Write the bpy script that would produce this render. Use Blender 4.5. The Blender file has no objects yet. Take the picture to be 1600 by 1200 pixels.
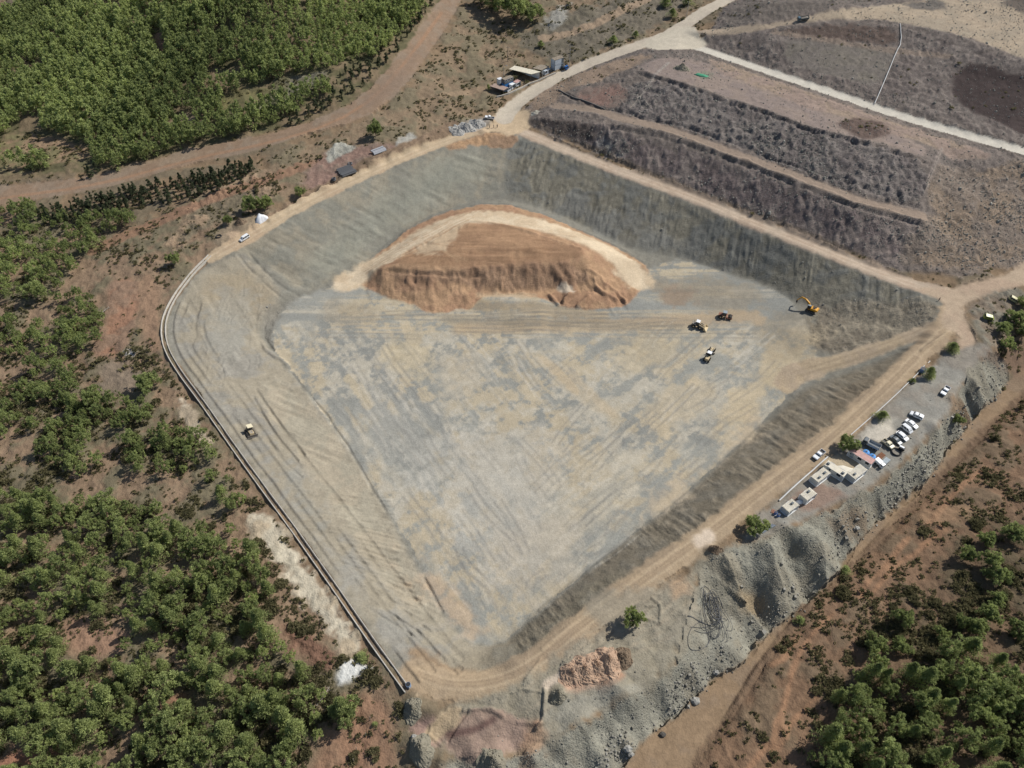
import bpy, bmesh, math, random, time
import numpy as np
from mathutils import Vector, Matrix, geometry
T0 = time.time()
random.seed(7); np.random.seed(7)
scene = bpy.context.scene
COL = scene.collection
R = math.radians

# ------------------------------------------------------------------ camera, sky, sun, exposure
CAM_H, PITCH, FPX = 145.0, 47.0, 1111.0
cam_data = bpy.data.cameras.new('camera'); cam_data.sensor_width = 36.0
cam_data.lens = 36.0 * FPX / 1600.0; cam_data.clip_end = 6000.0; cam_data.clip_start = 1.0
cam = bpy.data.objects.new('camera', cam_data); COL.objects.link(cam)
cam.location = (0, 0, CAM_H); cam.rotation_euler = (R(90 - PITCH), 0, 0)
scene.camera = cam
SUN_EL, SUN_DIR = 45.0, (0.90, 0.43)            # the sun stands right of and beyond the pit
az = math.atan2(SUN_DIR[0], SUN_DIR[1])         # clockwise from +Y
world = bpy.data.worlds.new('World'); scene.world = world; world.use_nodes = True
wn = world.node_tree.nodes; wl = world.node_tree.links; wn.clear()
sky = wn.new('ShaderNodeTexSky'); sky.sky_type = 'NISHITA'; sky.sun_disc = False
sky.sun_elevation = R(SUN_EL); sky.sun_rotation = az; sky.altitude = 300; sky.air_density = 1.0; sky.dust_density = 1.5
bg = wn.new('ShaderNodeBackground'); bg.inputs[1].default_value = 0.07
wo = wn.new('ShaderNodeOutputWorld'); wl.new(sky.outputs[0], bg.inputs[0]); wl.new(bg.outputs[0], wo.inputs[0])
sun_data = bpy.data.lights.new('sun', 'SUN'); sun_data.energy = 3.7; sun_data.angle = R(0.5); sun_data.color = (1.0, 0.96, 0.90)
sun = bpy.data.objects.new('sun', sun_data); COL.objects.link(sun)
ce = math.cos(R(SUN_EL)); n_ = math.hypot(*SUN_DIR)
sv = Vector((SUN_DIR[0] / n_ * ce, SUN_DIR[1] / n_ * ce, math.sin(R(SUN_EL))))
sun.rotation_euler = sv.to_track_quat('Z', 'Y').to_euler(); sun.location = sv * 500
scene.view_settings.view_transform = 'Standard'; scene.view_settings.look = 'None'
scene.view_settings.exposure = 0.35; scene.view_settings.gamma = 1.0; scene.view_settings.use_curve_mapping = False
scene.cycles.max_bounces = 5; scene.cycles.diffuse_bounces = 3; scene.cycles.transparent_max_bounces = 6

# ------------------------------------------------------------------ survey helpers
ST, CT = math.sin(R(PITCH)), math.cos(R(PITCH))
def pz(px, py, z):
    "ground position of a surveyed point at elevation z"
    dx = (px - 800.0) / FPX; v = (py - 600.0) / FPX
    t = (CAM_H - z) / (ST + v * CT)
    return dx * t, (CT - v * ST) * t

RT = np.random.RandomState(11).rand(16, 256, 256).astype(np.float32)
def vn(x, y, seed=0):
    xi = np.floor(x); yi = np.floor(y); fx = (x - xi).astype(np.float32); fy = (y - yi).astype(np.float32)
    xi = xi.astype(np.int32) & 255; yi = yi.astype(np.int32) & 255; x1 = (xi + 1) & 255; y1 = (yi + 1) & 255
    fx = fx * fx * (3 - 2 * fx); fy = fy * fy * (3 - 2 * fy); t = RT[seed % 16]
    a = t[xi, yi]; b = t[x1, yi]; c = t[xi, y1]; d = t[x1, y1]
    return (a + (b - a) * fx) * (1 - fy) + (c + (d - c) * fx) * fy
def fbm(x, y, s, o=3, seed=0, g=0.5):
    "about -1..1"
    r = np.zeros(np.shape(x), np.float32); a = 1.0; tot = 0; f = 1.0 / s
    for i in range(o):
        r += a * (vn(x * f + 17.3 * i, y * f + 5.1 * i, seed + i) * 2 - 1); tot += a; a *= g; f *= 2.03
    return r / tot * 1.5
def sstep(a, b, x):
    t = np.clip((x - a) / (b - a), 0, 1); return t * t * (3 - 2 * t)

def chaikin(p, closed, n=2):
    p = np.asarray(p, float)
    for _ in range(n):
        q = np.roll(p, -1, 0) if closed else p[1:]
        b = p if closed else p[:-1]
        r = np.empty((2 * len(q), p.shape[1])); r[0::2] = b * .75 + q * .25; r[1::2] = b * .25 + q * .75
        p = r if closed else np.vstack([p[:1], r, p[-1:]])
    return p
def dist_line(X, Y, P, closed=False):
    "unsigned distance, plus distance along"
    d = np.full(X.shape, 1e9, np.float32); al = np.zeros(X.shape, np.float32); acc = 0.0
    n = len(P)
    for i in range(n if closed else n - 1):
        ax, ay = P[i][:2]; bx, by = P[(i + 1) % n][:2]
        vx, vy = bx - ax, by - ay; L2 = vx * vx + vy * vy + 1e-9
        t = np.clip(((X - ax) * vx + (Y - ay) * vy) / L2, 0, 1)
        e = np.hypot(X - ax - t * vx, Y - ay - t * vy)
        m = e < d; d[m] = e[m]; al[m] = (acc + t * math.sqrt(L2))[m]; acc += math.sqrt(L2)
    return d, al
def inside(X, Y, P):
    r = np.zeros(X.shape, bool); n = len(P)
    for i in range(n):
        ax, ay = P[i][:2]; bx, by = P[(i + 1) % n][:2]
        if ay == by: continue
        r ^= ((ay > Y) != (by > Y)) & (X < (bx - ax) * (Y - ay) / (by - ay) + ax)
    return r
def sdf(X, Y, P):
    d, _ = dist_line(X, Y, P, True); return np.where(inside(X, Y, P), d, -d)

# ------------------------------------------------------------------ terrain: surveyed break lines (px, py, elevation)
RIM_SE = [(1490,470,1),(1478,512,.6),(1433,557,.3),(1387,603,.2),(1347,640,0),(1300,683,0),(1250,723,0),(1200,760,0),(1140,808,0),(1075,857,0),(1010,903,0),(950,945,0),(900,983,0),(855,1022,-.2),(815,1050,-.4),(760,1068,-.5),(700,1070,-.5),(650,1052,-.5)]
RIM_NE = [(1490,462,.9),(1430,446,1),(1370,425,1.1),(1300,397,1.5),(1200,357,2.1),(1150,337,2.4),(1087,310,2.7),(1013,283,3.1),(940,257,3.5),(867,227,3.9),(807,202,4.4)]
RIM_NW = [(807,200,4.4),(755,202,4.4),(685,224,4.2),(580,268,3.6),(467,323,2.6),(400,364,1.6),(330,403,.8)]
CHAN = [(328,400,.6),(306,420,.3),(285,446,0),(268,472,-.2),(257,500,-.4),(256,527,-.5),(263,553,-.6),(283,585,-.8),(310,620,-1),(345,670,-1),(380,720,-1),(420,775,-1),(455,822,-.9),(500,885,-.8),(545,950,-.7),(590,1015,-.6),(637,1080,-.5)]
TOE_W = [(468,462,-7.6),(447,473,-7.6),(420,498,-7.8),(409,512,-7.8),(408,527,-8),(422,545,-8),(443,565,-8),(457,580,-8),(497,630,-8),(527,667,-8),(550,703,-8),(580,750,-8),(603,797,-8),(617,815,-8),(633,843,-8),(653,883,-8),(670,920,-8),(693,957,-8),(713,987,-8),(733,1003,-8),(765,1006,-8),(795,998,-8)]
TOE_SE = [(795,998,-8),(843,950,-8),(915,892,-8),(987,833,-8),(1047,790,-8),(1083,760,-8),(1133,713,-8),(1200,651,-8),(1243,604,-7.6),(1262,585,-7)]
TOE_NE = [(1020,410,-8),(1050,397,-8),(1113,418,-8),(1200,446,-7.8),(1235,466,-7.5),(1290,488,-6.5),(1340,505,-5.5),(1400,510,-3.5)]
TOE_NW = [(468,462,-7.6),(500,452,-8),(545,432,-8),(600,381,-7),(650,346,-5.8),(700,324,-5),(770,309,-4.5),(840,322,-5),(900,347,-6.2),(960,376,-7.5),(1020,408,-8)]
SCARP = [(462,455,-6),(440,466,-5.5),(412,492,-5.8),(400,508,-5.6),(400,530,-6),(418,552,-6.6),(445,572,-7.6)]
BENCH = [(400,402,-1.6),(350,440,-2.2),(325,500,-2.4),(330,550,-2.4),(360,610,-2.6),(400,670,-2.8),(440,730,-2.8),(490,800,-2.8),(545,880,-2.8),(600,955,-2.6),(655,1005,-2.8),(705,1030,-3.2),(750,1034,-3.8)]
LOWB = [(455,640,-6.3),(490,700,-6.3),(535,760,-6.4),(575,830,-6.5),(615,900,-6.6),(650,960,-6.6)]
RAMP = [(1262,585,-7),(1300,565,-5.6),(1367,545,-3.4),(1433,520,-1),(1478,503,.4)]
RAMPL = [(1270,598,-7.3),(1310,582,-6.6),(1372,562,-4.8),(1437,533,-1.8)]
MOUND = [
 [(548,438,-7.7),(600,407,-5),(650,372,-3.2),(700,347,-1.8),(740,338,-1.2),(800,343,-1.2),(860,355,-1.6),(920,375,-3),(960,395,-5),(1000,425,-8)],
 [(560,428,-7.7),(607,395,-6.2),(650,363,-4.4),(700,338,-3),(770,320,-2),(840,334,-3),(900,358,-4.8),(960,385,-6.6)],
 [(600,418,-3.0),(640,419,-2.5),(700,420,-2.0),(760,415,-1.6),(800,412,-1.4),(853,409,-1.4),(895,408,-1.9),(922,422,-3.4)],
 [(735,352,-.4),(780,352,-.5),(850,372,-.4),(905,388,-.6),(915,402,-1.2),(670,392,-.9),(740,390,0),(800,385,.3),(850,392,.2),(640,408,-1.5)],
 [(598,434,-5.2),(640,440,-4.9),(700,444,-5.1),(760,450,-6.4),(800,456,-7.6),(850,455,-7.7),(885,447,-7),(930,450,-6.2),(960,455,-6.5)],
 [(580,447,-8),(600,466,-8),(640,472,-8),(668,488,-8),(690,488,-8),(720,478,-8),(738,486,-8),(745,462,-8),(800,459,-8),(840,463,-8),(880,476,-8),(930,486,-8),(975,477,-8),(1000,452,-8)],
 [(610,452,-7),(650,460,-6.6),(690,466,-7),(880,462,-6.8),(930,470,-6.8),(960,468,-7)]]
NE_TOE = [(825,192,4.9),(880,220,4.5),(960,252,4.1),(1100,303,3.4),(1200,345,2.8),(1310,388,2.0),(1380,416,1.7),(1450,432,1.7),(1530,430,2.1),(1600,404,3),(1700,360,4)]
NE_BEN = [(840,186,7.0),(900,192,8.8),(953,198,11.5),(1033,208,12),(1100,231,12),(1200,268,12),(1283,301,11.5),(1340,323,11),(1440,347,9.5)]
NE_BEN2 = [(860,160,8.6),(953,178,11.5),(1033,192,12.5),(1100,214,12.5),(1200,250,12.5),(1283,282,12),(1340,306,11.5),(1440,331,10)]
NE_CRE = [(900,140,11.5),(970,130,14),(1000,112,17),(1047,124,17.7),(1120,149,18),(1200,173,18),(1267,200,18),(1360,223,18),(1447,253,17),(1475,275,13.5)]
NE_TOP = [(900,118,11.3),(960,93,13.6),(1020,84,16.6),(1060,82,16.8),(1150,110,17.2),(1250,142,17.6),(1350,180,17.4),(1450,216,16.6),(1560,246,14.6),(1680,280,12)]
PAVED = [(1060,66,16.2),(1090,74,16),(1130,88,16),(1200,112,16),(1300,146,16),(1400,180,15.5),(1500,210,15),(1600,237,14),(1720,272,12.5)]
SITE_R = [(790,178,5.0),(815,157,6.0),(850,132,7.8),(900,108,10),(960,84,13),(1020,64,15),(1060,46,16.5),(1100,18,19),(1150,-8,20.5)]
UP_TOE = [(1095,62,16.6),(1200,98,17),(1300,131,17.2),(1400,164,16.8),(1500,197,16.2),(1600,225,15),(1720,258,13.5)]
UP_CRE = [(1100,52,18.6),(1160,50,21),(1253,37,25),(1320,34,26.4),(1400,38,27),(1480,53,27),(1560,82,26),(1640,110,24.5)]
UP_MID = [(1210,66,21.5),(1300,72,22),(1400,85,22),(1500,112,21.5),(1600,140,20)]
UP_TOP = [(1170,38,23),(1253,27,26),(1350,12,28),(1500,12,28.5),(1600,42,28),(1600,0,31),(1300,0,30),(1200,5,27),(1750,60,27)]
TRK_LO = [(-150,335,-2),(0,322,-.4),(100,306,.8),(200,286,2),(300,256,4),(400,240,6),(480,210,8),(560,190,9),(620,145,11),(665,90,13),(705,30,16),(720,-5,18)]
TRK_UP = [(-150,300,-1.5),(0,291,.2),(150,275,2),(250,245,4),(400,214,7),(520,180,9.5),(580,138,12),(620,90,15),(660,40,17.5),(692,-5,20)]
NWOUT = [(345,380,2.2),(400,346,3.2),(470,302,4.2),(540,262,5.4),(620,234,6),(690,200,6.2),(740,178,6.2),(790,148,7),(850,108,9),(900,84,12),(960,58,14),(1020,38,16),(1060,18,18)]
DUMP_C = [(1540,545,.4),(1500,592,.2),(1487,640,0),(1450,680,0),(1420,712,0),(1395,735,0),(1350,768,0),(1290,795,0),(1250,815,0),(1200,840,0),(1120,858,0),(1095,885,-.2),(1085,940,-.4),(1075,990,-.8),(1050,1040,-1.6),(1000,1075,-2),(950,1100,-2.4),(900,1135,-2.6),(850,1165,-3)]
DUMP_T = [(1600,565,-7.5),(1568,605,-8.4),(1533,640,-9),(1477,707,-9),(1433,768,-9),(1380,805,-9),(1333,852,-9),(1300,910,-9),(1243,955,-9),(1197,990,-9),(1153,1043,-9),(1127,1050,-9),(1093,1080,-9),(1060,1120,-9),(1020,1140,-9),(985,1180,-9),(960,1220,-9)]
SETR = [(1640,590,-8),(1600,616,-9),(1533,680,-9.2),(1480,735,-9.2),(1417,799,-9.2),(1360,859,-9.2),(1310,906,-9.2),(1260,953,-9.2),(1200,1022,-9.2),(1183,1055,-9.2),(1133,1129,-9.2),(1093,1185,-9.2),(1075,1215,-9.2)]
SETR2 = [(1650,610,-7.2),(1610,630,-7.8),(1545,690,-8),(1490,745,-8),(1428,806,-8),(1372,866,-8),(1320,914,-8),(1270,962,-8),(1210,1030,-8),(1195,1064,-8),(1145,1136,-8),(1105,1190,-8)]
MISC = [(0,200,3),(200,200,6),(400,150,12),(500,80,19),(0,100,8),(200,80,16),(400,50,23),(600,0,24),(0,0,14),(200,0,24),(400,0,31),(760,60,12),(850,60,13),(900,30,17),(1000,10,19),(800,0,18),(720,120,9),(650,190,7.5),
 (0,400,-3),(100,400,-2),(200,390,.5),(270,390,1),(300,340,3),(100,500,-4),(0,550,-6),(200,560,-2),(225,500,-.8),(0,700,-7),(150,700,-4),(290,690,-1.6),(0,900,-7),(200,900,-4),(350,850,-2),(0,1100,-7),(200,1100,-4),(400,1000,-1.6),(500,1100,-1.8),(560,1050,-1),(400,1200,-4),(0,1200,-7),(590,1180,-3),(650,1200,-4),(640,1120,-1.5),
 (700,1100,-.9),(740,1150,-2),(700,1200,-4.4),(850,1110,-1.2),(780,1190,-4),(880,1200,-7),(820,1090,-.7),(920,1040,-.5),(1000,980,-.2),(1060,940,-.2),(1420,620,.2),(1350,680,0),(1300,740,0),(1220,800,0),(1530,500,1),(1570,470,1.4),(1600,440,2),(1600,520,-2),(1570,545,-1.5),
 (1600,780,-5),(1500,820,-6),(1450,900,-6.4),(1500,1000,-4.5),(1350,1010,-6.8),(1250,1120,-7),(1250,1200,-6.5),(1400,1150,-4),(1600,950,-3),(1600,1200,0),(1500,1100,-2.5),(1700,900,-1),
 (1500,285,11),(1550,330,8.5),(1600,300,9.5),(1580,370,5.5),(1500,395,4.2),(1470,345,7.4),(1400,380,5),(1660,200,14),(750,720,-8),(650,620,-8),(900,620,-8),(1050,600,-8),(1150,540,-8),(1200,500,-8),(900,800,-8),(750,900,-8),(550,540,-8),(700,530,-8),(850,540,-8),(520,490,-8),(1000,520,-8),(1100,480,-8),(1050,440,-8)]
FAR = [(-900,-50,-8),(-200,5,-8),(0,5,-6),(200,5,-1),(900,-50,4),(900,400,30),(-900,400,20),(-900,900,60),(900,900,60),(0,900,60),(-900,150,-4),(900,150,6),(420,500,38),(-420,500,45),(0,560,40)]

pts = []
def addl(L, step=2.5):
    W = np.array([(*pz(*p), p[2]) for p in L])
    W = W if len(W) < 3 else chaikin(W, False, 1)
    for a, b in zip(W[:-1], W[1:]):
        n = max(1, int(np.linalg.norm(b - a) / step))
        for k in range(n): pts.append(a + (b - a) * k / n)
    pts.append(W[-1])
for L in [RIM_SE, RIM_NE, RIM_NW, CHAN, TOE_W, TOE_SE, TOE_NE, TOE_NW, SCARP, BENCH, LOWB, RAMP, RAMPL, NE_TOE, NE_BEN, NE_BEN2, NE_CRE, NE_TOP, PAVED, SITE_R, UP_TOE, UP_CRE, UP_MID, TRK_LO, TRK_UP, NWOUT, DUMP_C, DUMP_T, SETR, SETR2] + MOUND:
    addl(L)
for L in (UP_TOP, MISC):
    for p in L: pts.append(np.array((*pz(*p), p[2])))
for p in FAR: pts.append(np.array(p, float))
def offs(L, d, dz):
    "a parallel line: keeps road surfaces flat across"
    W = np.array([(*pz(*p), p[2]) for p in L]); t = np.gradient(W[:, :2], axis=0); t /= np.linalg.norm(t, axis=1)[:, None]
    for s in (-1, 1):
        Q = W.copy(); Q[:, 0] += -t[:, 1] * d * s; Q[:, 1] += t[:, 0] * d * s; Q[:, 2] += dz
        for a, b in zip(Q[:-1], Q[1:]):
            for k in range(4): pts.append(a + (b - a) * k / 4)
offs(RIM_SE[1:15], 2.6, 0); offs(RIM_NE[1:], 2.2, 0); offs(RIM_NW[1:], 2.0, 0); offs(PAVED[1:], 3.0, 0); offs(SITE_R[2:], 3.2, 0)
PT = np.array(pts)
_, keep = np.unique(np.round(PT[:, :2] / 0.6).astype(int), axis=0, return_index=True)
PT = PT[keep]
res = geometry.delaunay_2d_cdt([Vector(p[:2]) for p in PT], [], [], 0, 1e-4)
dv, df, ov = res[0], res[2], res[3]
DZ = np.array([PT[o[0]][2] for o in ov]); DXY = np.array([tuple(v) for v in dv])
GS = 0.7; GX0, GY0 = -500.0, 0.0; GNX, GNY = 1430, 930
HB = np.full((GNY, GNX), np.nan, np.float32)
for f in df:
    a, b, c = [DXY[i] for i in f[:3]]; za, zb, zc = [DZ[i] for i in f[:3]]
    x0 = max(0, int((min(a[0], b[0], c[0]) - GX0) / GS)); x1 = min(GNX - 1, int((max(a[0], b[0], c[0]) - GX0) / GS) + 1)
    y0 = max(0, int((min(a[1], b[1], c[1]) - GY0) / GS)); y1 = min(GNY - 1, int((max(a[1], b[1], c[1]) - GY0) / GS) + 1)
    if x1 < x0 or y1 < y0: continue
    gx, gy = np.meshgrid(GX0 + np.arange(x0, x1 + 1) * GS, GY0 + np.arange(y0, y1 + 1) * GS)
    den = (b[1] - c[1]) * (a[0] - c[0]) + (c[0] - b[0]) * (a[1] - c[1])
    if abs(den) < 1e-9: continue
    w0 = ((b[1] - c[1]) * (gx - c[0]) + (c[0] - b[0]) * (gy - c[1])) / den
    w1 = ((c[1] - a[1]) * (gx - c[0]) + (a[0] - c[0]) * (gy - c[1])) / den
    w2 = 1 - w0 - w1; m = (w0 > -1e-6) & (w1 > -1e-6) & (w2 > -1e-6)
    HB[y0:y1 + 1, x0:x1 + 1][m] = (w0 * za + w1 * zb + w2 * zc)[m]
HB = np.nan_to_num(HB, nan=0.0)
def blur(A, n):
    for _ in range(n):
        P = np.pad(A, 1, mode='edge'); A = (P[1:-1, :-2] + 2 * P[1:-1, 1:-1] + P[1:-1, 2:]) / 4
        P = np.pad(A, 1, mode='edge'); A = (P[:-2, 1:-1] + 2 * P[1:-1, 1:-1] + P[2:, 1:-1]) / 4
    return A
HB = blur(HB, 2)
def base_z(x, y):
    fx = np.clip((np.asarray(x, float) - GX0) / GS, 0, GNX - 1.001); fy = np.clip((np.asarray(y, float) - GY0) / GS, 0, GNY - 1.001)
    ix = fx.astype(int); iy = fy.astype(int); tx = fx - ix; ty = fy - iy
    return (HB[iy, ix] * (1 - tx) + HB[iy, ix + 1] * tx) * (1 - ty) + (HB[iy + 1, ix] * (1 - tx) + HB[iy + 1, ix + 1] * tx) * ty
def P(px, py):
    "where a surveyed sight line meets the ground"
    z = 0.0
    for _ in range(40):
        x, y = pz(px, py, z); zn = float(base_z(x, y))
        if abs(zn - z) < 0.01: break
        z += (zn - z) * .6
    return x, y
def PL(L): return np.array([P(p[0], p[1]) for p in L])
print('terrain base', round(time.time() - T0, 1))

# ------------------------------------------------------------------ fine ground sheet: finer close by, coarser far away, one sheet to the horizon
KROW = 1.0019
nrow = int(math.log(690 / 72.) / math.log(KROW))
ROWY = 72.0 * KROW ** np.arange(nrow) - 60
ROWY = np.concatenate([ROWY, ROWY[-1] + np.cumsum(4 * 1.25 ** np.arange(22))])
NXF = 1180
UE = 1 + np.cumsum(0.01 * 1.35 ** np.arange(16))
UU = np.concatenate([-UE[::-1], np.linspace(-1, 1, NXF), UE]); NX, NY = len(UU), len(ROWY)
def Wd(y): return 92 + .57 * np.asarray(y)
GXX = (UU[None, :] * Wd(ROWY)[:, None]).astype(np.float32); GYY = np.repeat(ROWY[:, None], NX, 1).astype(np.float32)
X = GXX.ravel(); Y = GYY.ravel(); N = len(X)
Z = base_z(X, Y).astype(np.float32)
far = np.hypot(X, Y - 200)
Z += np.where(far > 520, (far - 520) * .06 + 14 * fbm(X, Y, 160, 2, 3) * sstep(520, 800, far), 0)
def lin(c):
    c = np.asarray(c, float) / 255.0
    return np.where(c <= .04045, c / 12.92, ((c + .055) / 1.055) ** 2.4)
KALB = 0.90
def alb(c):
    l = lin(c) * KALB; g = l.mean(-1, keepdims=True); return (g + (l - g) * .80).astype(np.float32)
C = np.empty((N, 3), np.float32); ROUGH = np.zeros(N, np.float32); GRAV = np.zeros(N, np.float32); SHR = np.zeros(N, np.float32); CLS = np.zeros(N, np.int8)
n1 = fbm(X, Y, 22, 3, 1); n2 = fbm(X, Y, 6, 3, 4); n3 = fbm(X, Y, 1.7, 3, 7); n4 = fbm(X, Y, .7, 2, 9)

def sub(P, m):
    lo = P.min(0) - m; hi = P.max(0) + m
    return np.nonzero((X > lo[0]) & (X < hi[0]) & (Y > lo[1]) & (Y < hi[1]))[0]
def blend(idx, a, col, rough=None, cls=None, grav=None, shr=None, mot=0.0, col2=None, mscale=None):
    if len(idx) == 0: return
    c = np.broadcast_to(alb(col), (len(idx), 3)).copy()
    if col2 is not None:
        n = n2[idx] if mscale is None else fbm(X[idx], Y[idx], mscale, 3, 5)
        t = sstep(-.35, .45, n + .35 * n3[idx])[:, None]; c = c * (1 - t) + alb(col2) * t
    if mot: c *= (1 + mot * n3[idx] + .6 * mot * n2[idx])[:, None]
    C[idx] = C[idx] * (1 - a[:, None]) + c * a[:, None]
    if rough is not None: ROUGH[idx] = ROUGH[idx] * (1 - a) + rough * a
    if grav is not None: GRAV[idx] = GRAV[idx] * (1 - a) + grav * a
    if shr is not None: SHR[idx] = SHR[idx] * (1 - a) + shr * a
    if cls is not None: CLS[idx[a > .5]] = cls
def area(L, col, fe=1.5, na=1.5, op=1.0, smooth=1, **k):
    Pw = PL(L); Pw = chaikin(Pw, True, smooth) if smooth else Pw
    i = sub(Pw, fe + na * 2 + 1); s = sdf(X[i], Y[i], Pw)
    s = s + na * (n2[i] * .8 + n3[i] * .5)
    blend(i, (sstep(-fe, fe, s) * op).astype(np.float32), col, **k)
def line(L, w, col, fe=.6, na=.4, op=1.0, **k):
    Pw = chaikin(PL(L), False, 1)
    i = sub(Pw, w + fe + na * 2 + 1); d, _ = dist_line(X[i], Y[i], Pw)
    s = w / 2 - d + na * (n2[i] * .6 + n3[i] * .6)
    blend(i, (sstep(-fe, fe, s) * op).astype(np.float32), col, **k)
def ruts(L, w, col, gap=1.9, **k):
    Pw = chaikin(PL(L), False, 1); i = sub(Pw, 4); d, al = dist_line(X[i], Y[i], Pw); i = i[(al > .02) & (al < al.max() - .02)] if len(i) else i
    if not len(i): return
    d, al = dist_line(X[i], Y[i], Pw)
    s = w / 2 - np.abs(d - gap / 2) + .25 * n3[i]
    blend(i, (sstep(-.3, .3, s) * k.pop('op', .6)).astype(np.float32), col, **k)
def furrow(L, w, h, spread=0.0, n=1, sd=0, wob=0.14):
    "berms (h > 0) or ruts (h < 0) along a surveyed line"
    Pw = chaikin(PL(L), False, 1); i = sub(Pw, w * 2 + spread + 1)
    xx = X[i] + wob * fbm(X[i], Y[i], 5, 2, sd); yy = Y[i] + wob * fbm(X[i], Y[i], 5, 2, sd + 3)
    d, al = dist_line(xx, yy, Pw)
    Z[i] += (h * np.clip(1 - (d / w) ** 2, 0, 1) * (.75 + .5 * n2[i])).astype(np.float32)
# ------------------------------------------------------------------ what each stretch of ground is made of
ALLI = np.arange(N)
blend(ALLI, np.ones(N, np.float32), (138,114,84), rough=.25, shr=.55, mot=.10, col2=(118,104,80))
# wooded hillside, upper left
area([(-300,-10),(720,-10),(690,20),(640,85),(590,135),(520,178),(400,212),(250,243),(150,272),(-300,298)], (104,98,66), rough=.3, shr=.22, col2=(124,106,78), mot=.1)
area([(0,215),(60,205),(140,225),(150,250),(60,262),(0,275)], (150,122,92), na=3, shr=.8, col2=(120,112,74), mot=.12)
area([(240,50),(262,60),(258,95),(245,92)], (150,116,90), na=1.5)
area([(20,95),(70,98),(75,108),(15,104)], (148,112,84), na=1.5)
area([(272,175),(305,180),(300,195),(275,192)], (160,140,112), na=1.5)
area([(440,120),(520,108),(500,140),(440,165),(400,180),(410,150)], (120,114,96), na=3, rough=.6, shr=.8, col2=(104,100,70))
area([(345,145),(440,140),(380,165),(330,185)], (130,122,74), na=3, shr=.9, col2=(110,104,66))
# dry scrub beyond the site, top centre
area([(735,-10),(1110,-10),(1060,40),(960,80),(880,105),(800,150),(700,205),(620,235),(560,255),(430,320),(400,330),(360,330),(420,250),(560,195),(640,140),(690,80)], (140,118,90), rough=.4, shr=.9, mot=.14, col2=(120,108,82))
area([(800,60),(880,20),(1000,-10),(1090,-10),(1040,35),(960,70),(900,95),(850,92)], (122,112,94), na=3, rough=.5, shr=.6, mot=.18, col2=(106,98,80))
line([(850,60),(910,45),(960,22),(1010,0)], 5, (158,134,106), na=1)
area([(850,35),(872,10),(900,0),(880,30),(862,48)], (150,146,134), na=2, rough=.7, mot=.2)
line([(690,150),(740,140),(780,135)], 4, (154,128,98), na=1, op=.7)
# west scrub: red earth
area([(-300,330),(60,325),(140,350),(230,360),(330,325),(400,262),(470,275),(400,350),(335,400),(280,445),(258,500),(262,560),(340,680),(500,900),(640,1090),(620,1230),(-300,1230)], (146,120,92), rough=.32, shr=.95, mot=.13, col2=(116,106,80))
area([(300,310),(360,285),(400,270),(440,290),(400,325),(360,345),(330,352),(280,390),(262,382),(290,350)], (122,110,86), na=2.5, rough=.7, shr=.9, mot=.2, col2=(146,122,94))
line([(150,390),(190,370),(240,350),(300,325),(350,305),(420,280),(500,250)], 5, (148,110,82), na=1.5, op=.8)
area([(165,440),(215,430),(222,480),(190,560),(150,560),(140,540),(170,500)], (158,116,86), na=2, shr=.15, col2=(148,118,92))
area([(222,420),(252,440),(246,500),(250,560),(228,540),(216,470)], (154,122,92), na=2, shr=.4)
area([(150,585),(190,555),(216,585),(205,615),(165,610)], (138,120,98), na=2, shr=.1)
area([(194,550),(212,548),(210,560),(196,558)], (196,190,178), na=1, fe=1)
area([(283,612),(300,640),(330,690),(322,700),(290,660),(276,625)], (192,176,148), na=2, shr=.1, mot=.16, col2=(168,150,122), fe=.8)
area([(384,796),(418,800),(450,832),(482,872),(514,922),(542,968),(566,1006),(572,1026),(538,1018),(496,975),(448,918),(414,868),(390,832)], (200,188,160), na=2.6, shr=.06, mot=.16, col2=(172,154,124), fe=1.4, rough=.3)
area([(432,960),(470,975),(505,1010),(520,1030),(500,1042),(460,1020),(430,985)], (128,94,72), na=2, shr=.9, rough=.6)
area([(530,1090),(610,1080),(620,1230),(470,1230),(500,1170)], (154,116,86), na=2, shr=.35, col2=(142,110,82), mot=.1)
area([(95,970),(150,965),(195,990),(190,1020),(130,1030),(100,1005)], (158,122,94), na=2, shr=.4)
area([(212,1090),(240,1078),(290,1085),(285,1105),(230,1112)], (150,110,82), na=2, shr=.3)
area([(0,1180),(60,1165),(100,1175),(60,1200),(0,1215)], (162,112,82), na=2, shr=.3)
area([(530,1052),(550,1034),(575,1036),(580,1046),(545,1062),(528,1066)], (214,214,206), na=1, fe=.8, mot=.08, shr=0)
# orange track, upper left
area([(-200,310),(0,291),(150,276),(250,246),(330,225),(400,214),(520,180),(580,138),(620,90),(660,40),(694,-12),(724,-12),(705,32),(665,92),(625,145),(565,190),(480,208),(400,236),(300,255),(200,285),(100,305),(0,321),(-200,345)], (146,120,94), na=.8, fe=.7, rough=.1, shr=.03, cls=3, mot=.08, col2=(140,120,98))
line([(0,310),(150,290),(300,248),(420,224),(520,194),(590,150),(640,90),(690,20)], 1.6, (164,122,86), na=.3, op=.6)
area([(560,160),(610,120),(650,75),(660,85),(620,140),(580,172)], (138,114,92), na=2, op=.7)
area([(190,255),(270,245),(330,232),(300,250),(230,262)], (148,126,100), na=2, op=.7)
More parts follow.
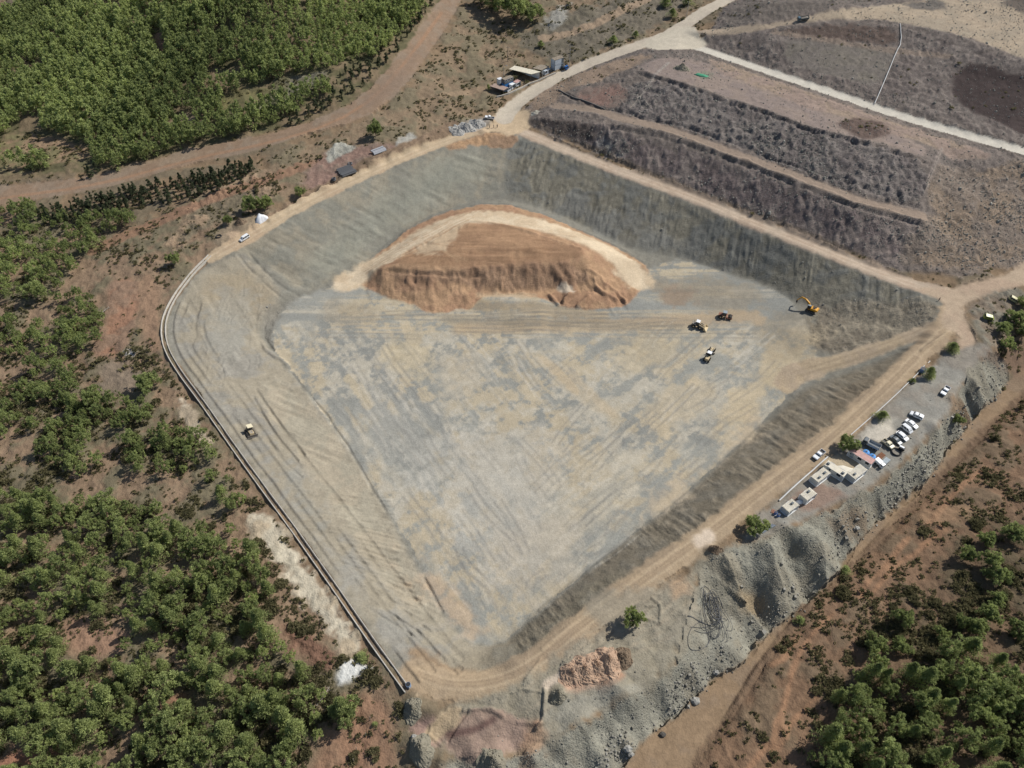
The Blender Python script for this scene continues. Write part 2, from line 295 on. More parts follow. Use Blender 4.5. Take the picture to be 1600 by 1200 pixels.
# strip between track and rim road
area([(500,235),(560,225),(630,225),(640,240),(600,262),(560,285),(520,300),(480,300),(470,280)], (144,114,98), na=2, rough=.45, shr=.1, mot=.15, col2=(128,108,92))
area([(505,240),(525,225),(555,222),(560,232),(530,245),(512,258)], (158,156,142), na=1.4, fe=.7, rough=.8, mot=.25, shr=0)
area([(620,222),(640,210),(660,218),(640,228),(615,232)], (164,160,148), na=1.4, fe=.7, rough=.5, shr=0)
area([(335,372),(360,345),(400,330),(430,320),(440,335),(405,352),(370,380),(335,398)], (142,124,98), na=1.5, rough=.35, shr=.1, mot=.1)
area([(352,362),(372,358),(378,368),(362,374)], (186,158,124), na=.6, fe=.6)
line([(420,345),(470,315),(540,275),(600,246),(660,222),(710,195)], 5, (138,114,88), na=.6, rough=.5, shr=.2, mot=.2, col2=(118,98,76))
# ---------------------------------------------------------------- old tip, upper right
area([(800,185),(830,160),(880,125),(960,90),(1020,70),(1095,62),(1110,45),(1150,-10),(1900,-10),(1900,420),(1600,402),(1540,428),(1450,432),(1370,412),(1200,345),(1010,270),(870,216)], (126,114,104), rough=.55, grav=.4, shr=.08, cls=5, mot=.16, col2=(110,100,92))
area([(835,186),(900,188),(960,205),(1100,240),(1280,308),(1360,335),(1450,350),(1420,410),(1370,410),(1200,343),(1010,268),(870,214)], (118,104,99), na=3, rough=.6, grav=.55, mot=.18, col2=(128,115,106))
area([(835,186),(880,186),(925,196),(930,225),(880,215)], (86,76,70), na=2, rough=.7, mot=.2)
area([(935,210),(975,212),(978,245),(955,250),(930,235)], (150,146,140), na=2, fe=1, rough=1.0, grav=1, mot=.3, col2=(110,100,95))
area([(1440,270),(1560,255),(1620,250),(1700,420),(1560,424),(1450,425),(1400,400),(1460,350)], (146,126,104), na=3, rough=.6, grav=.8, mot=.18, col2=(126,112,98))
area([(970,132),(1047,128),(1120,152),(1200,176),(1265,203),(1360,226),(1445,256),(1445,325),(1340,304),(1283,280),(1200,248),(1100,212),(1033,190),(960,175),(985,150)], (126,117,110), na=2, rough=1.0, grav=.8, shr=.08, mot=.2, col2=(108,99,94))
area([(905,140),(968,128),(985,150),(955,172),(900,160)], (138,108,94), na=2, rough=.35, mot=.12, col2=(124,106,94))
area([(830,150),(880,125),(960,96),(1020,84),(1000,100),(940,125),(890,140),(850,170),(830,182)], (146,124,102), na=2, rough=.3, shr=.2, mot=.1)
area([(1000,102),(1060,86),(1150,114),(1250,150),(1350,186),(1448,226),(1450,250),(1360,222),(1267,198),(1200,172),(1120,148),(1047,122),(1010,115)], (148,130,116), na=2, rough=.2, grav=.3, shr=.05, mot=.07, col2=(138,122,112))
area([(1100,86),(1250,140),(1400,192),(1500,224),(1560,250),(1480,245),(1380,205),(1240,160),(1120,112)], (158,136,112), na=2, rough=.3, grav=.3, mot=.1, col2=(150,128,112), op=.8)
area([(1305,190),(1340,182),(1388,195),(1386,215),(1360,220),(1320,205)], (104,86,76), na=1.5, rough=.5, shr=.4)
line([(870,165),(940,172),(960,184),(1033,199),(1100,222),(1200,259),(1283,291),(1340,314),(1440,338)], 4.5, (152,132,112), na=.7, fe=.6, rough=.15, grav=.2)
line([(880,145),(905,160),(950,172)], 1.6, (84,76,68), na=.4, op=.7)
line([(1045,98),(1025,115),(1010,140),(990,165)], 1.1, (160,150,140), na=.2, op=.7)
line([(1472,232),(1458,262),(1447,295)], 1.0, (166,150,138), na=.2, op=.6)
area([(1092,112),(1112,112),(1112,124),(1092,122)], (120,128,104), na=1.5, op=.7)
# tip beyond the paved road
area([(1100,58),(1160,52),(1300,38),(1400,42),(1480,58),(1600,98),(1900,150),(1900,280),(1600,223),(1500,195),(1300,129),(1200,96)], (112,101,94), na=2, rough=.6, grav=.4, shr=.14, mot=.18, col2=(122,111,102), cls=5)
area([(1230,60),(1300,66),(1390,78),(1395,100),(1375,135),(1300,120),(1220,95)], (126,118,104), na=2, rough=.3, mot=.1, col2=(116,108,98), op=.8)
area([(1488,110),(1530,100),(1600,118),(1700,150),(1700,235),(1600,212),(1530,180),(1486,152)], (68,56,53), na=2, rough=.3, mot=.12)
area([(1210,48),(1330,38),(1400,45),(1405,70),(1330,66),(1230,58)], (100,84,74), na=2, rough=.5, mot=.15)
line([(1210,50),(1260,58),(1310,66),(1400,80),(1480,88)], 3, (144,126,108), na=.8, op=.8)
area([(1090,48),(1170,42),(1253,26),(1340,14),(1420,0),(1520,-5),(1620,10),(1760,60),(1900,170),(1600,92),(1540,70),(1470,45),(1390,32),(1300,31),(1200,44),(1130,52)], (176,156,128), na=1.5, rough=.12, cls=3, shr=.03, mot=.08, col2=(160,144,120))
area([(1115,40),(1160,6),(1200,-10),(1360,-10),(1360,10),(1260,22),(1180,38)], (116,106,96), na=2, rough=.5, shr=.3, mot=.15)
area([(1410,2),(1480,0),(1470,18),(1420,14)], (112,104,94), na=2, rough=.5, shr=.7)
area([(1560,0),(1640,-10),(1700,40),(1600,25)], (110,98,86), na=2, shr=.7)
# ---------------------------------------------------------------- pit walls
WALL = (130,126,112)
area([(330,402),(400,368),(467,327),(580,272),(685,229),(755,207),(807,206),(867,231),(940,261),(1013,287),(1087,314),(1200,361),(1300,401),(1370,429),(1430,450),(1478,470),(1490,500),(1433,553),(1387,599),(1300,679),(1250,719),(1200,755),(1140,803),(1075,852),(1010,898),(950,940),(900,978),(855,1016),(815,1044),(760,1060),(700,1062),(655,1062),(640,1072),(590,1006),(545,942),(500,878),(455,815),(420,768),(380,713),(345,663),(312,614),(287,580),(268,550),(261,527),(262,500),(272,474),(288,450),(310,424)], WALL, fe=.6, na=.3, rough=.18, grav=.1, shr=0, cls=2, mot=.07, col2=(126,124,112))
area([(330,402),(467,329),(685,231),(770,210),(800,215),(785,300),(740,312),(650,346),(545,430),(468,460),(400,400)], (134,131,116), na=1.5, mot=.06, col2=(142,134,114), rough=.14)
area([(470,420),(560,340),(660,262),(735,235),(770,260),(700,300),(600,360),(520,430)], (138,138,122), na=4, fe=4, mot=.05, op=.7)
area([(800,212),(867,235),(1013,291),(1200,365),(1370,432),(1470,470),(1400,505),(1290,486),(1235,464),(1200,444),(1113,417),(1050,396),(960,374),(840,320),(785,300)], (130,124,106), na=1.5, rough=.34, grav=.2, mot=.14, col2=(112,111,102))  # north-east wall: albedo lowered so the colour carries part of its shade
area([(850,290),(960,330),(1080,370),(1110,412),(1000,380),(900,345)], (126,124,114), na=4, fe=3, op=.7, rough=.3)
area([(692,226),(735,212),(775,204),(802,210),(806,226),(780,232),(745,228),(705,236)], (180,142,100), na=1.6, fe=.8, rough=.5, mot=.14, col2=(150,120,90))
area([(1290,470),(1400,475),(1478,472),(1470,500),(1380,540),(1290,560),(1260,540),(1260,500)], (124,114,96), na=2.5, fe=2, rough=.5, grav=.5, mot=.12, col2=(136,126,106))
# south-east dike, inner face
area([(1490,506),(1433,556),(1387,602),(1300,682),(1250,722),(1200,758),(1140,806),(1075,855),(1010,900),(950,942),(900,980),(855,1018),(815,1046),(760,1060),(730,1040),(795,998),(843,952),(915,894),(987,835),(1047,792),(1083,762),(1133,715),(1200,655),(1250,612),(1300,590),(1370,566),(1440,535)], (132,121,100), na=1.2, fe=1.8, rough=.25, mot=.12, col2=(124,116,99))
area([(1220,690),(1300,620),(1370,580),(1420,560),(1380,600),(1290,672),(1200,745)], (124,108,84), na=3, fe=2, op=.6, mot=.1)
area([(830,985),(900,930),(960,890),(985,900),(900,965),(840,1015)], (134,124,100), na=2, fe=2, op=.6)
# western terraces
area([(330,404),(400,400),(447,472),(408,512),(408,530),(457,582),(550,705),(617,817),(653,885),(693,960),(735,1006),(790,1002),(812,1046),(760,1058),(660,1060),(600,1012),(500,875),(380,708),(290,578),(264,520),(285,455)], (154,144,122), na=1, fe=1.2, rough=.16, mot=.07, col2=(140,135,122))
area([(330,420),(400,420),(440,470),(405,505),(330,480),(300,470)], (156,140,110), na=4, fe=3, op=.7)
area([(330,450),(400,455),(400,520),(350,560),(320,540)], (148,144,130), na=4, fe=3, op=.6)
area([(395,600),(450,590),(560,720),(640,880),(690,975),(650,970),(560,850),(470,720)], (158,150,128), na=3, fe=2, op=.7, col2=(168,154,126))
area([(480,800),(560,900),(640,1010),(600,1000),(500,870),(440,770)], (146,142,130), na=3, fe=2, op=.6)
area([(425,690),(470,740),(520,830),(500,840),(440,750)], (140,138,126), na=3, fe=2, op=.5)
area([(640,1010),(700,1035),(790,1045),(830,1030),(800,1062),(720,1068),(660,1050)], (146,122,92), na=2, fe=1.5, mot=.07)
area([(395,500),(440,470),(470,462),(458,500),(440,545),(410,530)], (128,124,112), na=1.5, rough=.4, grav=.5, op=.8)
# ---------------------------------------------------------------- pit floor
FLOOR = [(470,463),(545,436),(600,450),(740,470),(1000,430),(1050,402),(1113,420),(1200,448),(1235,468),(1262,500),(1265,545),(1290,568),(1262,590),(1200,653),(1133,715),(1083,762),(1047,792),(987,835),(915,894),(843,952),(795,1000),(765,1008),(735,1005),(693,958),(653,884),(617,816),(550,704),(497,631),(457,581),(430,548),(425,520),(445,485)]
area([(700,1030),(780,1000),(850,950),(885,985),(830,1035),(760,1060)], (142,130,106), na=3, fe=4, op=.8, mot=.08, col2=(134,126,106))
area(FLOOR, (148,147,136), na=.9, fe=1.4, rough=.05, grav=.05, cls=1, mot=.04, col2=(138,138,129), mscale=14)
area([(470,530),(560,520),(600,560),(700,640),(720,720),(640,690),(540,600),(480,560)], (138,138,130), na=4, fe=4, op=.7)
# dry sandy wash left by the machines: streaks along two passes
iF = np.nonzero(CLS == 1)[0]
def passes(a0, a1, sx, sy, sd):
    x0, y0 = P(*a0); x1, y1 = P(*a1); dx, dy = x1 - x0, y1 - y0; L = math.hypot(dx, dy); dx /= L; dy /= L
    u = X[iF] * dx + Y[iF] * dy; v = -X[iF] * dy + Y[iF] * dx
    return fbm(u / sx, v / sy, 1.0, 4, sd)
sA = passes((520,640), (700,940), 10, 2.6, 2); sB = passes((900,900), (1200,620), 10, 2.4, 6); sC = passes((500,480), (1100,480), 26, 1.8, 8)
px_ = FPX * X[iF] / (Y[iF] * CT + (CAM_H + 8) * ST)       # rough bearing only, picks which pass dominates
wB = sstep(-60, 160, px_ - (Y[iF] - 120) * 0.2); wC = sstep(P(700,520)[1], P(700,490)[1], Y[iF])
big = fbm(X[iF], Y[iF], 30, 3, 12)
st = sA * (1 - wB) + sB * wB; st = st * (1 - wC) + sC * wC
t = sstep(-.3, .7, st * .8 + big * .75 + .12)
t = t * sstep(-.55, .15, fbm(X[iF], Y[iF], 2.6, 5, 10, .65) + .45 * st); blend(iF, (.9 * t).astype(np.float32), (184,168,136), mot=.06, col2=(180,171,150), mscale=10)
t = sstep(.1, .7, -st * .6 - big * .5); blend(iF, (.35 * t).astype(np.float32), (134,135,129))
def wash(L, col, op=.7, fe=3, na=5, **k):
    area(L, col, fe=fe, na=na, op=op, mot=.07, **k)
wash([(640,700),(760,680),(880,760),(860,880),(760,900),(690,800)], (182,177,163), .45, fe=6, na=7)
wash([(560,600),(640,640),(700,740),(660,760),(590,680)], (172,167,152), .4, fe=5, na=6)
wash([(590,540),(620,525),(665,545),(680,590),(655,600),(610,575)], (188,170,132), .65)
wash([(680,550),(760,560),(750,620),(690,610)], (178,166,142), .6)
wash([(960,520),(1060,520),(1070,570),(1000,590),(950,560)], (184,166,130), .6)
wash([(1010,620),(1100,590),(1120,620),(1050,680),(1000,670)], (186,168,134), .6)
wash([(1100,660),(1200,560),(1260,520),(1290,545),(1230,600),(1130,700)], (188,168,130), .75)
wash([(1000,810),(1130,700),(1190,640),(1200,655),(1080,760),(990,833)], (182,162,130), .6)
wash([(640,850),(690,900),(760,985),(730,995),(670,920)], (180,154,120), .7)
wash([(860,570),(880,580),(960,640),(950,650),(880,610)], (184,164,128), .4, fe=1.5, na=2)
wash([(700,690),(860,650),(900,720),(800,830),(720,760)], (176,168,150), .5)
wash([(850,780),(960,700),(1010,720),(900,860),(850,860)], (184,172,146), .5)
wash([(760,850),(860,800),(920,850),(850,940),(780,960)], (176,164,142), .5)
wash([(1230,480),(1290,500),(1290,550),(1220,560),(1170,520)], (140,126,100), .5)
wash([(1000,440),(1110,430),(1200,455),(1180,490),(1060,480)], (140,130,110), .7)
wash([(1040,445),(1100,450),(1080,475),(1030,470)], (142,118,94), .6)
wash([(520,470),(600,470),(590,510),(500,500)], (150,136,110), .5)
line([(720,512),(850,508),(1000,506),(1100,498),(1180,495)], 6, (174,150,114), na=1.5, op=.75, fe=1.5)
line([(700,500),(850,503),(1060,512)], 4, (132,124,106), na=1.2, op=.6, fe=1.5)
line([(740,478),(840,482),(940,492)], 5, (154,132,96), na=1.5, op=.6, fe=1.5)
line([(848,560),(880,590),(900,612)], 2.5, (190,166,126), na=1, op=.5)
line([(890,580),(930,620),(960,650)], 2, (186,166,132), na=1, op=.45)
line([(545,590),(570,620),(575,632)], 3, (196,176,136), na=1, op=.6)
# tyre scuffs over the floor
rs = np.random.RandomState(5)
for k in range(150):
    x0 = rs.uniform(480, 1150); y0 = rs.uniform(520, 930)
    if not (x0 > 430 + (y0 - 500) * .62 and x0 < 1290 - (y0 - 560) * 1.12): continue
    right = x0 > 840 - (y0 - 700) * .2
    a = R(rs.uniform(-52, -36)) if right else R(rs.uniform(48, 62)); l = rs.uniform(30, 110); c_ = rs.uniform(-12, 12)
    ruts([(x0, y0), (x0 + l * .5 * math.cos(a) + c_, y0 + l * .5 * math.sin(a)), (x0 + l * math.cos(a), y0 + l * math.sin(a))], .55, (118,116,110) if rs.rand() < .55 else (190,182,164), op=rs.uniform(.15, .42))
for k in range(30):
    x0 = rs.uniform(480, 1000); y0 = rs.uniform(490, 525); l = rs.uniform(60, 200)
    ruts([(x0, y0), (x0 + l * .5, y0 + rs.uniform(-4, 4)), (x0 + l, y0 + rs.uniform(-6, 3))], .6, (122,116,104) if rs.rand() < .5 else (186,166,130), op=.4)
# excavator spoil and ramp
area([(1205,590),(1245,562),(1300,556),(1367,536),(1433,512),(1474,499),(1482,507),(1437,529),(1372,555),(1310,578),(1262,592),(1225,625)], (178,156,122), na=.8, fe=.8, rough=.1, cls=3, mot=.06, shr=0, grav=0, col2=(168,148,120))
ruts([(1240,585),(1300,568),(1370,546),(1433,522),(1476,504)], .7, (148,130,102), op=.5)
# ---------------------------------------------------------------- soil stockpile
area([(544,440),(600,388),(650,352),(700,331),(770,318),(838,332),(898,357),(958,384),(1008,410),(1014,430),(1000,455),(978,478),(930,487),(880,477),(842,464),(800,460),(748,463),(738,487),(720,480),(690,490),(668,489),(640,473),(600,467),(578,450)], (178,140,100), na=.8, fe=.6, rough=.3, cls=6, mot=.10, col2=(162,124,90), shr=0, grav=0)
area([(600,416),(660,388),(735,350),(785,350),(858,376),(908,390),(914,402),(850,409),(700,420)], (166,128,90), na=.8, fe=.8, rough=.12, mot=.07, col2=(152,116,82))
area([(598,424),(640,423),(700,425),(800,417),(853,414),(905,414),(930,440),(900,448),(800,455),(740,450),(620,436)], (170,134,100), na=1, fe=.8, rough=.5, mot=.14, col2=(142,110,82))
line([(540,442),(575,420),(620,392),(665,364),(705,346),(750,338),(800,342),(860,355),(915,374),(955,395),(985,418),(1000,440)], 9.0, (214,192,156), na=1.2, fe=1.2, rough=.08, mot=.05, col2=(196,172,136))
area([(640,395),(690,360),(735,346),(720,362),(700,385),(690,398),(650,402)], (200,174,136), na=2, fe=1.2, op=.8)
area([(945,390),(990,408),(1012,428),(990,455),(965,430)], (196,174,140), na=2.5, fe=1.5, op=.8)
area([(745,456),(840,456),(838,466),(745,466)], (188,160,122), na=1, fe=.8, op=.7)
area([(865,447),(890,448),(900,460),(880,458)], (200,184,158), na=.8, fe=.6, op=.8)
for k in range(26):
    x0 = rs.uniform(560, 700); tt = (x0 - 560) / 140.; y0 = 428 - 75 * tt + rs.uniform(-8, 8)
    ruts([(x0, y0), (x0 + 25, y0 - 15 + rs.uniform(-3, 3)), (x0 + 50, y0 - 27)], .45, (176,140,100) if rs.rand() < .6 else (220,198,162), gap=1.6, op=.45)
for k in range(30):
    x0 = rs.uniform(640, 860); y0 = rs.uniform(362, 410); ln = rs.uniform(20, 60)
    line([(x0, y0), (x0 + ln, y0 + rs.uniform(-3, 6))], .45, (186,146,104) if rs.rand() < .5 else (136,100,68), na=.15, fe=.3, op=.4)
for k in range(40):
    x0 = rs.uniform(650, 730); a = rs.uniform(.15, 2.9); line([(690, 392), (690 + 40 * math.cos(a) * rs.uniform(.5, 1.4), 392 + 22 * math.sin(a))], .4, (140,104,72) if rs.rand() < .6 else (186,150,108), na=.1, fe=.3, op=.35)
# ---------------------------------------------------------------- roads round the rim
line(RIM_NW + [(330,403,0)], 5.2, (188,164,128), na=.6, fe=.5, rough=.06, cls=3, shr=0, grav=0, mot=.05, col2=(178,152,118))
line(RIM_NE, 5.6, (188,166,140), na=.6, fe=.6, rough=.06, cls=3, shr=0, grav=0, mot=.05, col2=(178,154,128))
line([(825,188),(880,215),(1010,268),(1200,342),(1370,410)], 1.3, (120,104,86), na=.5, op=.8)
line(RIM_SE, 6.6, (172,148,114), na=.9, fe=.8, rough=.08, cls=3, shr=0, grav=0, mot=.06, col2=(160,138,108))
ruts(RIM_SE[1:], .7, (190,166,130), op=.5); ruts(RIM_SE[2:], .6, (146,124,96), gap=.9, op=.5)
ruts(RIM_NW, .6, (200,178,144), op=.5); ruts(RIM_NE, .7, (202,182,154), op=.5)
area([(1420,446),(1480,452),(1540,440),(1600,412),(1700,360),(1720,410),(1600,446),(1545,462),(1508,478),(1510,510),(1524,530),(1516,556),(1496,556),(1500,520),(1478,516),(1466,500),(1478,476)], (184,160,130), na=1, fe=1, rough=.08, cls=3, shr=0, grav=0, mot=.06, col2=(176,150,122))
area([(770,180),(800,168),(830,172),(825,185),(830,200),(800,212),(760,205),(745,200),(775,195)], (194,168,130), na=1.6, fe=1, rough=.06, cls=3, shr=0, grav=0, mot=.05)
area([(700,205),(745,186),(766,184),(760,200),(720,210)], (170,160,146), na=1, op=.8)
line([(788,186)] + SITE_R, 7.6, (196,182,158), na=.5, fe=.5, rough=.04, cls=4, shr=0, grav=0, mot=.04, col2=(186,172,150))
line([(1040,60)] + PAVED, 5.4, (200,192,174), na=.08, fe=.25, rough=.03, cls=4, shr=0, grav=0, mot=.03)
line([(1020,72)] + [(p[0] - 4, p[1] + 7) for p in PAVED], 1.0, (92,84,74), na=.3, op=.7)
area([(1000,70),(1040,48),(1085,38),(1095,55),(1110,72),(1060,78),(1020,78)], (196,184,160), na=1, fe=1, rough=.04, cls=4, shr=0, grav=0, mot=.04)
area([(1085,46),(1160,44),(1260,28),(1260,36),(1160,54),(1095,58)], (172,152,126), na=.8, fe=.8, rough=.08, cls=3, shr=0)
# ---------------------------------------------------------------- dike top, parking and rock tips, lower right
area([(1515,540),(1545,540),(1560,580),(1500,600),(1492,640),(1452,684),(1420,712),(1396,737),(1352,770),(1290,797),(1250,818),(1200,843),(1150,850),(1190,800),(1250,760),(1330,690),(1400,620),(1450,570)], (146,142,130), na=1.2, fe=1.2, rough=.12, grav=.25, mot=.07, col2=(138,130,116), shr=.02)
area([(1372,660),(1395,652),(1403,668),(1392,690),(1365,690),(1345,688),(1352,672)], (198,188,168), na=1.5, fe=1.5, op=.9)
area([(1290,715),(1320,712),(1345,725),(1340,750),(1300,745),(1285,735)], (190,168,130), na=1, fe=1, op=.8)
area([(1225,785),(1290,750),(1330,772),(1300,792),(1250,800)], (142,116,98), na=1.2, fe=1, op=.9)
area([(1270,800),(1305,785),(1325,830),(1320,870),(1290,830)], (132,104,80), na=2, fe=1.2, rough=.5, mot=.12, shr=.1)
ROCK = (146,143,126)
area([(1545,548),(1575,560),(1575,605),(1530,645),(1478,712),(1435,772),(1382,808),(1335,856),(1302,914),(1245,958),(1198,993),(1155,1047),(1128,1053),(1094,1084),(1062,1122),(1022,1143),(986,1184),(955,1230),(700,1230),(690,1190),(760,1190),(850,1165),(900,1135),(955,1100),(1005,1075),(1055,1040),(1070,990),(1085,940),(1095,885),(1120,858),(1200,843),(1250,818),(1290,797),(1352,770),(1396,737),(1420,712),(1452,684),(1492,640),(1500,600)], ROCK, na=1.2, fe=.7, rough=.32, grav=1.0, cls=5, shr=.0, mot=.10, col2=(134,128,110))
area([(1490,615),(1515,640),(1520,665),(1480,650)], (138,114,86), na=1.5, fe=1.2, rough=.3, op=.9)
area([(1290,800),(1330,790),(1360,830),(1330,850),(1300,840)], (128,108,84), na=2, op=.7)
area([(1080,860),(1110,850),(1150,870),(1180,930),(1160,960),(1120,950),(1090,900)], (142,130,106), na=2, op=.6, col2=(128,124,108))
area([(1150,920),(1180,915),(1190,950),(1165,950)], (160,134,92), na=1.5, op=.6)
area([(700,1100),(820,1065),(900,1010),(1000,960),(1090,870),(1085,960),(1060,1040),(1000,1080),(900,1140),(800,1190),(690,1180)], (150,140,116), na=2, fe=1.5, rough=.22, grav=.25, mot=.1, col2=(140,132,112), shr=0)
area([(900,930),(1000,930),(1070,880),(1080,940),(1060,1010),(980,1000),(920,985)], (146,138,118), na=2, fe=1.5, op=.7, mot=.06)
area([(1040,900),(1075,885),(1078,920),(1060,935),(1050,930)], (176,142,104), na=2, fe=1.2, op=.7)
area([(870,1060),(900,1035),(955,1022),(970,1045),(940,1070),(890,1085)], (186,146,116), na=1, fe=.8, rough=.5, mot=.1, op=.95)
area([(930,1075),(968,1050),(975,1060),(945,1085)], (172,124,90), na=1, fe=.8, op=.8)
area([(890,1090),(960,1070),(1010,1075),(940,1120),(880,1140),(850,1120)], (148,144,128), na=2, op=.8)
area([(1078,838),(1105,822),(1122,838),(1098,862),(1080,855)], (212,192,166), na=1, fe=1, op=.85)
area([(640,1135),(690,1120),(700,1150),(680,1165),(650,1150)], (158,128,112), na=1, fe=.8)
area([(690,1160),(730,1115),(760,1110),(835,1120),(825,1170),(770,1195),(720,1185)], (160,132,114), na=1.5, fe=.8, op=.9, col2=(150,124,106))
area([(660,1150),(700,1105),(725,1110),(690,1160)], (168,146,112), na=.8, fe=.6)
line([(700,1148),(740,1142),(770,1125)], 1.2, (104,78,70), na=.2, op=.9)
area([(805,1175),(820,1130),(840,1130),(850,1180),(820,1200)], (168,130,96), na=2, op=.7)
line([(855,1070),(878,1055),(890,1048)], 1.6, (200,180,156), na=.4, op=.8)
for k in range(60):       # tracks on the worked apron
    x0 = rs.uniform(820, 1060); y0 = 1080 - (x0 - 820) * .75 + rs.uniform(-20, 70); l = rs.uniform(25, 60); a = R(rs.uniform(-50, -25))
    ruts([(x0, y0), (x0 + l * math.cos(a), y0 + l * math.sin(a))], .4, (124,114,96) if rs.rand() < .5 else (176,160,132), gap=1.6, op=.3)
# valley track and red hillside, lower right
area([(1640,555),(1900,500),(1900,1230),(1080,1230),(1097,1186),(1135,1130),(1185,1056),(1203,1024),(1262,955),(1312,908),(1362,861),(1418,802),(1482,737),(1535,682),(1602,616)], (134,104,76), na=.8, fe=.7, rough=.34, shr=.6, mot=.16, col2=(116,96,72))
area([(1600,566),(1650,560),(1640,596),(1602,616),(1535,682),(1482,737),(1418,802),(1362,861),(1312,908),(1262,955),(1203,1024),(1185,1056),(1135,1130),(1097,1186),(1080,1220),(965,1220),(986,1182),(1022,1142),(1062,1121),(1094,1083),(1128,1052),(1155,1046),(1198,992),(1245,957),(1302,913),(1335,855),(1382,808),(1435,772),(1478,712),(1530,645),(1572,606)], (148,122,90), na=.8, fe=.6, rough=.1, shr=.02, cls=3, mot=.07, col2=(136,114,88))
line(SETR, 2.0, (110,86,64), na=.8, op=.7, rough=.5)
for L in ([(1420,840),(1395,870),(1380,890),(1350,915),(1345,935)], [(1470,820),(1440,860),(1400,880),(1365,925)], [(1480,828),(1440,850)], [(1300,960),(1260,1000),(1240,1040),(1230,1090),(1210,1150),(1203,1190)], [(1275,1090),(1235,1130),(1215,1170)], [(1200,1165),(1170,1200)], [(1250,990),(1225,1030),(1205,1040)], [(1540,730),(1500,760),(1450,820)]):
    line(L, 1.1, (160,118,82), na=.5, fe=.5, op=.75, shr=0)
area([(1440,800),(1480,790),(1540,800),(1500,815),(1440,815)], (160,124,88), na=2, op=.6, shr=0)
area([(1520,560),(1600,530),(1640,545),(1600,590),(1570,570)], (122,96,76), na=2, op=.7, shr=.3)
area([(1500,470),(1545,462),(1600,452),(1600,500),(1570,545),(1540,540),(1520,500)], (134,118,98), na=1.5, rough=.5, shr=.25, mot=.15, col2=(120,114,98))
area([(1350,1000),(1500,830),(1600,780),(1900,700),(1900,1230),(1240,1230),(1300,1100)], (112,90,66), na=4, fe=3, op=.8, shr=1.6, col2=(96,84,60))  # corner ground painted darker, standing for vignette and shade among the scrub
# ---------------------------------------------------------------- relief
def smooth_cls(c): return (CLS == c)
natural = np.isin(CLS, (0, 5, 3, 6, 2, 1))
rub = np.maximum(0, 1 - np.abs(fbm(X, Y, 2.4, 3, 3)) * 1.7)
Z += ROUGH * (.5 * n3 + .16 * n4 + .32 * (rub - .4)).astype(np.float32)
Z += np.where(CLS == 0, .45 * n2 + .5 * n1, 0).astype(np.float32) * sstep(0, .25, ROUGH)
# dozer scoring straight down the wall of the pit
def scoring(Pl, a0, a1, per, amp, sd, c=2, along=9.):
    Pw = PL(Pl); i = sub(Pw, 1); i = i[(CLS[i] == c)]; s = sdf(X[i], Y[i], Pw); w = sstep(-.5, 2.5, s)
    x0, y0 = P(*a0); x1, y1 = P(*a1); dx, dy = x1 - x0, y1 - y0; L = math.hypot(dx, dy); dx /= L; dy /= L
    u = X[i] * dx + Y[i] * dy + .5 * n1[i]; v = -X[i] * dy + Y[i] * dx + .18 * n2[i]
    r = fbm(u / along, v / per, 1.0, 3, sd); r2 = 1 - np.abs(fbm(u / along * 1.7, v / per * 2.1, 1.0, 2, sd + 2)) * 2
    g = sstep(-.3, .5, fbm(X[i], Y[i], 9, 2, sd + 5) + .25)
    Z[i] += (.6 * amp * w * g * (r + .5 * r2)).astype(np.float32)
    C[i] *= (1 + .17 * w * g * r)[:, None]
scoring([(800,210),(1013,289),(1200,363),(1370,431),(1478,470),(1400,508),(1290,488),(1200,446),(1113,418),(1050,397),(960,376),(785,302)], (1100,320), (1085,400), 1.5, .30, 3, along=9.)
scoring([(335,400),(467,329),(685,231),(800,212),(785,304),(740,312),(650,346),(545,430),(468,460)], (560,300), (640,340), 1.4, .20, 4)
scoring([(1490,506),(1387,602),(1300,682),(1200,758),(1075,855),(950,942),(855,1018),(800,1052),(795,998),(843,952),(987,835),(1083,762),(1200,655),(1300,590)], (900,980), (868,938), 1.25, .34, 6, along=7.)
scoring([(400,600),(450,590),(550,705),(617,817),(653,885),(693,960),(650,970),(560,850),(470,720)], (500,760), (590,800), 1.3, .22, 7)
scoring([(460,820),(560,800),(640,870),(690,970),(640,980),(560,900)], (520,860), (640,880), 1.7, .38, 8)
scoring([(270,470),(330,430),(400,420),(405,520),(360,600),(430,760),(520,900),(640,1030),(600,1010),(420,760),(290,580)], (330,600), (430,760), 1.5, .14, 9, along=14.)
scoring([(598,424),(640,423),(700,425),(800,417),(853,414),(905,414),(960,440),(985,476),(930,487),(840,462),(740,486),(690,490),(600,467),(580,450)], (760,418), (762,455), 1.5, .20, 10, c=6, along=2.2)
scoring([(600,416),(735,350),(785,350),(908,390),(914,402),(850,409),(700,420)], (640,400), (880,396), 1.0, .10, 11, c=6, along=14.)
i = np.nonzero((CLS == 2) & (Y > 175) & (X > 0))[0]; d_, _ = dist_line(X[i], Y[i], PL(RIM_NE))
Z[i] += (.06 * np.sin(d_ * 1.55 + 1.2 * n1[i]) * sstep(-.2, .3, n2[i] + .2) * sstep(3, 5, d_) * sstep(24, 16, d_)).astype(np.float32)
i = np.nonzero((CLS == 6))[0]; Z[i] += (.55 * fbm(X[i], Y[i], 6, 3, 2) * sstep(.15, .4, ROUGH[i]) + .22 * np.abs(n3[i]) * sstep(.2, .45, ROUGH[i])).astype(np.float32)
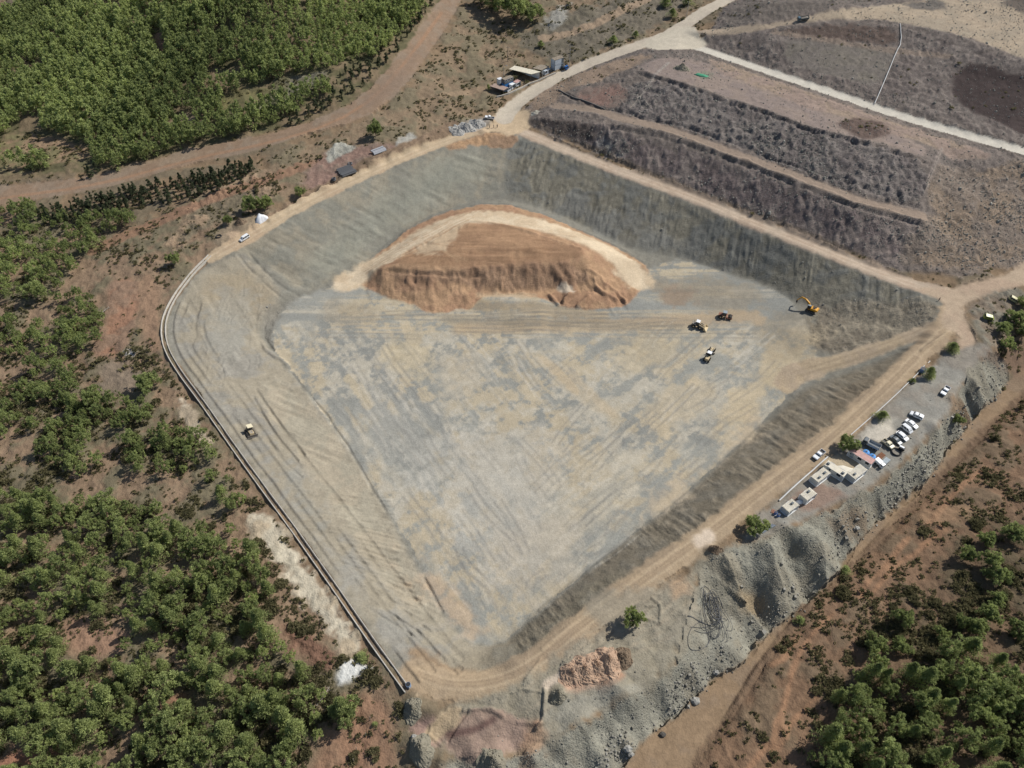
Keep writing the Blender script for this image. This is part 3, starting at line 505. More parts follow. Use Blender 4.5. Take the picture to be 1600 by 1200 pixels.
# rock tips: each load slid down its own fan
i = np.nonzero(CLS == 5)[0]; Pd = PL(DUMP_C); s_d, s_al = dist_line(X[i], Y[i], Pd)
fan = fbm(s_al / 7.0 + .15 * n2[i], s_d / 40.0, 1.0, 2, 13); fan2 = 1 - 2 * np.abs(fbm(s_al / 9.0, s_d / 30., 1.0, 2, 14))
m = (X[i] > P(850,1165)[0] - 5) & (Y[i] < P(1540,545)[1] + 3)
Z[i] += np.where(m, (2.0 * fan + 1.5 * fan2) * sstep(0, 4, s_d) * sstep(22, 12, s_d), 0).astype(np.float32)
# heaps of the old tip
i = np.nonzero((CLS == 5) & (Y > 190))[0]
hp = np.maximum(0, 1 - 2.1 * np.abs(fbm(X[i], Y[i], 5, 2, 2))) * sstep(.62, .95, ROUGH[i])
lp = np.maximum(0, fbm(X[i], Y[i], 2.2, 3, 6) + .1) * sstep(.35, .6, ROUGH[i])
Z[i] += (.45 * hp + .42 * lp + .28 * np.abs(n3[i]) * sstep(.35, .6, ROUGH[i])).astype(np.float32)
# single furrows, windrows and drains
for L, w, h in [
 ([(p[0], p[1] - 3) for p in NE_BEN[2:]], .9, .7), ([(p[0], p[1] + 4) for p in NE_BEN[2:]], .8, -.6), ([(p[0], p[1] + 1) for p in NE_CRE[2:9]], 1.0, .7), ([(p[0], p[1] + 6) for p in NE_CRE[2:9]], 1.0, -.7), ([(412,495),(406,512),(407,530),(421,549),(446,570)], 1.0, .9), ([(415,498),(410,512),(412,530),(426,547)], .8, -.6),
 (RIM_NE[1:-1] and [(p[0] + 2, p[1] - 9) for p in RIM_NE[2:-1]], .8, .45), ([(p[0] - 3, p[1] - 9) for p in RIM_NW[2:-1]], .8, .5), ([(p[0] - 8, p[1] - 8) for p in RIM_SE[3:14]], .6, .25),
 ([(390,398),(420,430),(445,452),(466,462)], .6, -.45), ([(372,400),(410,440),(440,468)], .6, -.4), ([(405,500),(440,470)], .6, .4),
 ([(400,608),(430,655),(460,690),(475,710)], .6, -.55), ([(395,620),(430,680),(465,720)], .5, -.4), ([(420,690),(440,720),(470,745)], .5, -.35),
 ([(1267,588),(1200,656),(1133,718),(1047,795),(987,838),(915,897),(845,953)], .7, .22), ([(457,585),(527,670),(603,800)], .5, -.35), ([(664,905),(690,955)], .6, -.5),
 ([(650,985),(690,1030),(720,1045)], .7, -.6), ([(660,978),(700,1010),(722,1030)], .6, -.6), ([(680,985),(705,1010)], .6, -.45), ([(690,1030),(712,1052)], .6, -.4),
 ([(600,905),(655,940)], .5, -.35), ([(585,920),(640,960)], .5, -.35), ([(600,940),(640,990)], .5, -.35),
 ([(880,145),(905,158),(950,172),(1000,182),(1100,207),(1200,245),(1283,278),(1440,328)], .9, -.8), ([(820,1065),(845,1030)], .4, .3),
 ([(845,1080),(850,1130),(845,1134)], .6, .7), ([(812,1078),(846,1082)], .4, .3), ([(808,1128),(846,1133)], .4, .3), ([(1020,935),(1034,945),(1032,972)], .5, .5), ([(1010,948),(1032,945)], .4, .4), ([(1000,962),(1032,973)], .4, .3),
 ([(725,1110),(760,1106),(785,1118)], .6, .5), ([(730,1112),(700,1158)], .4, -.4), ([(700,1110),(665,1145),(690,1165)], .4, .3),
 ([(1410,800),(1360,855),(1310,903),(1260,950),(1200,1020),(1133,1127)], .8, .6), ([(1400,520),(1330,545)], .5, .4), ([(1480,520),(1440,548)], .6, .5),
 ([(420,345),(470,315),(540,275),(600,246),(660,222),(710,196)], 1.3, .8), ([(600,424),(660,426),(720,432),(760,428)], .8, -.7), ([(905,430),(925,445),(960,470)], 1.0, .9), ([(915,420),(945,440),(975,468)], .8, .8), ([(880,470),(900,455)], 1.0, .9), ([(905,480),(915,462)], 1.0, .9), ([(860,462),(872,476)], .9, .8),
 ([(735,346),(780,349),(860,373),(908,389)], .8, .5), ([(600,386),(650,350),(700,329),(770,316),(840,330)], .7, .4), ([(850,343),(900,356),(960,382),(1005,408)], .7, .4)]:
    furrow(L, w, h, sd=int(abs(h) * 10), wob=.14 if abs(h) < .62 else .9)
for k in range(22):       # fan of furrows on the lower terrace
    yy = 770 + k * 8.5; x0 = 470 + (yy - 770) * .66 + rs.uniform(-12, 10); x1 = 612 + (yy - 770) * .27 + rs.uniform(-16, 6)
    furrow([(x0, yy - 6 + (yy - 770) * .05), ((x0 + x1) / 2, yy + 3 + (yy - 770) * .13), (x1, yy + 12 + (yy - 770) * .22)], .42, rs.choice([-.34, -.26, .26]), sd=k)
for off, h in ((3.0, .35), (4.6, -.25), (6.5, -.22), (8.6, -.28), (11, -.2), (13.5, -.2)):      # tracks that follow the drain
    W_ = PL(CHAN[3:]); t_ = np.gradient(W_, axis=0); t_ /= np.linalg.norm(t_, axis=1)[:, None]; Q_ = W_ + np.stack([-t_[:, 1], t_[:, 0]], 1) * off
    Q_ = chaikin(Q_, False, 1); i = sub(Q_, 2); d, al = dist_line(X[i] + .12 * fbm(X[i], Y[i], 6, 2, int(off)), Y[i] + .12 * fbm(X[i], Y[i], 6, 2, 3), Q_)
    g_ = sstep(-.25, .15, fbm(al / 18 + off, al * 0 + off, 1.0, 2, 4)); Z[i] += (h * np.clip(1 - (d / .5) ** 2, 0, 1) * g_).astype(np.float32); C[i] *= (1 - .16 * np.clip(1 - (d / .7) ** 2, 0, 1) * g_)[:, None]
for k in range(26):       # scratches on the upper terrace
    x0 = rs.uniform(290, 400); y0 = rs.uniform(430, 560); a = R(rs.uniform(60, 150)) if x0 > 340 else R(rs.uniform(70, 110)); l = rs.uniform(15, 50)
    furrow([(x0, y0), (x0 + l * math.cos(a) + 5, y0 + l * .5 * math.sin(a)), (x0 + l * math.cos(a), y0 + l * math.sin(a))], .35, rs.choice([-.18, -.14, .14]), sd=k)
for k in range(24):       # spill lobes down the front of the stockpile
    x0 = 590 + k * 16 + rs.uniform(-9, 9); y0 = 424 if x0 < 905 else 424 + (x0 - 905) * .55; l = rs.uniform(22, 50) if x0 < 760 or x0 > 870 else rs.uniform(14, 26)
    furrow([(x0, y0), (x0 + rs.uniform(-5, 5) + (6 if x0 > 860 else 0), y0 + l * .55), (x0 + rs.uniform(-6, 8) + (14 if x0 > 860 else 0), y0 + l)], rs.uniform(.5, 1.6), rs.choice([.3, .5, -.3]), sd=k, wob=.7)
def cone(px, py, r, h, ry=None):
    x, y = P(px, py); ry = ry or r; q = np.array([[x - r, y - ry], [x + r, y + ry]]); i = sub(q, r)
    d = np.hypot((X[i] - x) / r, (Y[i] - y) / ry) + .16 * n2[i] + .07 * n3[i]
    Z[i] += (h * np.clip(1 - d, 0, 1) ** 1.1).astype(np.float32)
for a in [(650,1105,3.2,1.8),(672,1112,3,1.4),(655,1175,4.2,2.6),(690,1190,3,1.6),(745,1185,3.2,1.8),(775,1192,4,2.2),(835,1195,3.6,2.2),(895,1050,3.2,1.6),(920,1040,3.2,1.8),(948,1032,3.4,2),(968,1028,2.6,1.5),(875,1085,2.6,1.8),(1112,862,2,1.4),
          (1130,880,4,1.6),(1150,900,4,1.8),(1120,905,3.5,1.6),(1150,865,4,1.5),(1185,870,4,1.5),(1170,890,4,1.6),(1110,935,3.5,1.6),(1140,990,5,2.2),(1125,960,3,1.5),(1230,830,4,1.6),(1255,845,4,1.6),(1210,860,4,1.4),(1460,670,3,1.3),(1470,690,3.4,1.4),(1495,655,3.5,1.4),(1420,730,3.5,1.3),
          (960,1075,4,1.6),(985,1100,4,1.6),(910,1140,4.5,1.8),(880,1175,4.5,1.8),(940,1180,4,1.8),
          (1360,200,3.5,1.0),(1325,195,3,.8),(1375,208,3,.8),(755,206,2.5,1),(375,352,3,1.5),(1065,108,3.5,1.2),(1290,540,1.5,.8)]:
    cone(*a)
C = np.clip(C * (1 + .05 * n4 + .04 * n3)[:, None], .01, .9)
print('painted', round(time.time() - T0, 1))
ZG = Z.reshape(NY, NX)
def gidx(x, y):
    x = np.asarray(x, float); y = np.asarray(y, float)
    r = np.interp(y, ROWY, np.arange(NY)); u = np.interp(x / Wd(y), UU, np.arange(NX)); return r, u
def ground(x, y):
    r, u = gidx(x, y); r0 = np.minimum(r.astype(int), NY - 2); u0 = np.minimum(u.astype(int), NX - 2); a = r - r0; b = u - u0
    return (ZG[r0, u0] * (1 - b) + ZG[r0, u0 + 1] * b) * (1 - a) + (ZG[r0 + 1, u0] * (1 - b) + ZG[r0 + 1, u0 + 1] * b) * a
def gsample(A, x, y):
    r, u = gidx(x, y); return A.reshape(NY, NX)[np.round(r).astype(int), np.round(u).astype(int)]
def G(px, py):
    x, y = P(px, py); return Vector((x, y, float(ground(x, y))))

# ------------------------------------------------------------------ materials
def mat(name, col=(.5, .5, .5), rough=.6, metal=0.0, noise=0.0, nscale=8.0, bump=0.0, spec=None, col2=None):
    m = bpy.data.materials.new(name); m.use_nodes = True; nt = m.node_tree; b = nt.nodes['Principled BSDF']
    b.inputs['Base Color'].default_value = (*col, 1); b.inputs['Roughness'].default_value = rough; b.inputs['Metallic'].default_value = metal
    if spec is not None: b.inputs['Specular IOR Level'].default_value = spec
    if noise or col2 is not None or bump:
        tc = nt.nodes.new('ShaderNodeTexCoord'); nz = nt.nodes.new('ShaderNodeTexNoise'); nz.inputs['Scale'].default_value = nscale; nz.inputs['Detail'].default_value = 5
        nt.links.new(tc.outputs['Object'], nz.inputs['Vector'])
        rp = nt.nodes.new('ShaderNodeValToRGB'); c2 = col2 if col2 is not None else tuple(c * (1 - noise) for c in col)
        rp.color_ramp.elements[0].position = .35; rp.color_ramp.elements[1].position = .65
        rp.color_ramp.elements[0].color = (*c2, 1); rp.color_ramp.elements[1].color = (*col, 1)
        nt.links.new(nz.outputs[0], rp.inputs[0]); nt.links.new(rp.outputs[0], b.inputs['Base Color'])
        if bump:
            bp = nt.nodes.new('ShaderNodeBump'); bp.inputs['Strength'].default_value = bump; bp.inputs['Distance'].default_value = .05
            nt.links.new(nz.outputs[0], bp.inputs['Height']); nt.links.new(bp.outputs[0], b.inputs['Normal'])
    return m
def ground_material():
    m = bpy.data.materials.new('ground'); m.use_nodes = True; nt = m.node_tree; b = nt.nodes['Principled BSDF']; L = nt.links.new
    b.inputs['Roughness'].default_value = .95; b.inputs['Specular IOR Level'].default_value = .15
    at = nt.nodes.new('ShaderNodeAttribute'); at.attribute_name = 'Col'; ar = nt.nodes.new('ShaderNodeAttribute'); ar.attribute_name = 'Rough'
    geo = nt.nodes.new('ShaderNodeNewGeometry')
    nz = nt.nodes.new('ShaderNodeTexNoise'); nz.inputs['Scale'].default_value = 1.9; nz.inputs['Detail'].default_value = 8; nz.inputs['Roughness'].default_value = .68
    vo = nt.nodes.new('ShaderNodeTexVoronoi'); vo.inputs['Scale'].default_value = 2.6
    L(geo.outputs['Position'], nz.inputs['Vector']); L(geo.outputs['Position'], vo.inputs['Vector'])
    mr = nt.nodes.new('ShaderNodeMapRange'); mr.inputs[1].default_value = .3; mr.inputs[2].default_value = .7; mr.inputs[3].default_value = .86; mr.inputs[4].default_value = 1.14
    L(nz.outputs[0], mr.inputs[0])
    vm = nt.nodes.new('ShaderNodeVectorMath'); vm.operation = 'SCALE'; L(at.outputs['Color'], vm.inputs[0]); L(mr.outputs[0], vm.inputs['Scale'])
    # single stones: each cell a slightly different grey where the ground is stony
    sx = nt.nodes.new('ShaderNodeSeparateColor'); L(vo.outputs['Color'], sx.inputs[0])
    m2 = nt.nodes.new('ShaderNodeMapRange'); m2.inputs[3].default_value = .84; m2.inputs[4].default_value = 1.16; L(sx.outputs[0], m2.inputs[0])
    mx = nt.nodes.new('ShaderNodeMix'); mx.data_type = 'FLOAT'; mx.inputs[2].default_value = 1.0; L(m2.outputs[0], mx.inputs[3])
    mf = nt.nodes.new('ShaderNodeMath'); mf.operation = 'MINIMUM'; mf.inputs[1].default_value = 1.0; L(ar.outputs['Fac'], mf.inputs[0]); L(mf.outputs[0], mx.inputs[0])
    v2 = nt.nodes.new('ShaderNodeVectorMath'); v2.operation = 'SCALE'; L(vm.outputs[0], v2.inputs[0]); L(mx.outputs[0], v2.inputs['Scale'])
    L(v2.outputs[0], b.inputs['Base Color'])
    ad = nt.nodes.new('ShaderNodeMath'); ad.operation = 'MULTIPLY_ADD'; L(vo.outputs['Distance'], ad.inputs[0]); ad.inputs[1].default_value = -.6; L(nz.outputs[0], ad.inputs[2])
    bs = nt.nodes.new('ShaderNodeMath'); bs.operation = 'MULTIPLY_ADD'; bs.inputs[1].default_value = .9; bs.inputs[2].default_value = .25; bs.use_clamp = True; L(mf.outputs[0], bs.inputs[0])
    bp = nt.nodes.new('ShaderNodeBump'); bp.inputs['Distance'].default_value = .22; L(bs.outputs[0], bp.inputs['Strength']); L(ad.outputs[0], bp.inputs['Height']); L(bp.outputs[0], b.inputs['Normal'])
    return m
M_GROUND = ground_material()

# ------------------------------------------------------------------ tags
def tag(o, label=None, cat=None, group=None, kind=None):
    if label: o['label'] = label
    if cat: o['category'] = cat
    if group: o['group'] = group
    if kind: o['kind'] = kind
    return o
def np_mesh(name, V, F, m, smooth=True, attrs=None, fattr=None):
    "V (n,3), F (k,3|4) numpy -> mesh"
    me = bpy.data.meshes.new(name); k = F.shape[1]
    me.vertices.add(len(V)); me.vertices.foreach_set('co', np.ascontiguousarray(V, np.float32).ravel())
    me.loops.add(F.size); me.loops.foreach_set('vertex_index', np.ascontiguousarray(F, np.int32).ravel())
    me.polygons.add(len(F)); me.polygons.foreach_set('loop_start', np.arange(0, F.size, k, dtype=np.int32))
    me.polygons.foreach_set('use_smooth', np.full(len(F), smooth, bool))
    if attrs:
        for n, (tp, arr) in attrs.items():
            a = me.attributes.new(n, tp, 'POINT'); a.data.foreach_set('color' if tp == 'FLOAT_COLOR' else 'value', np.ascontiguousarray(arr, np.float32).ravel())
    me.update(calc_edges=True)
    for mm in (m if isinstance(m, (list, tuple)) else [m]): me.materials.append(mm)
    return me
def link(name, me, parent=None):
    o = bpy.data.objects.new(name, me); COL.objects.link(o)
    if parent: o.parent = parent
    return o
# split the one sheet into the named stretches of ground (they share their border vertices' positions)
jj, ii = np.meshgrid(np.arange(NY - 1), np.arange(NX - 1), indexing='ij')
q = np.stack([jj * NX + ii, jj * NX + ii + 1, (jj + 1) * NX + ii + 1, (jj + 1) * NX + ii], -1).reshape(-1, 4)
fc = CLS[q[:, 0]]
COL4 = np.concatenate([C, np.ones((N, 1), np.float32)], 1)
for c, nm in enumerate(['terrain', 'pit_floor', 'pit_slope', 'dirt_road', 'paved_road', 'rubble_slope', 'soil_mound']):
    F = q[fc == c]; 
    if not len(F): continue
    used, inv = np.unique(F.ravel(), return_inverse=True)
    me = np_mesh(nm, np.stack([X[used], Y[used], Z[used]], 1), inv.reshape(-1, 4), M_GROUND, True, {'Col': ('FLOAT_COLOR', COL4[used]), 'Rough': ('FLOAT', np.clip(ROUGH[used] + .4 * GRAV[used], 0, 1))})
    o = link(nm, me)
    if c == 6: tag(o, 'large orange soil stockpile with a pale haul track over it, inside the grey pit', 'soil mound')
    else: tag(o, kind='structure')
print('ground built', round(time.time() - T0, 1))
#SCATTER
# ------------------------------------------------------------------ trees, scrub and loose rock
def leaf_material(name, dark, light, rnd=.25):
    m = bpy.data.materials.new(name); m.use_nodes = True; nt = m.node_tree; L = nt.links.new; nt.nodes.clear()
    at = nt.nodes.new('ShaderNodeAttribute'); at.attribute_name = 'Tint'
    oi = nt.nodes.new('ShaderNodeObjectInfo')
    ad = nt.nodes.new('ShaderNodeMath'); ad.operation = 'MULTIPLY_ADD'; ad.inputs[1].default_value = rnd; ad.inputs[2].default_value = -rnd / 2; L(oi.outputs['Random'], ad.inputs[0])
    sm = nt.nodes.new('ShaderNodeMath'); sm.operation = 'ADD'; sm.use_clamp = True; L(at.outputs['Fac'], sm.inputs[0]); L(ad.outputs[0], sm.inputs[1])
    rp = nt.nodes.new('ShaderNodeValToRGB'); rp.color_ramp.elements[0].color = (*dark, 1); rp.color_ramp.elements[1].color = (*light, 1); L(sm.outputs[0], rp.inputs[0])
    df = nt.nodes.new('ShaderNodeBsdfDiffuse'); tr = nt.nodes.new('ShaderNodeBsdfTranslucent'); mx = nt.nodes.new('ShaderNodeMixShader'); mx.inputs[0].default_value = .45
    L(rp.outputs[0], df.inputs[0]); L(rp.outputs[0], tr.inputs[0]); L(df.outputs[0], mx.inputs[1]); L(tr.outputs[0], mx.inputs[2])
    o = nt.nodes.new('ShaderNodeOutputMaterial'); L(mx.outputs[0], o.inputs[0]); return m
M_PINE = leaf_material('pine_needles', (.15,.185,.078), (.50,.56,.225))
M_DARKP = leaf_material('dark_needles', (.06,.075,.045), (.17,.195,.11))
M_SCRUB = leaf_material('scrub_leaves', (.085,.085,.045), (.25,.225,.12), .4)
M_DRY = leaf_material('dry_twigs', (.10,.085,.065), (.22,.20,.17), .3)
M_BARK = mat('bark', (.12,.085,.06), .9, noise=.4, nscale=6)
M_WOOD = mat('grey_wood', (.33,.29,.24), .9, noise=.3, nscale=9)

def leaves(rs, cen, rad, n, ll, lw, up=.25, flat=1.0):
    "leaf blades spread through a clump; returns V (4n,3)"
    d = rs.normal(size=(n, 3)); d[:, 2] = d[:, 2] + up; d /= np.linalg.norm(d, axis=1)[:, None]
    p = cen + d * (rad * rs.uniform(.35, 1.0, n)[:, None] ** .6) * np.array([1, 1, flat])
    a = d + rs.normal(size=(n, 3)) * .35; a[:, 2] += .15; a /= np.linalg.norm(a, axis=1)[:, None]
    b = np.cross(a, rs.normal(size=(n, 3))); b /= np.linalg.norm(b, axis=1)[:, None] + 1e-9
    l = ll * rs.uniform(.6, 1.3, n)[:, None]; w = lw * rs.uniform(.7, 1.3, n)[:, None]
    return np.stack([p - a * l * .5 - b * w * .4, p - a * l * .5 + b * w * .4, p + a * l * .5 + b * w * .5, p + a * l * .5 - b * w * .5], 1).reshape(-1, 3)
def crown_arrays(seed, h, r, ncl, nlf, ll, lw, form='round'):
    rs = np.random.RandomState(seed); Vs, Ts, cs = [], [], []
    lobes = rs.uniform(0, 6.28, 5)
    for k in range(ncl):
        if form == 'cone':
            t = rs.rand() ** .75; z = h * (.12 + .86 * t); rr = r * (1 - t) ** .85 * rs.uniform(.35, 1.0) + .12; th = rs.uniform(0, 6.28); rc = r * (.34 * (1 - t) + .16)
        elif form == 'bush':
            th = rs.uniform(0, 6.28); q = rs.rand() ** .5; rr = r * .8 * q; z = h * (.25 + .55 * (1 - q * q) * rs.uniform(.6, 1.1)); rc = r * rs.uniform(.25, .42)
        else:
            th = rs.uniform(0, 6.28); ct = rs.uniform(-.55, 1.0); st = math.sqrt(1 - ct * ct); q = rs.uniform(.45, 1.0)
            lob = 1 + .30 * math.cos(3 * th + lobes[0]) + .20 * math.cos(5 * th + lobes[1])
            rr = r * st * q * lob; z = h * .55 + h * .42 * ct * q * (1 + .12 * math.cos(2 * th + lobes[2])); rc = r * rs.uniform(.09, .19)
        c = np.array([rr * math.cos(th), rr * math.sin(th), z]); cs.append(c)
        n = max(4, int(nlf * rs.uniform(.7, 1.3)))
        Vs.append(leaves(rs, c, rc, n, ll, lw, .35 if form != 'round' else .75, .8 if form != 'round' else 1.35)); t0 = np.clip(rs.normal(.5, .2), .05, .95)
        Ts.append(np.repeat(np.clip(t0 + rs.normal(0, .1, n), 0, 1), 4))
    V = np.concatenate(Vs); return V, np.concatenate(Ts).astype(np.float32), cs
def quads(n): return np.arange(4 * n, dtype=np.int32).reshape(-1, 4)
def tube_arrays(path, rad, sides=5):
    V, F = [], []; path = [np.asarray(p, float) for p in path]
    for i, p in enumerate(path):
        t = path[min(i + 1, len(path) - 1)] - path[max(i - 1, 0)]; t /= np.linalg.norm(t) + 1e-9
        u = np.cross(t, [0, 0, 1.0] if abs(t[2]) < .9 else [1.0, 0, 0]); u /= np.linalg.norm(u); w = np.cross(t, u)
        for k in range(sides):
            a = 6.2832 * k / sides; V.append(p + (u * math.cos(a) + w * math.sin(a)) * rad[i])
        if i:
            for k in range(sides):
                F.append([(i - 1) * sides + k, (i - 1) * sides + (k + 1) % sides, i * sides + (k + 1) % sides, i * sides + k])
    return np.array(V), np.array(F, np.int32)
def trunk_arrays(seed, h, r, cs, form):
    rs = np.random.RandomState(seed + 50); tr = .022 * h + .03
    top = h * (.92 if form == 'cone' else .78)
    path = [np.array([0, 0, -.3])] + [np.array([rs.normal(0, .04 * h * f), rs.normal(0, .04 * h * f), top * f]) for f in (.3, .6, 1.0)]
    V, F = tube_arrays(path, [tr * 1.3, tr, tr * .7, tr * .25], 6); Vs, Fs, n = [V], [F], len(V)
    for c in sorted(cs, key=lambda c: -math.hypot(c[0], c[1]))[:max(5, len(cs) // 4)]:
        z0 = max(.2 * h, c[2] - .5 * math.hypot(c[0], c[1])); V, F = tube_arrays([np.array([0, 0, z0]), np.array([c[0] * .5, c[1] * .5, z0 * .6 + c[2] * .4]), c], [tr * .45, tr * .3, tr * .1], 4)
        Vs.append(V); Fs.append(F + n); n += len(V)
    return np.concatenate(Vs), np.concatenate(Fs)
def tree_proto(name, seed, h, r, ncl, nlf, ll, lw, form, m):
    V, T, cs = crown_arrays(seed, h, r, ncl, nlf, ll, lw, form)
    cm = np_mesh('crown', V, quads(len(V) // 4), m, False, {'Tint': ('FLOAT', T)})
    V, F = trunk_arrays(seed, h, r, cs, form); return cm, np_mesh('trunk', V, F, M_BARK)
PINES = [tree_proto('pine', 100 + k, 6.0, 2.7 + .25 * (k % 3), 84, 40, .38, .11, 'round', M_PINE) for k in range(7)]
TALLP = [tree_proto('tall', 200 + k, 7.0, 2.3, 84, 36, .38, .11, 'cone', M_PINE) for k in range(4)]
FULLP = [tree_proto('full', 150 + k, 6.0, 2.8, 150, 52, .34, .12, 'round', M_PINE) for k in range(3)]
DARKS = [tree_proto('dark', 300 + k, 5.0, 1.05, 26, 46, .36, .14, 'cone', M_DARKP) for k in range(4)]
BUSHM = []
for k in range(6):
    V, T, cs = crown_arrays(400 + k, 1.3, 1.2, 16, 36, .26, .13, 'bush'); BUSHM.append(np_mesh('shrub', V, quads(len(V) // 4), M_SCRUB, False, {'Tint': ('FLOAT', T)}))
GBUSH = []
for k in range(3):
    V, T, cs = crown_arrays(430 + k, 1.6, 1.2, 20, 40, .28, .13, 'bush'); GBUSH.append(np_mesh('green_shrub', V, quads(len(V) // 4), M_PINE, False, {'Tint': ('FLOAT', T)}))
V, T, cs = crown_arrays(450, 1.6, 1.5, 14, 26, .5, .04, 'bush'); DRYM = np_mesh('dry_shrub', V, quads(len(V) // 4), M_DRY, False, {'Tint': ('FLOAT', T)})

def put_tree(name, proto, x, y, s, sz, rz, label, cat, group=None):
    e = bpy.data.objects.new(name, None); COL.objects.link(e); e.empty_display_size = .5
    e.location = (x, y, float(ground(x, y)) - .1); e.rotation_euler = (0, 0, rz); e.scale = (s, s, sz)
    tag(e, label, cat, group); link('crown', proto[0], e); link('trunk', proto[1], e); return e
def scatter(Lpx, spacing, seed, holes=(), grow=0.0):
    "thinned points inside a surveyed outline"
    Pw = PL(Lpx); rs = np.random.RandomState(seed); lo = Pw.min(0); hi = Pw.max(0); c = spacing * .8
    gx, gy = np.meshgrid(np.arange(lo[0], hi[0] + c, c), np.arange(lo[1], hi[1] + c, c))
    x = (gx + rs.uniform(-.5, .5, gx.shape) * c).ravel(); y = (gy + rs.uniform(-.5, .5, gx.shape) * c).ravel()
    m = inside(x, y, Pw)
    for h in holes: m &= ~inside(x, y, PL(h))
    x, y = x[m], y[m]; o = rs.permutation(len(x)); x, y = x[o], y[o]; keep = []; grid = {}
    for i in range(len(x)):
        g = (int(x[i] // spacing), int(y[i] // spacing)); ok = True
        for a in (-1, 0, 1):
            for b in (-1, 0, 1):
                for j in grid.get((g[0] + a, g[1] + b), ()):
                    if (x[i] - x[j]) ** 2 + (y[i] - y[j]) ** 2 < (spacing * .78) ** 2: ok = False
        if ok: grid.setdefault(g, []).append(i); keep.append(i)
    return x[keep], y[keep], rs

# woods of countable pines: outline, spacing, smallest and largest height, label, group
WOODS = [
 ([(-40,335),(40,330),(120,342),(165,330),(205,338),(208,352),(170,372),(150,392),(120,420),(95,455),(70,474),(-40,470)], 4.2, 4.5, 6.5, [], 'grey-green pine in the dense wood left of the red dirt path, below the orange track', 'pines of the wood below the orange track'),
 ([(95,462),(140,466),(165,505),(160,540),(130,548),(95,520)], 3.3, 4, 5.5, [], 'pine in the compact clump beside the bare red clearing, left of the drain', 'pines beside the red clearing'),
 ([(45,512),(90,505),(130,545),(128,560),(70,572),(50,555)], 3.4, 3.5, 5, [], 'round pine in the second clump in from the left edge, west of the clearing', 'pines of the second western clump'),
 ([(-40,508),(20,505),(42,530),(40,560),(-40,570)], 3.6, 4, 5, [], 'pine at the left edge level with the red clearing', 'pines at the left edge'),
 ([(55,575),(110,568),(125,600),(120,640),(70,640),(55,610)], 3.6, 4, 5.5, [], 'tall dark pine in the clump under the bare grey-brown clearing', 'pines under the grey-brown clearing'),
 ([(-40,600),(55,605),(62,670),(20,690),(-40,690)], 4.0, 4, 5.5, [], 'pine in the open stand at the left edge, above the scrubby slope', 'pines of the open stand at the left edge'),
 ([(130,618),(250,630),(245,660),(190,672),(140,680),(100,660)], 3.4, 4, 5.5, [], 'pine in the belt of trees just below the big lone pine', 'pines of the belt below the lone pine'),
 ([(65,665),(140,665),(160,735),(120,745),(60,725)], 3.5, 4.5, 6, [], 'pine in the thick clump left of the middle wood', 'pines of the thick western clump'),
 ([(195,690),(260,670),(300,672),(345,700),(348,722),(300,735),(230,745),(200,730)], 3.3, 4, 5.5, [], 'pine in the long clump nearest the bulldozer', 'pines of the clump near the bulldozer'),
 ([(330,748),(362,750),(385,790),(370,803),(340,790)], 3.0, 4, 5, [], 'pine in the small clump above the white rock strip', 'pines above the white rock strip'),
 ([(-60,775),(60,782),(160,785),(250,800),(300,835),(370,830),(400,860),(425,930),(415,975),(460,1030),(490,1045),(480,1080),(400,1140),(420,1230),(-60,1230)], 3.9, 4.5, 7.0,
  [[(98,970),(150,962),(196,985),(185,1022),(130,1032),(100,1008)], [(212,1088),(245,1076),(290,1086),(284,1106),(228,1114)], [(-40,1180),(60,1166),(100,1178),(60,1202),(-40,1230)], [(20,828),(90,825),(85,850),(30,852)], [(250,885),(330,880),(300,905),(262,905)], [(40,935),(75,930),(72,950),(42,952)]],
  'light green pine in the large wood that fills the bottom left corner', 'pines of the bottom left wood'),
 ([(470,1095),(500,1082),(545,1092),(548,1120),(500,1150),(470,1180),(425,1210),(420,1150)], 3.8, 5, 6.5, [], 'bushy bright pine on the right edge of the bottom left wood, by the red earth', 'pines on the edge of the bottom left wood'),
 ([(1240,1230),(1270,1170),(1315,1130),(1300,1090),(1340,1050),(1390,1035),(1440,1040),(1490,1010),(1540,1035),(1600,1070),(1640,1060),(1640,1230)], 3.7, 5, 7, [[(1360,1140),(1410,1145),(1400,1160),(1360,1160)]], 'bright green pine in the dense wood that fills the bottom right corner', 'pines of the bottom right wood')]
n_tree = 0; TREEXY = []; CAND = []
for wi, (poly, sp, h0, h1, holes, label, grp) in enumerate(WOODS):
    xs, ys, rs = scatter(poly, sp * .84, 40 + wi, holes)
    for x, y in zip(xs, ys):
        h = rs.uniform(h0, h1) * rs.choice([.55, .75, .95, 1.0, 1.1]); pr = PINES[rs.randint(7)] if rs.rand() < .5 else TALLP[rs.randint(4)]
        s = h / 6.0 * rs.uniform(.7, .98); CAND.append((s / (y * CT + CAM_H * ST), pr, x, y, s, h / 6.0, rs.uniform(0, 6.28), label, grp))
CAND.sort(key=lambda c: -c[0]); REST = CAND[258:]
for _, pr, x, y, s, sz, rz, label, grp in CAND[:258]:
    put_tree('pine_tree', pr, x, y, s, sz, rz, label, 'tree', grp); TREEXY.append((x, y, 2.4 * s)); n_tree += 1
print('wood pines', len(CAND))
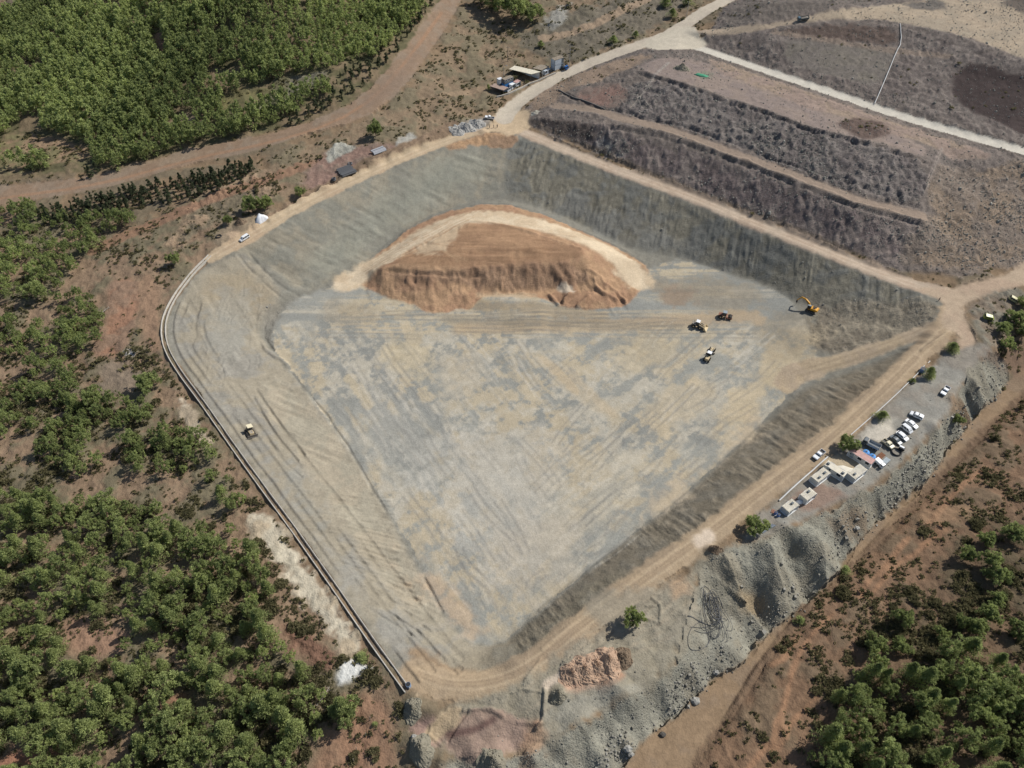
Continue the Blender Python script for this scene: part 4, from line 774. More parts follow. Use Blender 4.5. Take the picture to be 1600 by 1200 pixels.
# single trees (px, py of the foot; height; crown radius)
for px, py, h, r, f, label in [
 (987,974,5.0,2.15,0,'lone round green pine on bare ground beside the dike road, bottom centre'),
 (1178,830,4.6,2.6,0,'round green tree left of the last cabin, at the edge of the rock tip'),
 (1321,702,4.6,2.5,0,'broad tree casting shade on the road beside the pink-roofed cabin'),
 (1376,655,3.0,1.7,1,'small leafy tree by the long pipe, above the pale sandy patch'),
 (1449,589,4.0,1.7,1,'slim pale tree beside the blue barrel next to the road'),
 (1425,597,1.6,.9,1,'thin young tree shading the parked motorcycle'),
 (1485,549,3.2,1.9,1,'wispy tree at the upper end of the parking area, by the road fork'),
 (588,214,6.6,2.9,0,'lone dark pine on the red strip between orange track and rim road'),
 (234,606,5.2,3.4,0,'big lone pine standing by the curved drain, with its dark shadow on bare ground'),
 (274,412,4.4,2.1,0,'round pine beside the upper start of the concrete drain'),
 (358,351,3.6,1.6,0,'small dark bush-like tree above the tyre and sandy patch'),
 (395,330,6.5,3.2,0,'large dark tree in the pair above the white sheet-covered heap, left one'),
 (418,326,5.4,2.6,0,'dark tree in the pair above the white sheet-covered heap, right one'),
 (470,306,3.8,1.9,0,'small tree with its own shadow above the north-west rim road'),
 (566,1027,1.8,1.3,1,'bright green bush by the white powder heap near the drain'),
 (586,1133,.9,.6,1,'tiny bright green sapling on the red earth near the drain end'),
 (542,1118,5.6,2.9,0,'large bright pine alone at the right tip of the bottom left wood'),
 (1318,893,1.8,1.3,1,'round bright bush on the valley track at the foot of the rock tip'),
 (1248,972,1.7,1.1,1,'small bright bush at the lower toe of the rock tip'),
 (1492,662,3.0,1.6,0,'dark lone tree on the grey rock tip below the white pickup'),
 (1507,874,4.6,2.0,0,'upper pine of those standing apart on the red slope, right side'),
 (1541,885,5.0,2.0,0,'pine right of the uppermost one on the red slope'),
 (1552,908,4.6,2.2,0,'broad pine just below its neighbour on the right red slope'),
 (1538,902,3.2,1.4,0,'small pine squeezed left of the broad one on the right red slope'),
 (1553,940,3.4,1.7,0,'pale grey-green pine standing alone on the right red slope'),
 (1404,974,4.6,2.0,0,'pine on the left of the gully above the bottom right wood'),
 (1361,1014,4.6,2.3,0,'leftmost pine above the bottom right wood, at the edge of the red earth'),
 (1402,1016,3.6,2.0,0,'low dark pine between two taller ones above the bottom right wood'),
 (1466,996,3.6,1.5,0,'slim pale pine over the dark gully, lower right'),
 (1517,988,5.0,2.1,0,'pine with bright tips in the group of two over the dark gully'),
 (1536,966,5.0,2.2,0,'tall pine at the top of the group over the dark gully'),
 (1498,978,3.6,1.6,0,'darker pine at the left of the group over the dark gully'),
 (1585,990,4.6,2.0,0,'pine near the right edge over the dark gully'),
 (1578,842,4.4,2.7,0,'dark spreading tree at the right edge above the red slope'),
 (1538,848,3.6,2.0,0,'round dark tree left of the spreading one above the red slope'),
 (775,16,9,6,0,'dark tree at the top edge beside the orange track'),(803,30,12,7,0,'largest dark pine at the top edge, left of the pale rock outcrop'),(832,34,8,5,0,'dark pine next to the pale rock outcrop at the top edge'),(752,6,8,5,0,'dark pine cut off by the top edge, right of the orange track'),
 (1583,505,4.2,3,0,'dark round tree on the shaded slope below the pale yellow van'),(1562,520,3.6,2.4,0,'dark low tree right of the lime green van'),(1595,525,4.5,3,0,'dark tree at the right edge above the valley track'),(1572,542,3.0,2.2,0,'dark bushy tree lowest of the group at the right edge'),(1598,480,3.6,2.4,0,'dark tree at the right edge beside the pale yellow van'),(958,68,3.4,2,1,'round bush on the verge of the pale road, before the fork'),(1050,26,4,2.2,1,'dark bush at the verge just above the road fork'),(993,58,3,1.6,1,'bush on the road verge between its two neighbours'),(845,72,2.6,1.5,1,'bush on the dry slope behind the site compound'),
 (763,140,2.6,1.0,1,'thin green sapling left of the brown-roofed shelter'),(1040,8,4,2.6,1,'bush at the top edge left of the pale road'),(1075,6,4.5,2.6,1,'bush at the top edge touching the pale road')]:
    x, y = P(px, py); pr = (FULLP[(px + py) % 3] if f == 0 else TALLP[(px + py) % 4])
    s = r / (2.9 if f == 0 else 2.0); put_tree('pine_tree' if f == 0 else 'small_tree', pr, x, y, s, h / (6.0 if f == 0 else 7.0), px * .7, label, 'tree'); TREEXY.append((x, y, r * .9)); n_tree += 1
# dark young conifers along the orange track
for di, (poly, sp, label, grp) in enumerate([
 ([(60,335),(130,318),(200,298),(260,290),(330,272),(395,255),(402,268),(380,285),(320,310),(270,320),(210,322),(160,345),(110,352),(70,350)], 2.2, 'dark spiky young conifer in the belt below the orange track', 'dark conifers below the orange track'),
 ([(430,185),(500,150),(560,95),(610,40),(650,10),(680,5),(655,40),(610,95),(560,140),(515,172),(450,200)], 3.6, 'dark slender conifer in the belt above the bend of the orange track', 'dark conifers above the orange track'),
 ([(120,275),(140,262),(160,262),(150,280),(130,285)], 3.0, 'dark conifer in the tuft on the upper verge of the orange track', 'dark conifers on the upper verge')]):
    xs, ys, rs = scatter(poly, sp, 70 + di)
    for x, y in list(zip(xs, ys))[:190]:
        h = rs.uniform(1.9, 5.0); s = h / 5.0 * rs.uniform(.85, 1.5)
        put_tree('conifer', DARKS[rs.randint(4)], x, y, s, h / 5.0, rs.uniform(0, 6.28), label, 'conifer', grp); TREEXY.append((x, y, .8))
print('trees', n_tree, round(time.time() - T0, 1))
# the far wood, upper left: one mass
def mass(name, xs, ys, hs, rads, protos, m, tint=None, nfar=10**9, near=()):
    Vs, Ts = [], []
    for i, (x, y, h, r) in enumerate(zip(xs, ys, hs, rads)):
        V, T, ph, pr = protos[i % len(protos)] if i < nfar else near[i % len(near)]; a = (i * 2.39996) % 6.283; c, s = math.cos(a), math.sin(a); W = V * np.array([r / pr, r / pr, h / ph])
        Vs.append(np.stack([W[:, 0] * c - W[:, 1] * s + x, W[:, 0] * s + W[:, 1] * c + y, W[:, 2] + zz[i]], 1)); Ts.append(T if tint is None else np.clip(T + tint[i], 0, 1))
    V = np.concatenate(Vs); return link(name, np_mesh(name, V, quads(len(V) // 4), m, False, {'Tint': ('FLOAT', np.concatenate(Ts).astype(np.float32))}))
FOREST = [(-180,-6),(200,-10),(420,-10),(600,-10),(680,-8),(655,30),(600,88),(555,95),(510,120),(520,145),(480,165),(455,185),(400,205),(330,225),(280,232),(245,245),(210,252),(180,268),(150,258),(60,268),(0,262),(-180,290)]
HOLES = [[(0,215),(60,207),(140,222),(150,250),(60,255),(0,262)], [(240,48),(264,58),(260,98),(243,95)], [(15,97),(70,98),(72,108),(15,105)], [(274,177),(304,182),(300,194),(276,192)], [(350,148),(430,128),(500,108),(520,112),(500,135),(450,160),(400,178),(350,185)], [(150,5),(200,3),(200,18),(152,20)], [(208,22),(240,22),(236,36),(205,36)]]
xs, ys, rs = scatter(FOREST, 2.55, 90, HOLES)
clear = fbm(xs, ys, 30, 2, 9); m_ = clear > -.62; xs, ys = xs[m_], ys[m_]
zz = ground(xs, ys) - .1
FP = []
for k in range(8):
    V, T, cs = crown_arrays(500 + k, 6, 2.0, 22, 17, .66, .22, 'cone' if k < 5 else 'round'); FP.append((V, T, 6.0, 2.0))
nf = len(xs); xs = np.concatenate([xs, [c[2] for c in REST]]); ys = np.concatenate([ys, [c[3] for c in REST]]); zz = ground(xs, ys) - .1
hs = rs.uniform(4.5, 8.2, len(xs)) * (1 + .15 * fbm(xs, ys, 25, 2, 3)); tn = .36 * fbm(xs, ys, 45, 3, 6) + rs.normal(0, .10, len(xs)) + .02
rads = hs * rs.uniform(.26, .36, len(xs)); hs[nf:] = [c[5] * 6 for c in REST]; rads[nf:] = [c[4] * 2.6 for c in REST]
NP_ = []
for k in range(5):
    V, T, cs = crown_arrays(520 + k, 6, 2.7, 60, 34, .42, .14, 'round'); NP_.append((V, T, 6.0, 2.7))
o = mass('forest', xs, ys, hs, rads, FP, M_PINE, tn, nf, NP_)
tag(o, 'mass of young pines covering the upper left hillside and filling the western thickets', 'forest', kind='stuff'); print('forest', len(xs))
# scrub
rs = np.random.RandomState(33)
area_w = (ROWY[1:, None] - ROWY[:-1, None]) * np.diff(UU)[None, :] * Wd(ROWY[:-1])[:, None]
prob = (area_w * np.maximum(SHR.reshape(NY, NX)[:-1, :-1] - .1, 0))
prob[:, (UU[:-1] < -1) | (UU[:-1] >= .999)] = 0; prob[ROWY[:-1] > 470] = 0
pr_ = prob.ravel(); clump = sstep(-.25, .6, fbm(GXX[:-1, :-1].ravel(), GYY[:-1, :-1].ravel(), 6, 3, 2)) * .95 + .05; pr_ = pr_ * clump * (1 + 3.0 * sstep(190, 110, GYY[:-1, :-1].ravel()))
NS = 30000; pick = rs.choice(len(pr_), NS, p=pr_ / pr_.sum()); r_, c_ = np.divmod(pick, NX - 1)
xs = GXX[r_, c_] + rs.uniform(-.3, .3, NS); ys = GYY[r_, c_] + rs.uniform(-.3, .3, NS); rad = np.clip(rs.lognormal(-.68, .42, NS), .22, 1.5)
# roads and clearings stay bare
cl_ = gsample(CLS, xs, ys); ok = np.isin(cl_, (0, 5)) & ~((cl_ == 5) & (ys < 170)) & (dist_line(xs, ys, PL(CHAN))[0] > 2.2) & ~inside(xs, ys, PL([(625,1085),(815,1050),(1010,900),(1200,760),(1490,480),(1550,530),(1530,640),(1477,707),(1300,910),(1130,1050),(980,1180),(955,1230),(650,1230)])); xs, ys, rad = xs[ok], ys[ok], rad[ok]
vis = rad * FPX / (ys * CT + CAM_H * ST); order = np.argsort(-vis)
px_s = 800 + FPX * xs / (ys * CT + CAM_H * ST); zv = (CAM_H * CT - ys * ST) / (ys * CT + CAM_H * ST); inf = (np.abs(px_s - 800) < 795) & (zv < .535)
big = [i for i in order if inf[i]][:230]
bigset = set(big); rest = np.array([i for i in range(len(xs)) if i not in bigset])
for i in big:
    east = xs[i] > 20; nm = 'shrub'
    o = link(nm, BUSHM[rs.randint(6)]); s = rad[i] / 1.1; o.location = (xs[i], ys[i], float(ground(xs[i], ys[i])) - .12); o.scale = (s, s, s * rs.uniform(.6, 1.0)); o.rotation_euler = (0, 0, rs.uniform(0, 6.28))
    tag(o, 'low olive-brown shrub on the red hillside right of the valley track' if east else 'low olive-brown shrub on the red earth among the western pines', 'shrub', 'shrubs on the right hillside' if east else 'shrubs of the western slope')
zz = ground(xs[rest], ys[rest]) - .12
SP = []
for k in range(6):
    V, T, cs = crown_arrays(600 + k, 1.0, 1.0, 7, 9, .42, .22, 'bush'); SP.append((V, T, 1.0, 1.0))
o = mass('scrub', xs[rest], ys[rest], rad[rest] * rs.uniform(.7, 1.1, len(rest)), rad[rest], SP, M_SCRUB, rs.normal(0, .16, len(rest)) + .1 * fbm(xs[rest], ys[rest], 20, 2, 1))
tag(o, 'low dry olive-brown scrub scattered over the slopes', 'scrub', kind='stuff')
# loose rock
def rock_arrays(rs, n):
    base = np.array([[-1,-1,-1],[1,-1,-1],[1,1,-1],[-1,1,-1],[-1,-1,1],[1,-1,1],[1,1,1],[-1,1,1]], float) * .55
    f = np.array([[0,3,2,1],[4,5,6,7],[0,1,5,4],[1,2,6,5],[2,3,7,6],[3,0,4,7]], np.int32)
    V = base[None] * rs.uniform(.55, 1.15, (n, 8, 3)); V[:, 4:, :2] *= rs.uniform(.4, .9, (n, 1, 1)); return V, f
M_ROCK = leaf_material('loose_rock', (.19,.18,.15), (.38,.365,.32), 0)
M_ROCK.node_tree.nodes['Mix Shader'].inputs[0].default_value = 0
gp = area_w * np.maximum(GRAV.reshape(NY, NX)[:-1, :-1] - .12, 0) ** 1.3; gp[:, (UU[:-1] < -1) | (UU[:-1] >= .999)] = 0; gp[ROWY[:-1] > 460] = 0
gp = gp.ravel() * (.3 + sstep(-.2, .6, fbm(GXX[:-1, :-1].ravel(), GYY[:-1, :-1].ravel(), 9, 3, 8))) * np.where(GYY[:-1, :-1].ravel() < 170, 1.0, 1.1)
NR = 24000; pick = rs.choice(len(gp), NR, p=gp / gp.sum()); r_, c_ = np.divmod(pick, NX - 1)
xs = GXX[r_, c_] + rs.uniform(-.3, .3, NR); ys = GYY[r_, c_] + rs.uniform(-.3, .3, NR)
toe = PL(DUMP_T); dt, _ = dist_line(xs, ys, toe)
sz = np.clip(rs.lognormal(-1.85, .45, NR), .08, .8) * np.where((dt < 4.5) & (ys < 170), 1.7, np.where(ys > 170, 1.25, .85))
V, f = rock_arrays(rs, NR); a = rs.uniform(0, 6.28, NR); ca, sa = np.cos(a)[:, None], np.sin(a)[:, None]
V = V * sz[:, None, None]; V = np.stack([V[:, :, 0] * ca - V[:, :, 1] * sa + xs[:, None], V[:, :, 0] * sa + V[:, :, 1] * ca + ys[:, None], V[:, :, 2] + (ground(xs, ys) + sz * .25)[:, None]], -1)
F = (f[None] + 8 * np.arange(NR)[:, None, None]).reshape(-1, 4)
T = np.repeat(np.clip(rs.normal(.45, .2, NR) + np.where(ys > 170, .12, 0), 0, 1), 8)
o = link('loose_rock', np_mesh('loose_rock', V.reshape(-1, 3), F, M_ROCK, False, {'Tint': ('FLOAT', T)})); tag(o, 'loose grey broken rock lying over the tips and slopes', 'rubble', kind='stuff')
print('scatter done', round(time.time() - T0, 1))
# ------------------------------------------------------------------ mesh builder for made things
class MB:
    def __init__(s): s.v = []; s.f = []
    def add(s, V, F):
        n = len(s.v); s.v += [tuple(map(float, p)) for p in V]; s.f += [tuple(int(i) + n for i in f) for f in F]; return s
    def box(s, x0, x1, y0, y1, z0, z1, M=None, tx=0.0, ty=0.0):
        V = [(x0,y0,z0),(x1,y0,z0),(x1,y1,z0),(x0,y1,z0),(x0+tx,y0+ty,z1),(x1-tx,y0+ty,z1),(x1-tx,y1-ty,z1),(x0+tx,y1-ty,z1)]
        if M: V = [M @ Vector(p) for p in V]
        return s.add(V, [(0,3,2,1),(4,5,6,7),(0,1,5,4),(1,2,6,5),(2,3,7,6),(3,0,4,7)])
    def prism(s, prof, y0, y1, inset=0.0, top=None):
        "side profile [(x,z)...] swept across y; points above z=top are drawn in by inset"
        n = len(prof); V = []
        for y, sg in ((y0, 1), (y1, -1)):
            for x, z in prof: V.append((x, y + (sg * inset if top is not None and z > top else 0), z))
        F = [tuple(range(n))[::-1], tuple(range(n, 2 * n))] + [(i, (i + 1) % n, n + (i + 1) % n, n + i) for i in range(n)]
        return s.add(V, [tuple(reversed(f)) for f in F])
    def cyl(s, a, b, r, n=12, r2=None, cap=True):
        a, b = Vector(a), Vector(b); t = (b - a).normalized(); u = t.orthogonal().normalized(); w = t.cross(u); r2 = r if r2 is None else r2; V = []
        for p, q in ((a, r), (b, r2)): V += [p + (u * math.cos(6.2832 * k / n) + w * math.sin(6.2832 * k / n)) * q for k in range(n)]
        F = [(k, (k + 1) % n, n + (k + 1) % n, n + k) for k in range(n)]
        if cap: F += [tuple(range(n))[::-1], tuple(range(n, 2 * n))]
        return s.add(V, F)
    def tube(s, path, r, n=6):
        V, F = tube_arrays(path, [r] * len(path), n); return s.add(V, F)
    def ring(s, c, R_, r, ax='z', n=18, m=8, sq=1.0):
        V, F = [], []
        for i in range(n):
            a = 6.2832 * i / n
            for j in range(m):
                b = 6.2832 * j / m; q = R_ + r * math.cos(b); h = r * sq * math.sin(b)
                p = (q * math.cos(a), q * math.sin(a), h) if ax == 'z' else (q * math.cos(a), h, q * math.sin(a))
                V.append((c[0] + p[0], c[1] + p[1], c[2] + p[2])); F.append((i * m + j, ((i + 1) % n) * m + j, ((i + 1) % n) * m + (j + 1) % m, i * m + (j + 1) % m))
        return s.add(V, F)
    def build(s, name, m, parent=None, bevel=0.0, smooth=False):
        me = bpy.data.meshes.new(name); me.from_pydata(s.v, [], s.f); me.materials.append(m)
        bm = bmesh.new(); bm.from_mesh(me); bmesh.ops.recalc_face_normals(bm, faces=bm.faces)
        if bevel: bmesh.ops.bevel(bm, geom=list(bm.edges), offset=bevel, segments=2, affect='EDGES', clamp_overlap=True)
        bm.to_mesh(me); bm.free()
        for p in me.polygons: p.use_smooth = smooth
        o = bpy.data.objects.new(name, me); COL.objects.link(o)
        if parent: o.parent = parent
        return o
def empty(name, loc, rz=0.0, label=None, cat=None, group=None):
    o = bpy.data.objects.new(name, None); COL.objects.link(o); o.location = loc; o.rotation_euler = (0, 0, rz); o.empty_display_size = .5
    return tag(o, label, cat, group)
def seat(o, rear, front, L, W, dz=0.0):
    "stand a vehicle on the slope: rear and front are ground points"
    d = (front - rear); d.z = 0; d.normalize(); c = (rear + front) / 2; f = c + d * L * .35; b = c - d * L * .35; n = Vector((-d.y, d.x, 0))
    zf, zb = float(ground(f.x, f.y)), float(ground(b.x, b.y)); l = c + n * W * .4; r = c - n * W * .4; zl, zr = float(ground(l.x, l.y)), float(ground(r.x, r.y))
    X_ = (Vector((f.x, f.y, zf)) - Vector((b.x, b.y, zb))).normalized(); Y_ = (Vector((l.x, l.y, zl)) - Vector((r.x, r.y, zr))).normalized(); Z_ = X_.cross(Y_).normalized(); Y_ = Z_.cross(X_)
    M = Matrix((X_, Y_, Z_)).transposed().to_4x4(); z = max((zf + zb) / 2, (zl + zr) / 2); M.translation = (c.x, c.y, z + dz + .03); o.matrix_world = M @ Matrix.Scale(K_SIZE[0], 4)
    return o
K_SIZE = [.75]
def paint(name, c, rough=.35): return mat(name, tuple(lin(c) * .92), rough, noise=.08, nscale=3)
M_WHITE = paint('white_paint', (238,240,240)); M_CREAM = paint('cream_paint', (222,212,180)); M_GREYP = paint('dark_grey_paint', (92,100,104)); M_SILV = paint('pale_blue_grey_paint', (150,160,164))
M_LIME = paint('lime_paint', (168,182,78)); M_PALEY = paint('pale_yellow_paint', (205,198,150)); M_YEL = paint('machine_yellow', (222,160,40), .5); M_TAN = paint('dusty_cream_paint', (205,185,145), .7)
M_GLASS = mat('dark_glass', (.02,.028,.035), .08, spec=.6); M_TYRE = mat('tyre_rubber', (.025,.024,.023), .85); M_RIM = mat('wheel_rim', (.35,.35,.34), .4, .6); M_BLACK = mat('black_plastic', (.02,.02,.022), .6)
M_STEEL = mat('worn_steel', (.25,.23,.21), .55, .5, noise=.4, nscale=5); M_DUST = mat('dusty_steel', (.34,.30,.24), .8, noise=.3, nscale=4); M_RUST = mat('rusty_plate', (.20,.085,.04), .9, noise=.45, nscale=3)
M_RED = paint('dull_brown_red_paint', (150,104,84), .7); M_LAMP = mat('lamp_glass', (.75,.72,.65), .2); M_TAIL = mat('tail_lamp', (.4,.03,.03), .3)
M_DKTRK = mat('track_steel', (.06,.055,.05), .8, .3); M_CONC = mat('concrete', (.50,.47,.41), .9, noise=.22, nscale=1.2); M_PIPEB = mat('black_pipe', (.075,.078,.083), .5); M_PIPEG = mat('grey_pipe', (.33,.34,.36), .5, noise=.15)
def roof_mat(name, c, per=.28, dirt=.2):
    "ribbed sheet: the ribs are bump, the dirt is noise"
    m = mat(name, tuple(lin(c) * .95), .6, noise=dirt, nscale=1.4); nt = m.node_tree; b = nt.nodes['Principled BSDF']
    tc = nt.nodes.new('ShaderNodeTexCoord'); wv = nt.nodes.new('ShaderNodeTexWave'); wv.inputs['Scale'].default_value = .314 / per; wv.inputs['Distortion'].default_value = 0
    nt.links.new(tc.outputs['Object'], wv.inputs['Vector']); bp = nt.nodes.new('ShaderNodeBump'); bp.inputs['Strength'].default_value = .9; bp.inputs['Distance'].default_value = .08
    nt.links.new(wv.outputs[0], bp.inputs['Height']); nt.links.new(bp.outputs[0], b.inputs['Normal']); return m
M_RCREAM = roof_mat('cream_roof_sheet', (228,220,200), dirt=.12); M_RPINK = roof_mat('pink_roof_sheet', (206,164,154)); M_RBROWN = roof_mat('brown_roof_sheet', (176,152,136)); M_RBEIGE = roof_mat('beige_roof_sheet', (234,226,202)); M_RGREY = roof_mat('grey_brown_roof_sheet', (160,146,126), dirt=.35)
M_WALLW = roof_mat('cabin_wall_panel', (206,206,200), .4, .12); M_BLUE = roof_mat('blue_container_sheet', (60,130,196), .3, .12); M_GREYC = roof_mat('grey_blue_container_sheet', (204,214,222), .3, .2)

# ------------------------------------------------------------------ road vehicles (x forward)
def wheels(root, xs, hw, r=.36, w=.24):
    for x in xs:
        for sg in (-1, 1):
            t = MB().ring((x, sg * (hw - w / 2), r), r - .11, .13, 'y', 18, 8, 1.0).cyl((x, sg * (hw - w) , r), (x, sg * (hw - .04), r), r - .12, 14).build('wheel', M_TYRE, root)
            MB().cyl((x, sg * (hw - .10), r), (x, sg * (hw + .005), r), r * .58, 12).build('rim', M_RIM, t)
def body_mesh(prof, hw, belt, inset): return MB().prism(prof, -hw, hw, inset, belt)
def lamps(root, xf, xr, hw, z):
    for sg in (-1, 1):
        MB().box(xf - .10, xf + .012, sg * hw * .62 - .17, sg * hw * .62 + .17, z, z + .16).build('headlight', M_LAMP, root)
        MB().box(xr - .012, xr + .08, sg * hw * .78 - .10, sg * hw * .78 + .10, z + .08, z + .34).build('tail_light', M_TAIL, root)
def greenhouse(root, x0, x1, x2, x3, z0, z1, hw, ins):
    "windscreen, rear window and side windows of a cab: x0 rear foot, x1 rear top, x2 front top, x3 front foot"
    e = .012; h = hw - ins
    MB().add([(x3 + e, -hw * .88, z0 + .03), (x3 + e, hw * .88, z0 + .03), (x2 + e, h * .88, z1 - .05), (x2 + e, -h * .88, z1 - .05), (x3 - .04, -hw * .88, z0 + .02), (x3 - .04, hw * .88, z0 + .02), (x2 - .04, h * .88, z1 - .06), (x2 - .04, -h * .88, z1 - .06)], [(0,1,2,3),(7,6,5,4),(0,4,5,1),(1,5,6,2),(2,6,7,3),(3,7,4,0)]).build('windscreen', M_GLASS, root)
    MB().add([(x0 - e, -hw * .85, z0 + .05), (x0 - e, hw * .85, z0 + .05), (x1 - e, h * .85, z1 - .06), (x1 - e, -h * .85, z1 - .06), (x0 + .04, -hw * .85, z0 + .05), (x0 + .04, hw * .85, z0 + .05), (x1 + .04, h * .85, z1 - .06), (x1 + .04, -h * .85, z1 - .06)], [(0,1,2,3),(7,6,5,4),(0,4,5,1),(1,5,6,2),(2,6,7,3),(3,7,4,0)]).build('rear_window', M_GLASS, root)
    n = 2 if x2 - x1 < 1.9 else 3
    for sg in (-1, 1):
        for k in range(n):
            a = k / n; b = (k + 1) / n; lo0 = x0 + (x3 - x0) * a + .12; lo1 = x0 + (x3 - x0) * b - .10; hi0 = x1 + (x2 - x1) * a + .08; hi1 = x1 + (x2 - x1) * b - .08
            yo, yi = sg * (hw + e), sg * (h + e)
            MB().add([(lo0, yo, z0 + .04), (lo1, yo, z0 + .04), (hi1, yi, z1 - .08), (hi0, yi, z1 - .08), (lo0, yo - sg * .04, z0 + .04), (lo1, yo - sg * .04, z0 + .04), (hi1, yi - sg * .04, z1 - .08), (hi0, yi - sg * .04, z1 - .08)], [(0,1,2,3),(7,6,5,4),(0,4,5,1),(1,5,6,2),(2,6,7,3),(3,7,4,0)]).build('side_window', M_GLASS, root)
def place_v(root, front, rear, L, W): seat(root, G(*rear), G(*front), L, W)
def pickup(name, front, rear, label, m=None, L=5.3, open_bed=True, canopy=False, roofm=None, group=None):
    m = m or M_WHITE; r = empty(name, (0,0,0), 0, label, 'pickup', group); hw, h = .92, L / 2
    cab0, cab1 = -.55, 1.05
    prof = [(h, .45), (h, .85), (h - .15, 1.02), (cab1 + .12, 1.12), (.62, 1.76), (-.42, 1.78), (cab0 - .1, 1.12), (cab0 - .1, .45)]
    body_mesh(prof, hw, 1.13, .16).build('cab', m, r, .05)
    greenhouse(r, cab0 - .1, -.44, .62, cab1 + .1, 1.13, 1.77, hw, .16)
    b0, b1 = -h, cab0 - .14
    bed = MB().box(b0, b1, -hw, -hw + .07, .5, 1.12).box(b0, b1, hw - .07, hw, .5, 1.12).box(b1 - .06, b1, -hw + .07, hw - .07, .5, 1.12).build('cargo_bed', m, r)
    MB().box(b0, b0 + .07, -hw + .07, hw - .07, .5, 1.10).build('tailgate', m, bed)
    MB().box(b0 + .07, b1 - .06, -hw + .07, hw - .07, .52, .66).build('bed_liner', M_BLACK, bed)
    if canopy:
        MB().prism([(b0 + .05, 1.12), (b0 + .15, 1.74), (b1 - .05, 1.78), (b1, 1.12)], -hw + .02, hw - .02, .12, 1.2).build('canopy', m, r, .04)
        for sg in (-1, 1): MB().add([(b0 + .3, sg * (hw - .02), 1.22), (b1 - .15, sg * (hw - .02), 1.22), (b1 - .2, sg * (hw - .115), 1.66), (b0 + .35, sg * (hw - .115), 1.66), (b0 + .3, sg * (hw - .07), 1.22), (b1 - .15, sg * (hw - .07), 1.22), (b1 - .2, sg * (hw - .165), 1.66), (b0 + .35, sg * (hw - .165), 1.66)], [(0,1,2,3),(7,6,5,4),(0,4,5,1),(1,5,6,2),(2,6,7,3),(3,7,4,0)]).build('canopy_window', M_GLASS, r)
    if roofm: MB().box(-.4, .6, -.7, .7, 1.79, 1.83).build('roof_panel', roofm, r)
    MB().box(h - .02, h + .08, -hw, hw, .42, .66).build('bumper', M_BLACK, r, .02); lamps(r, h - .03, -h, hw, .72)
    for sg in (-1, 1): MB().box(.85, 1.0, sg * (hw + .02), sg * (hw + .2), 1.1, 1.28).build('wing_mirror', M_BLACK, r)
    wheels(r, (-h + 1.05, h - .95), hw + .02, .38); place_v(r, front, rear, L, 1.85); return r
def car(name, front, rear, label, m, style='sedan', L=4.4, group=None, cat='car'):
    r = empty(name, (0,0,0), 0, label, cat, group); hw, h = .87, L / 2
    if style == 'sedan': g = (-1.45, -.85, .35, 1.10); zt = 1.44; rear_p = [(-1.5, .98), (-h + .1, .95), (-h, .8), (-h, .35)]
    elif style == 'hatch': g = (-h + .25, -1.35, .45, 1.15); zt = 1.50; rear_p = [(-h + .1, .95), (-h, .8), (-h, .35)]
    else: g = (-h + .08, -h + .28, .85, 1.55); zt = 1.84; rear_p = [(-h, .95), (-h, .35)]
    z0 = .93 if style != 'van' else 1.02
    prof = [(h, .35), (h, .62), (h - .18, .80), (g[3] + .05, z0), (g[2], zt), ((g[1] + g[2]) / 2, zt + .04), (g[1], zt), (g[0], z0)] + rear_p
    body_mesh(prof, hw, z0 + .06, .15).build('body', m, r, .05); greenhouse(r, g[0], g[1], g[2], g[3], z0 + .02, zt, hw, .15 * .98)
    MB().box(h - .02, h + .06, -hw * .96, hw * .96, .30, .52).build('bumper', m, r, .02); lamps(r, h - .10, -h, hw, .56)
    for sg in (-1, 1): MB().box(g[3] - .35, g[3] - .2, sg * (hw + .0), sg * (hw + .17), .95, 1.08).build('wing_mirror', m, r)
    wheels(r, (-h + .85, h - .85), hw + .01, .32, .2); place_v(r, front, rear, L, 1.75); return r
pickup('pickup_truck', (757,186), (772.6,188.2), 'white double-cab pickup with dark open bed, beside the grey gravel heaps at the top')
car('minibus', (375.5,378.5), (389.8,369.5), 'white minibus driving on the north-west rim road', M_WHITE, 'van', 4.9, cat='van')
pickup('pickup_truck', (1470.2,619.6), (1479.4,607.6), 'white pickup with black open bed, parked alone on the grey gravel yard')
pickup('pickup_truck', (1421,647.5), (1439.6,656.2), 'white pickup with windowed rear canopy, uppermost in the row of parked cars', canopy=True, L=4.5)
car('parked_car', (1432,671), (1413.4,657.8), 'white saloon car, second from the top of the parked row', M_WHITE, 'sedan', 4.6)
car('parked_van', (1423.6,678.8), (1408,665.8), 'tall white van in the parked row, between the white saloon and the white hatchback', M_WHITE, 'van', 4.0, cat='van')
car('parked_car', (1417.6,690), (1399.6,676.2), 'white hatchback beside the dark grey car in the parked row', M_WHITE, 'hatch', 4.4)
car('parked_car', (1407.2,696.6), (1389.8,683), 'dark grey saloon, the only dark car of the parked row', M_GREYP, 'sedan', 4.5)
pickup('pickup_truck', (1394.4,703.4), (1377.4,689.2), 'cream pickup with white bonnet, lowest in the row next to the grey tipper truck', M_CREAM, 4.3)
pickup('pickup_truck', (1271.4,718.8), (1285.8,706.2), 'white pickup with black bed on the dike road beside the cabins')
car('small_van', (1549,500.5), (1536,496.8), 'lime green van in the shade by the road junction, right edge', M_LIME, 'van', 4.2, cat='van')
car('small_van', (1585,472.5), (1576,468.2), 'pale yellow van parked among bushes above the lime green one', M_PALEY, 'van', 4.0, cat='van')
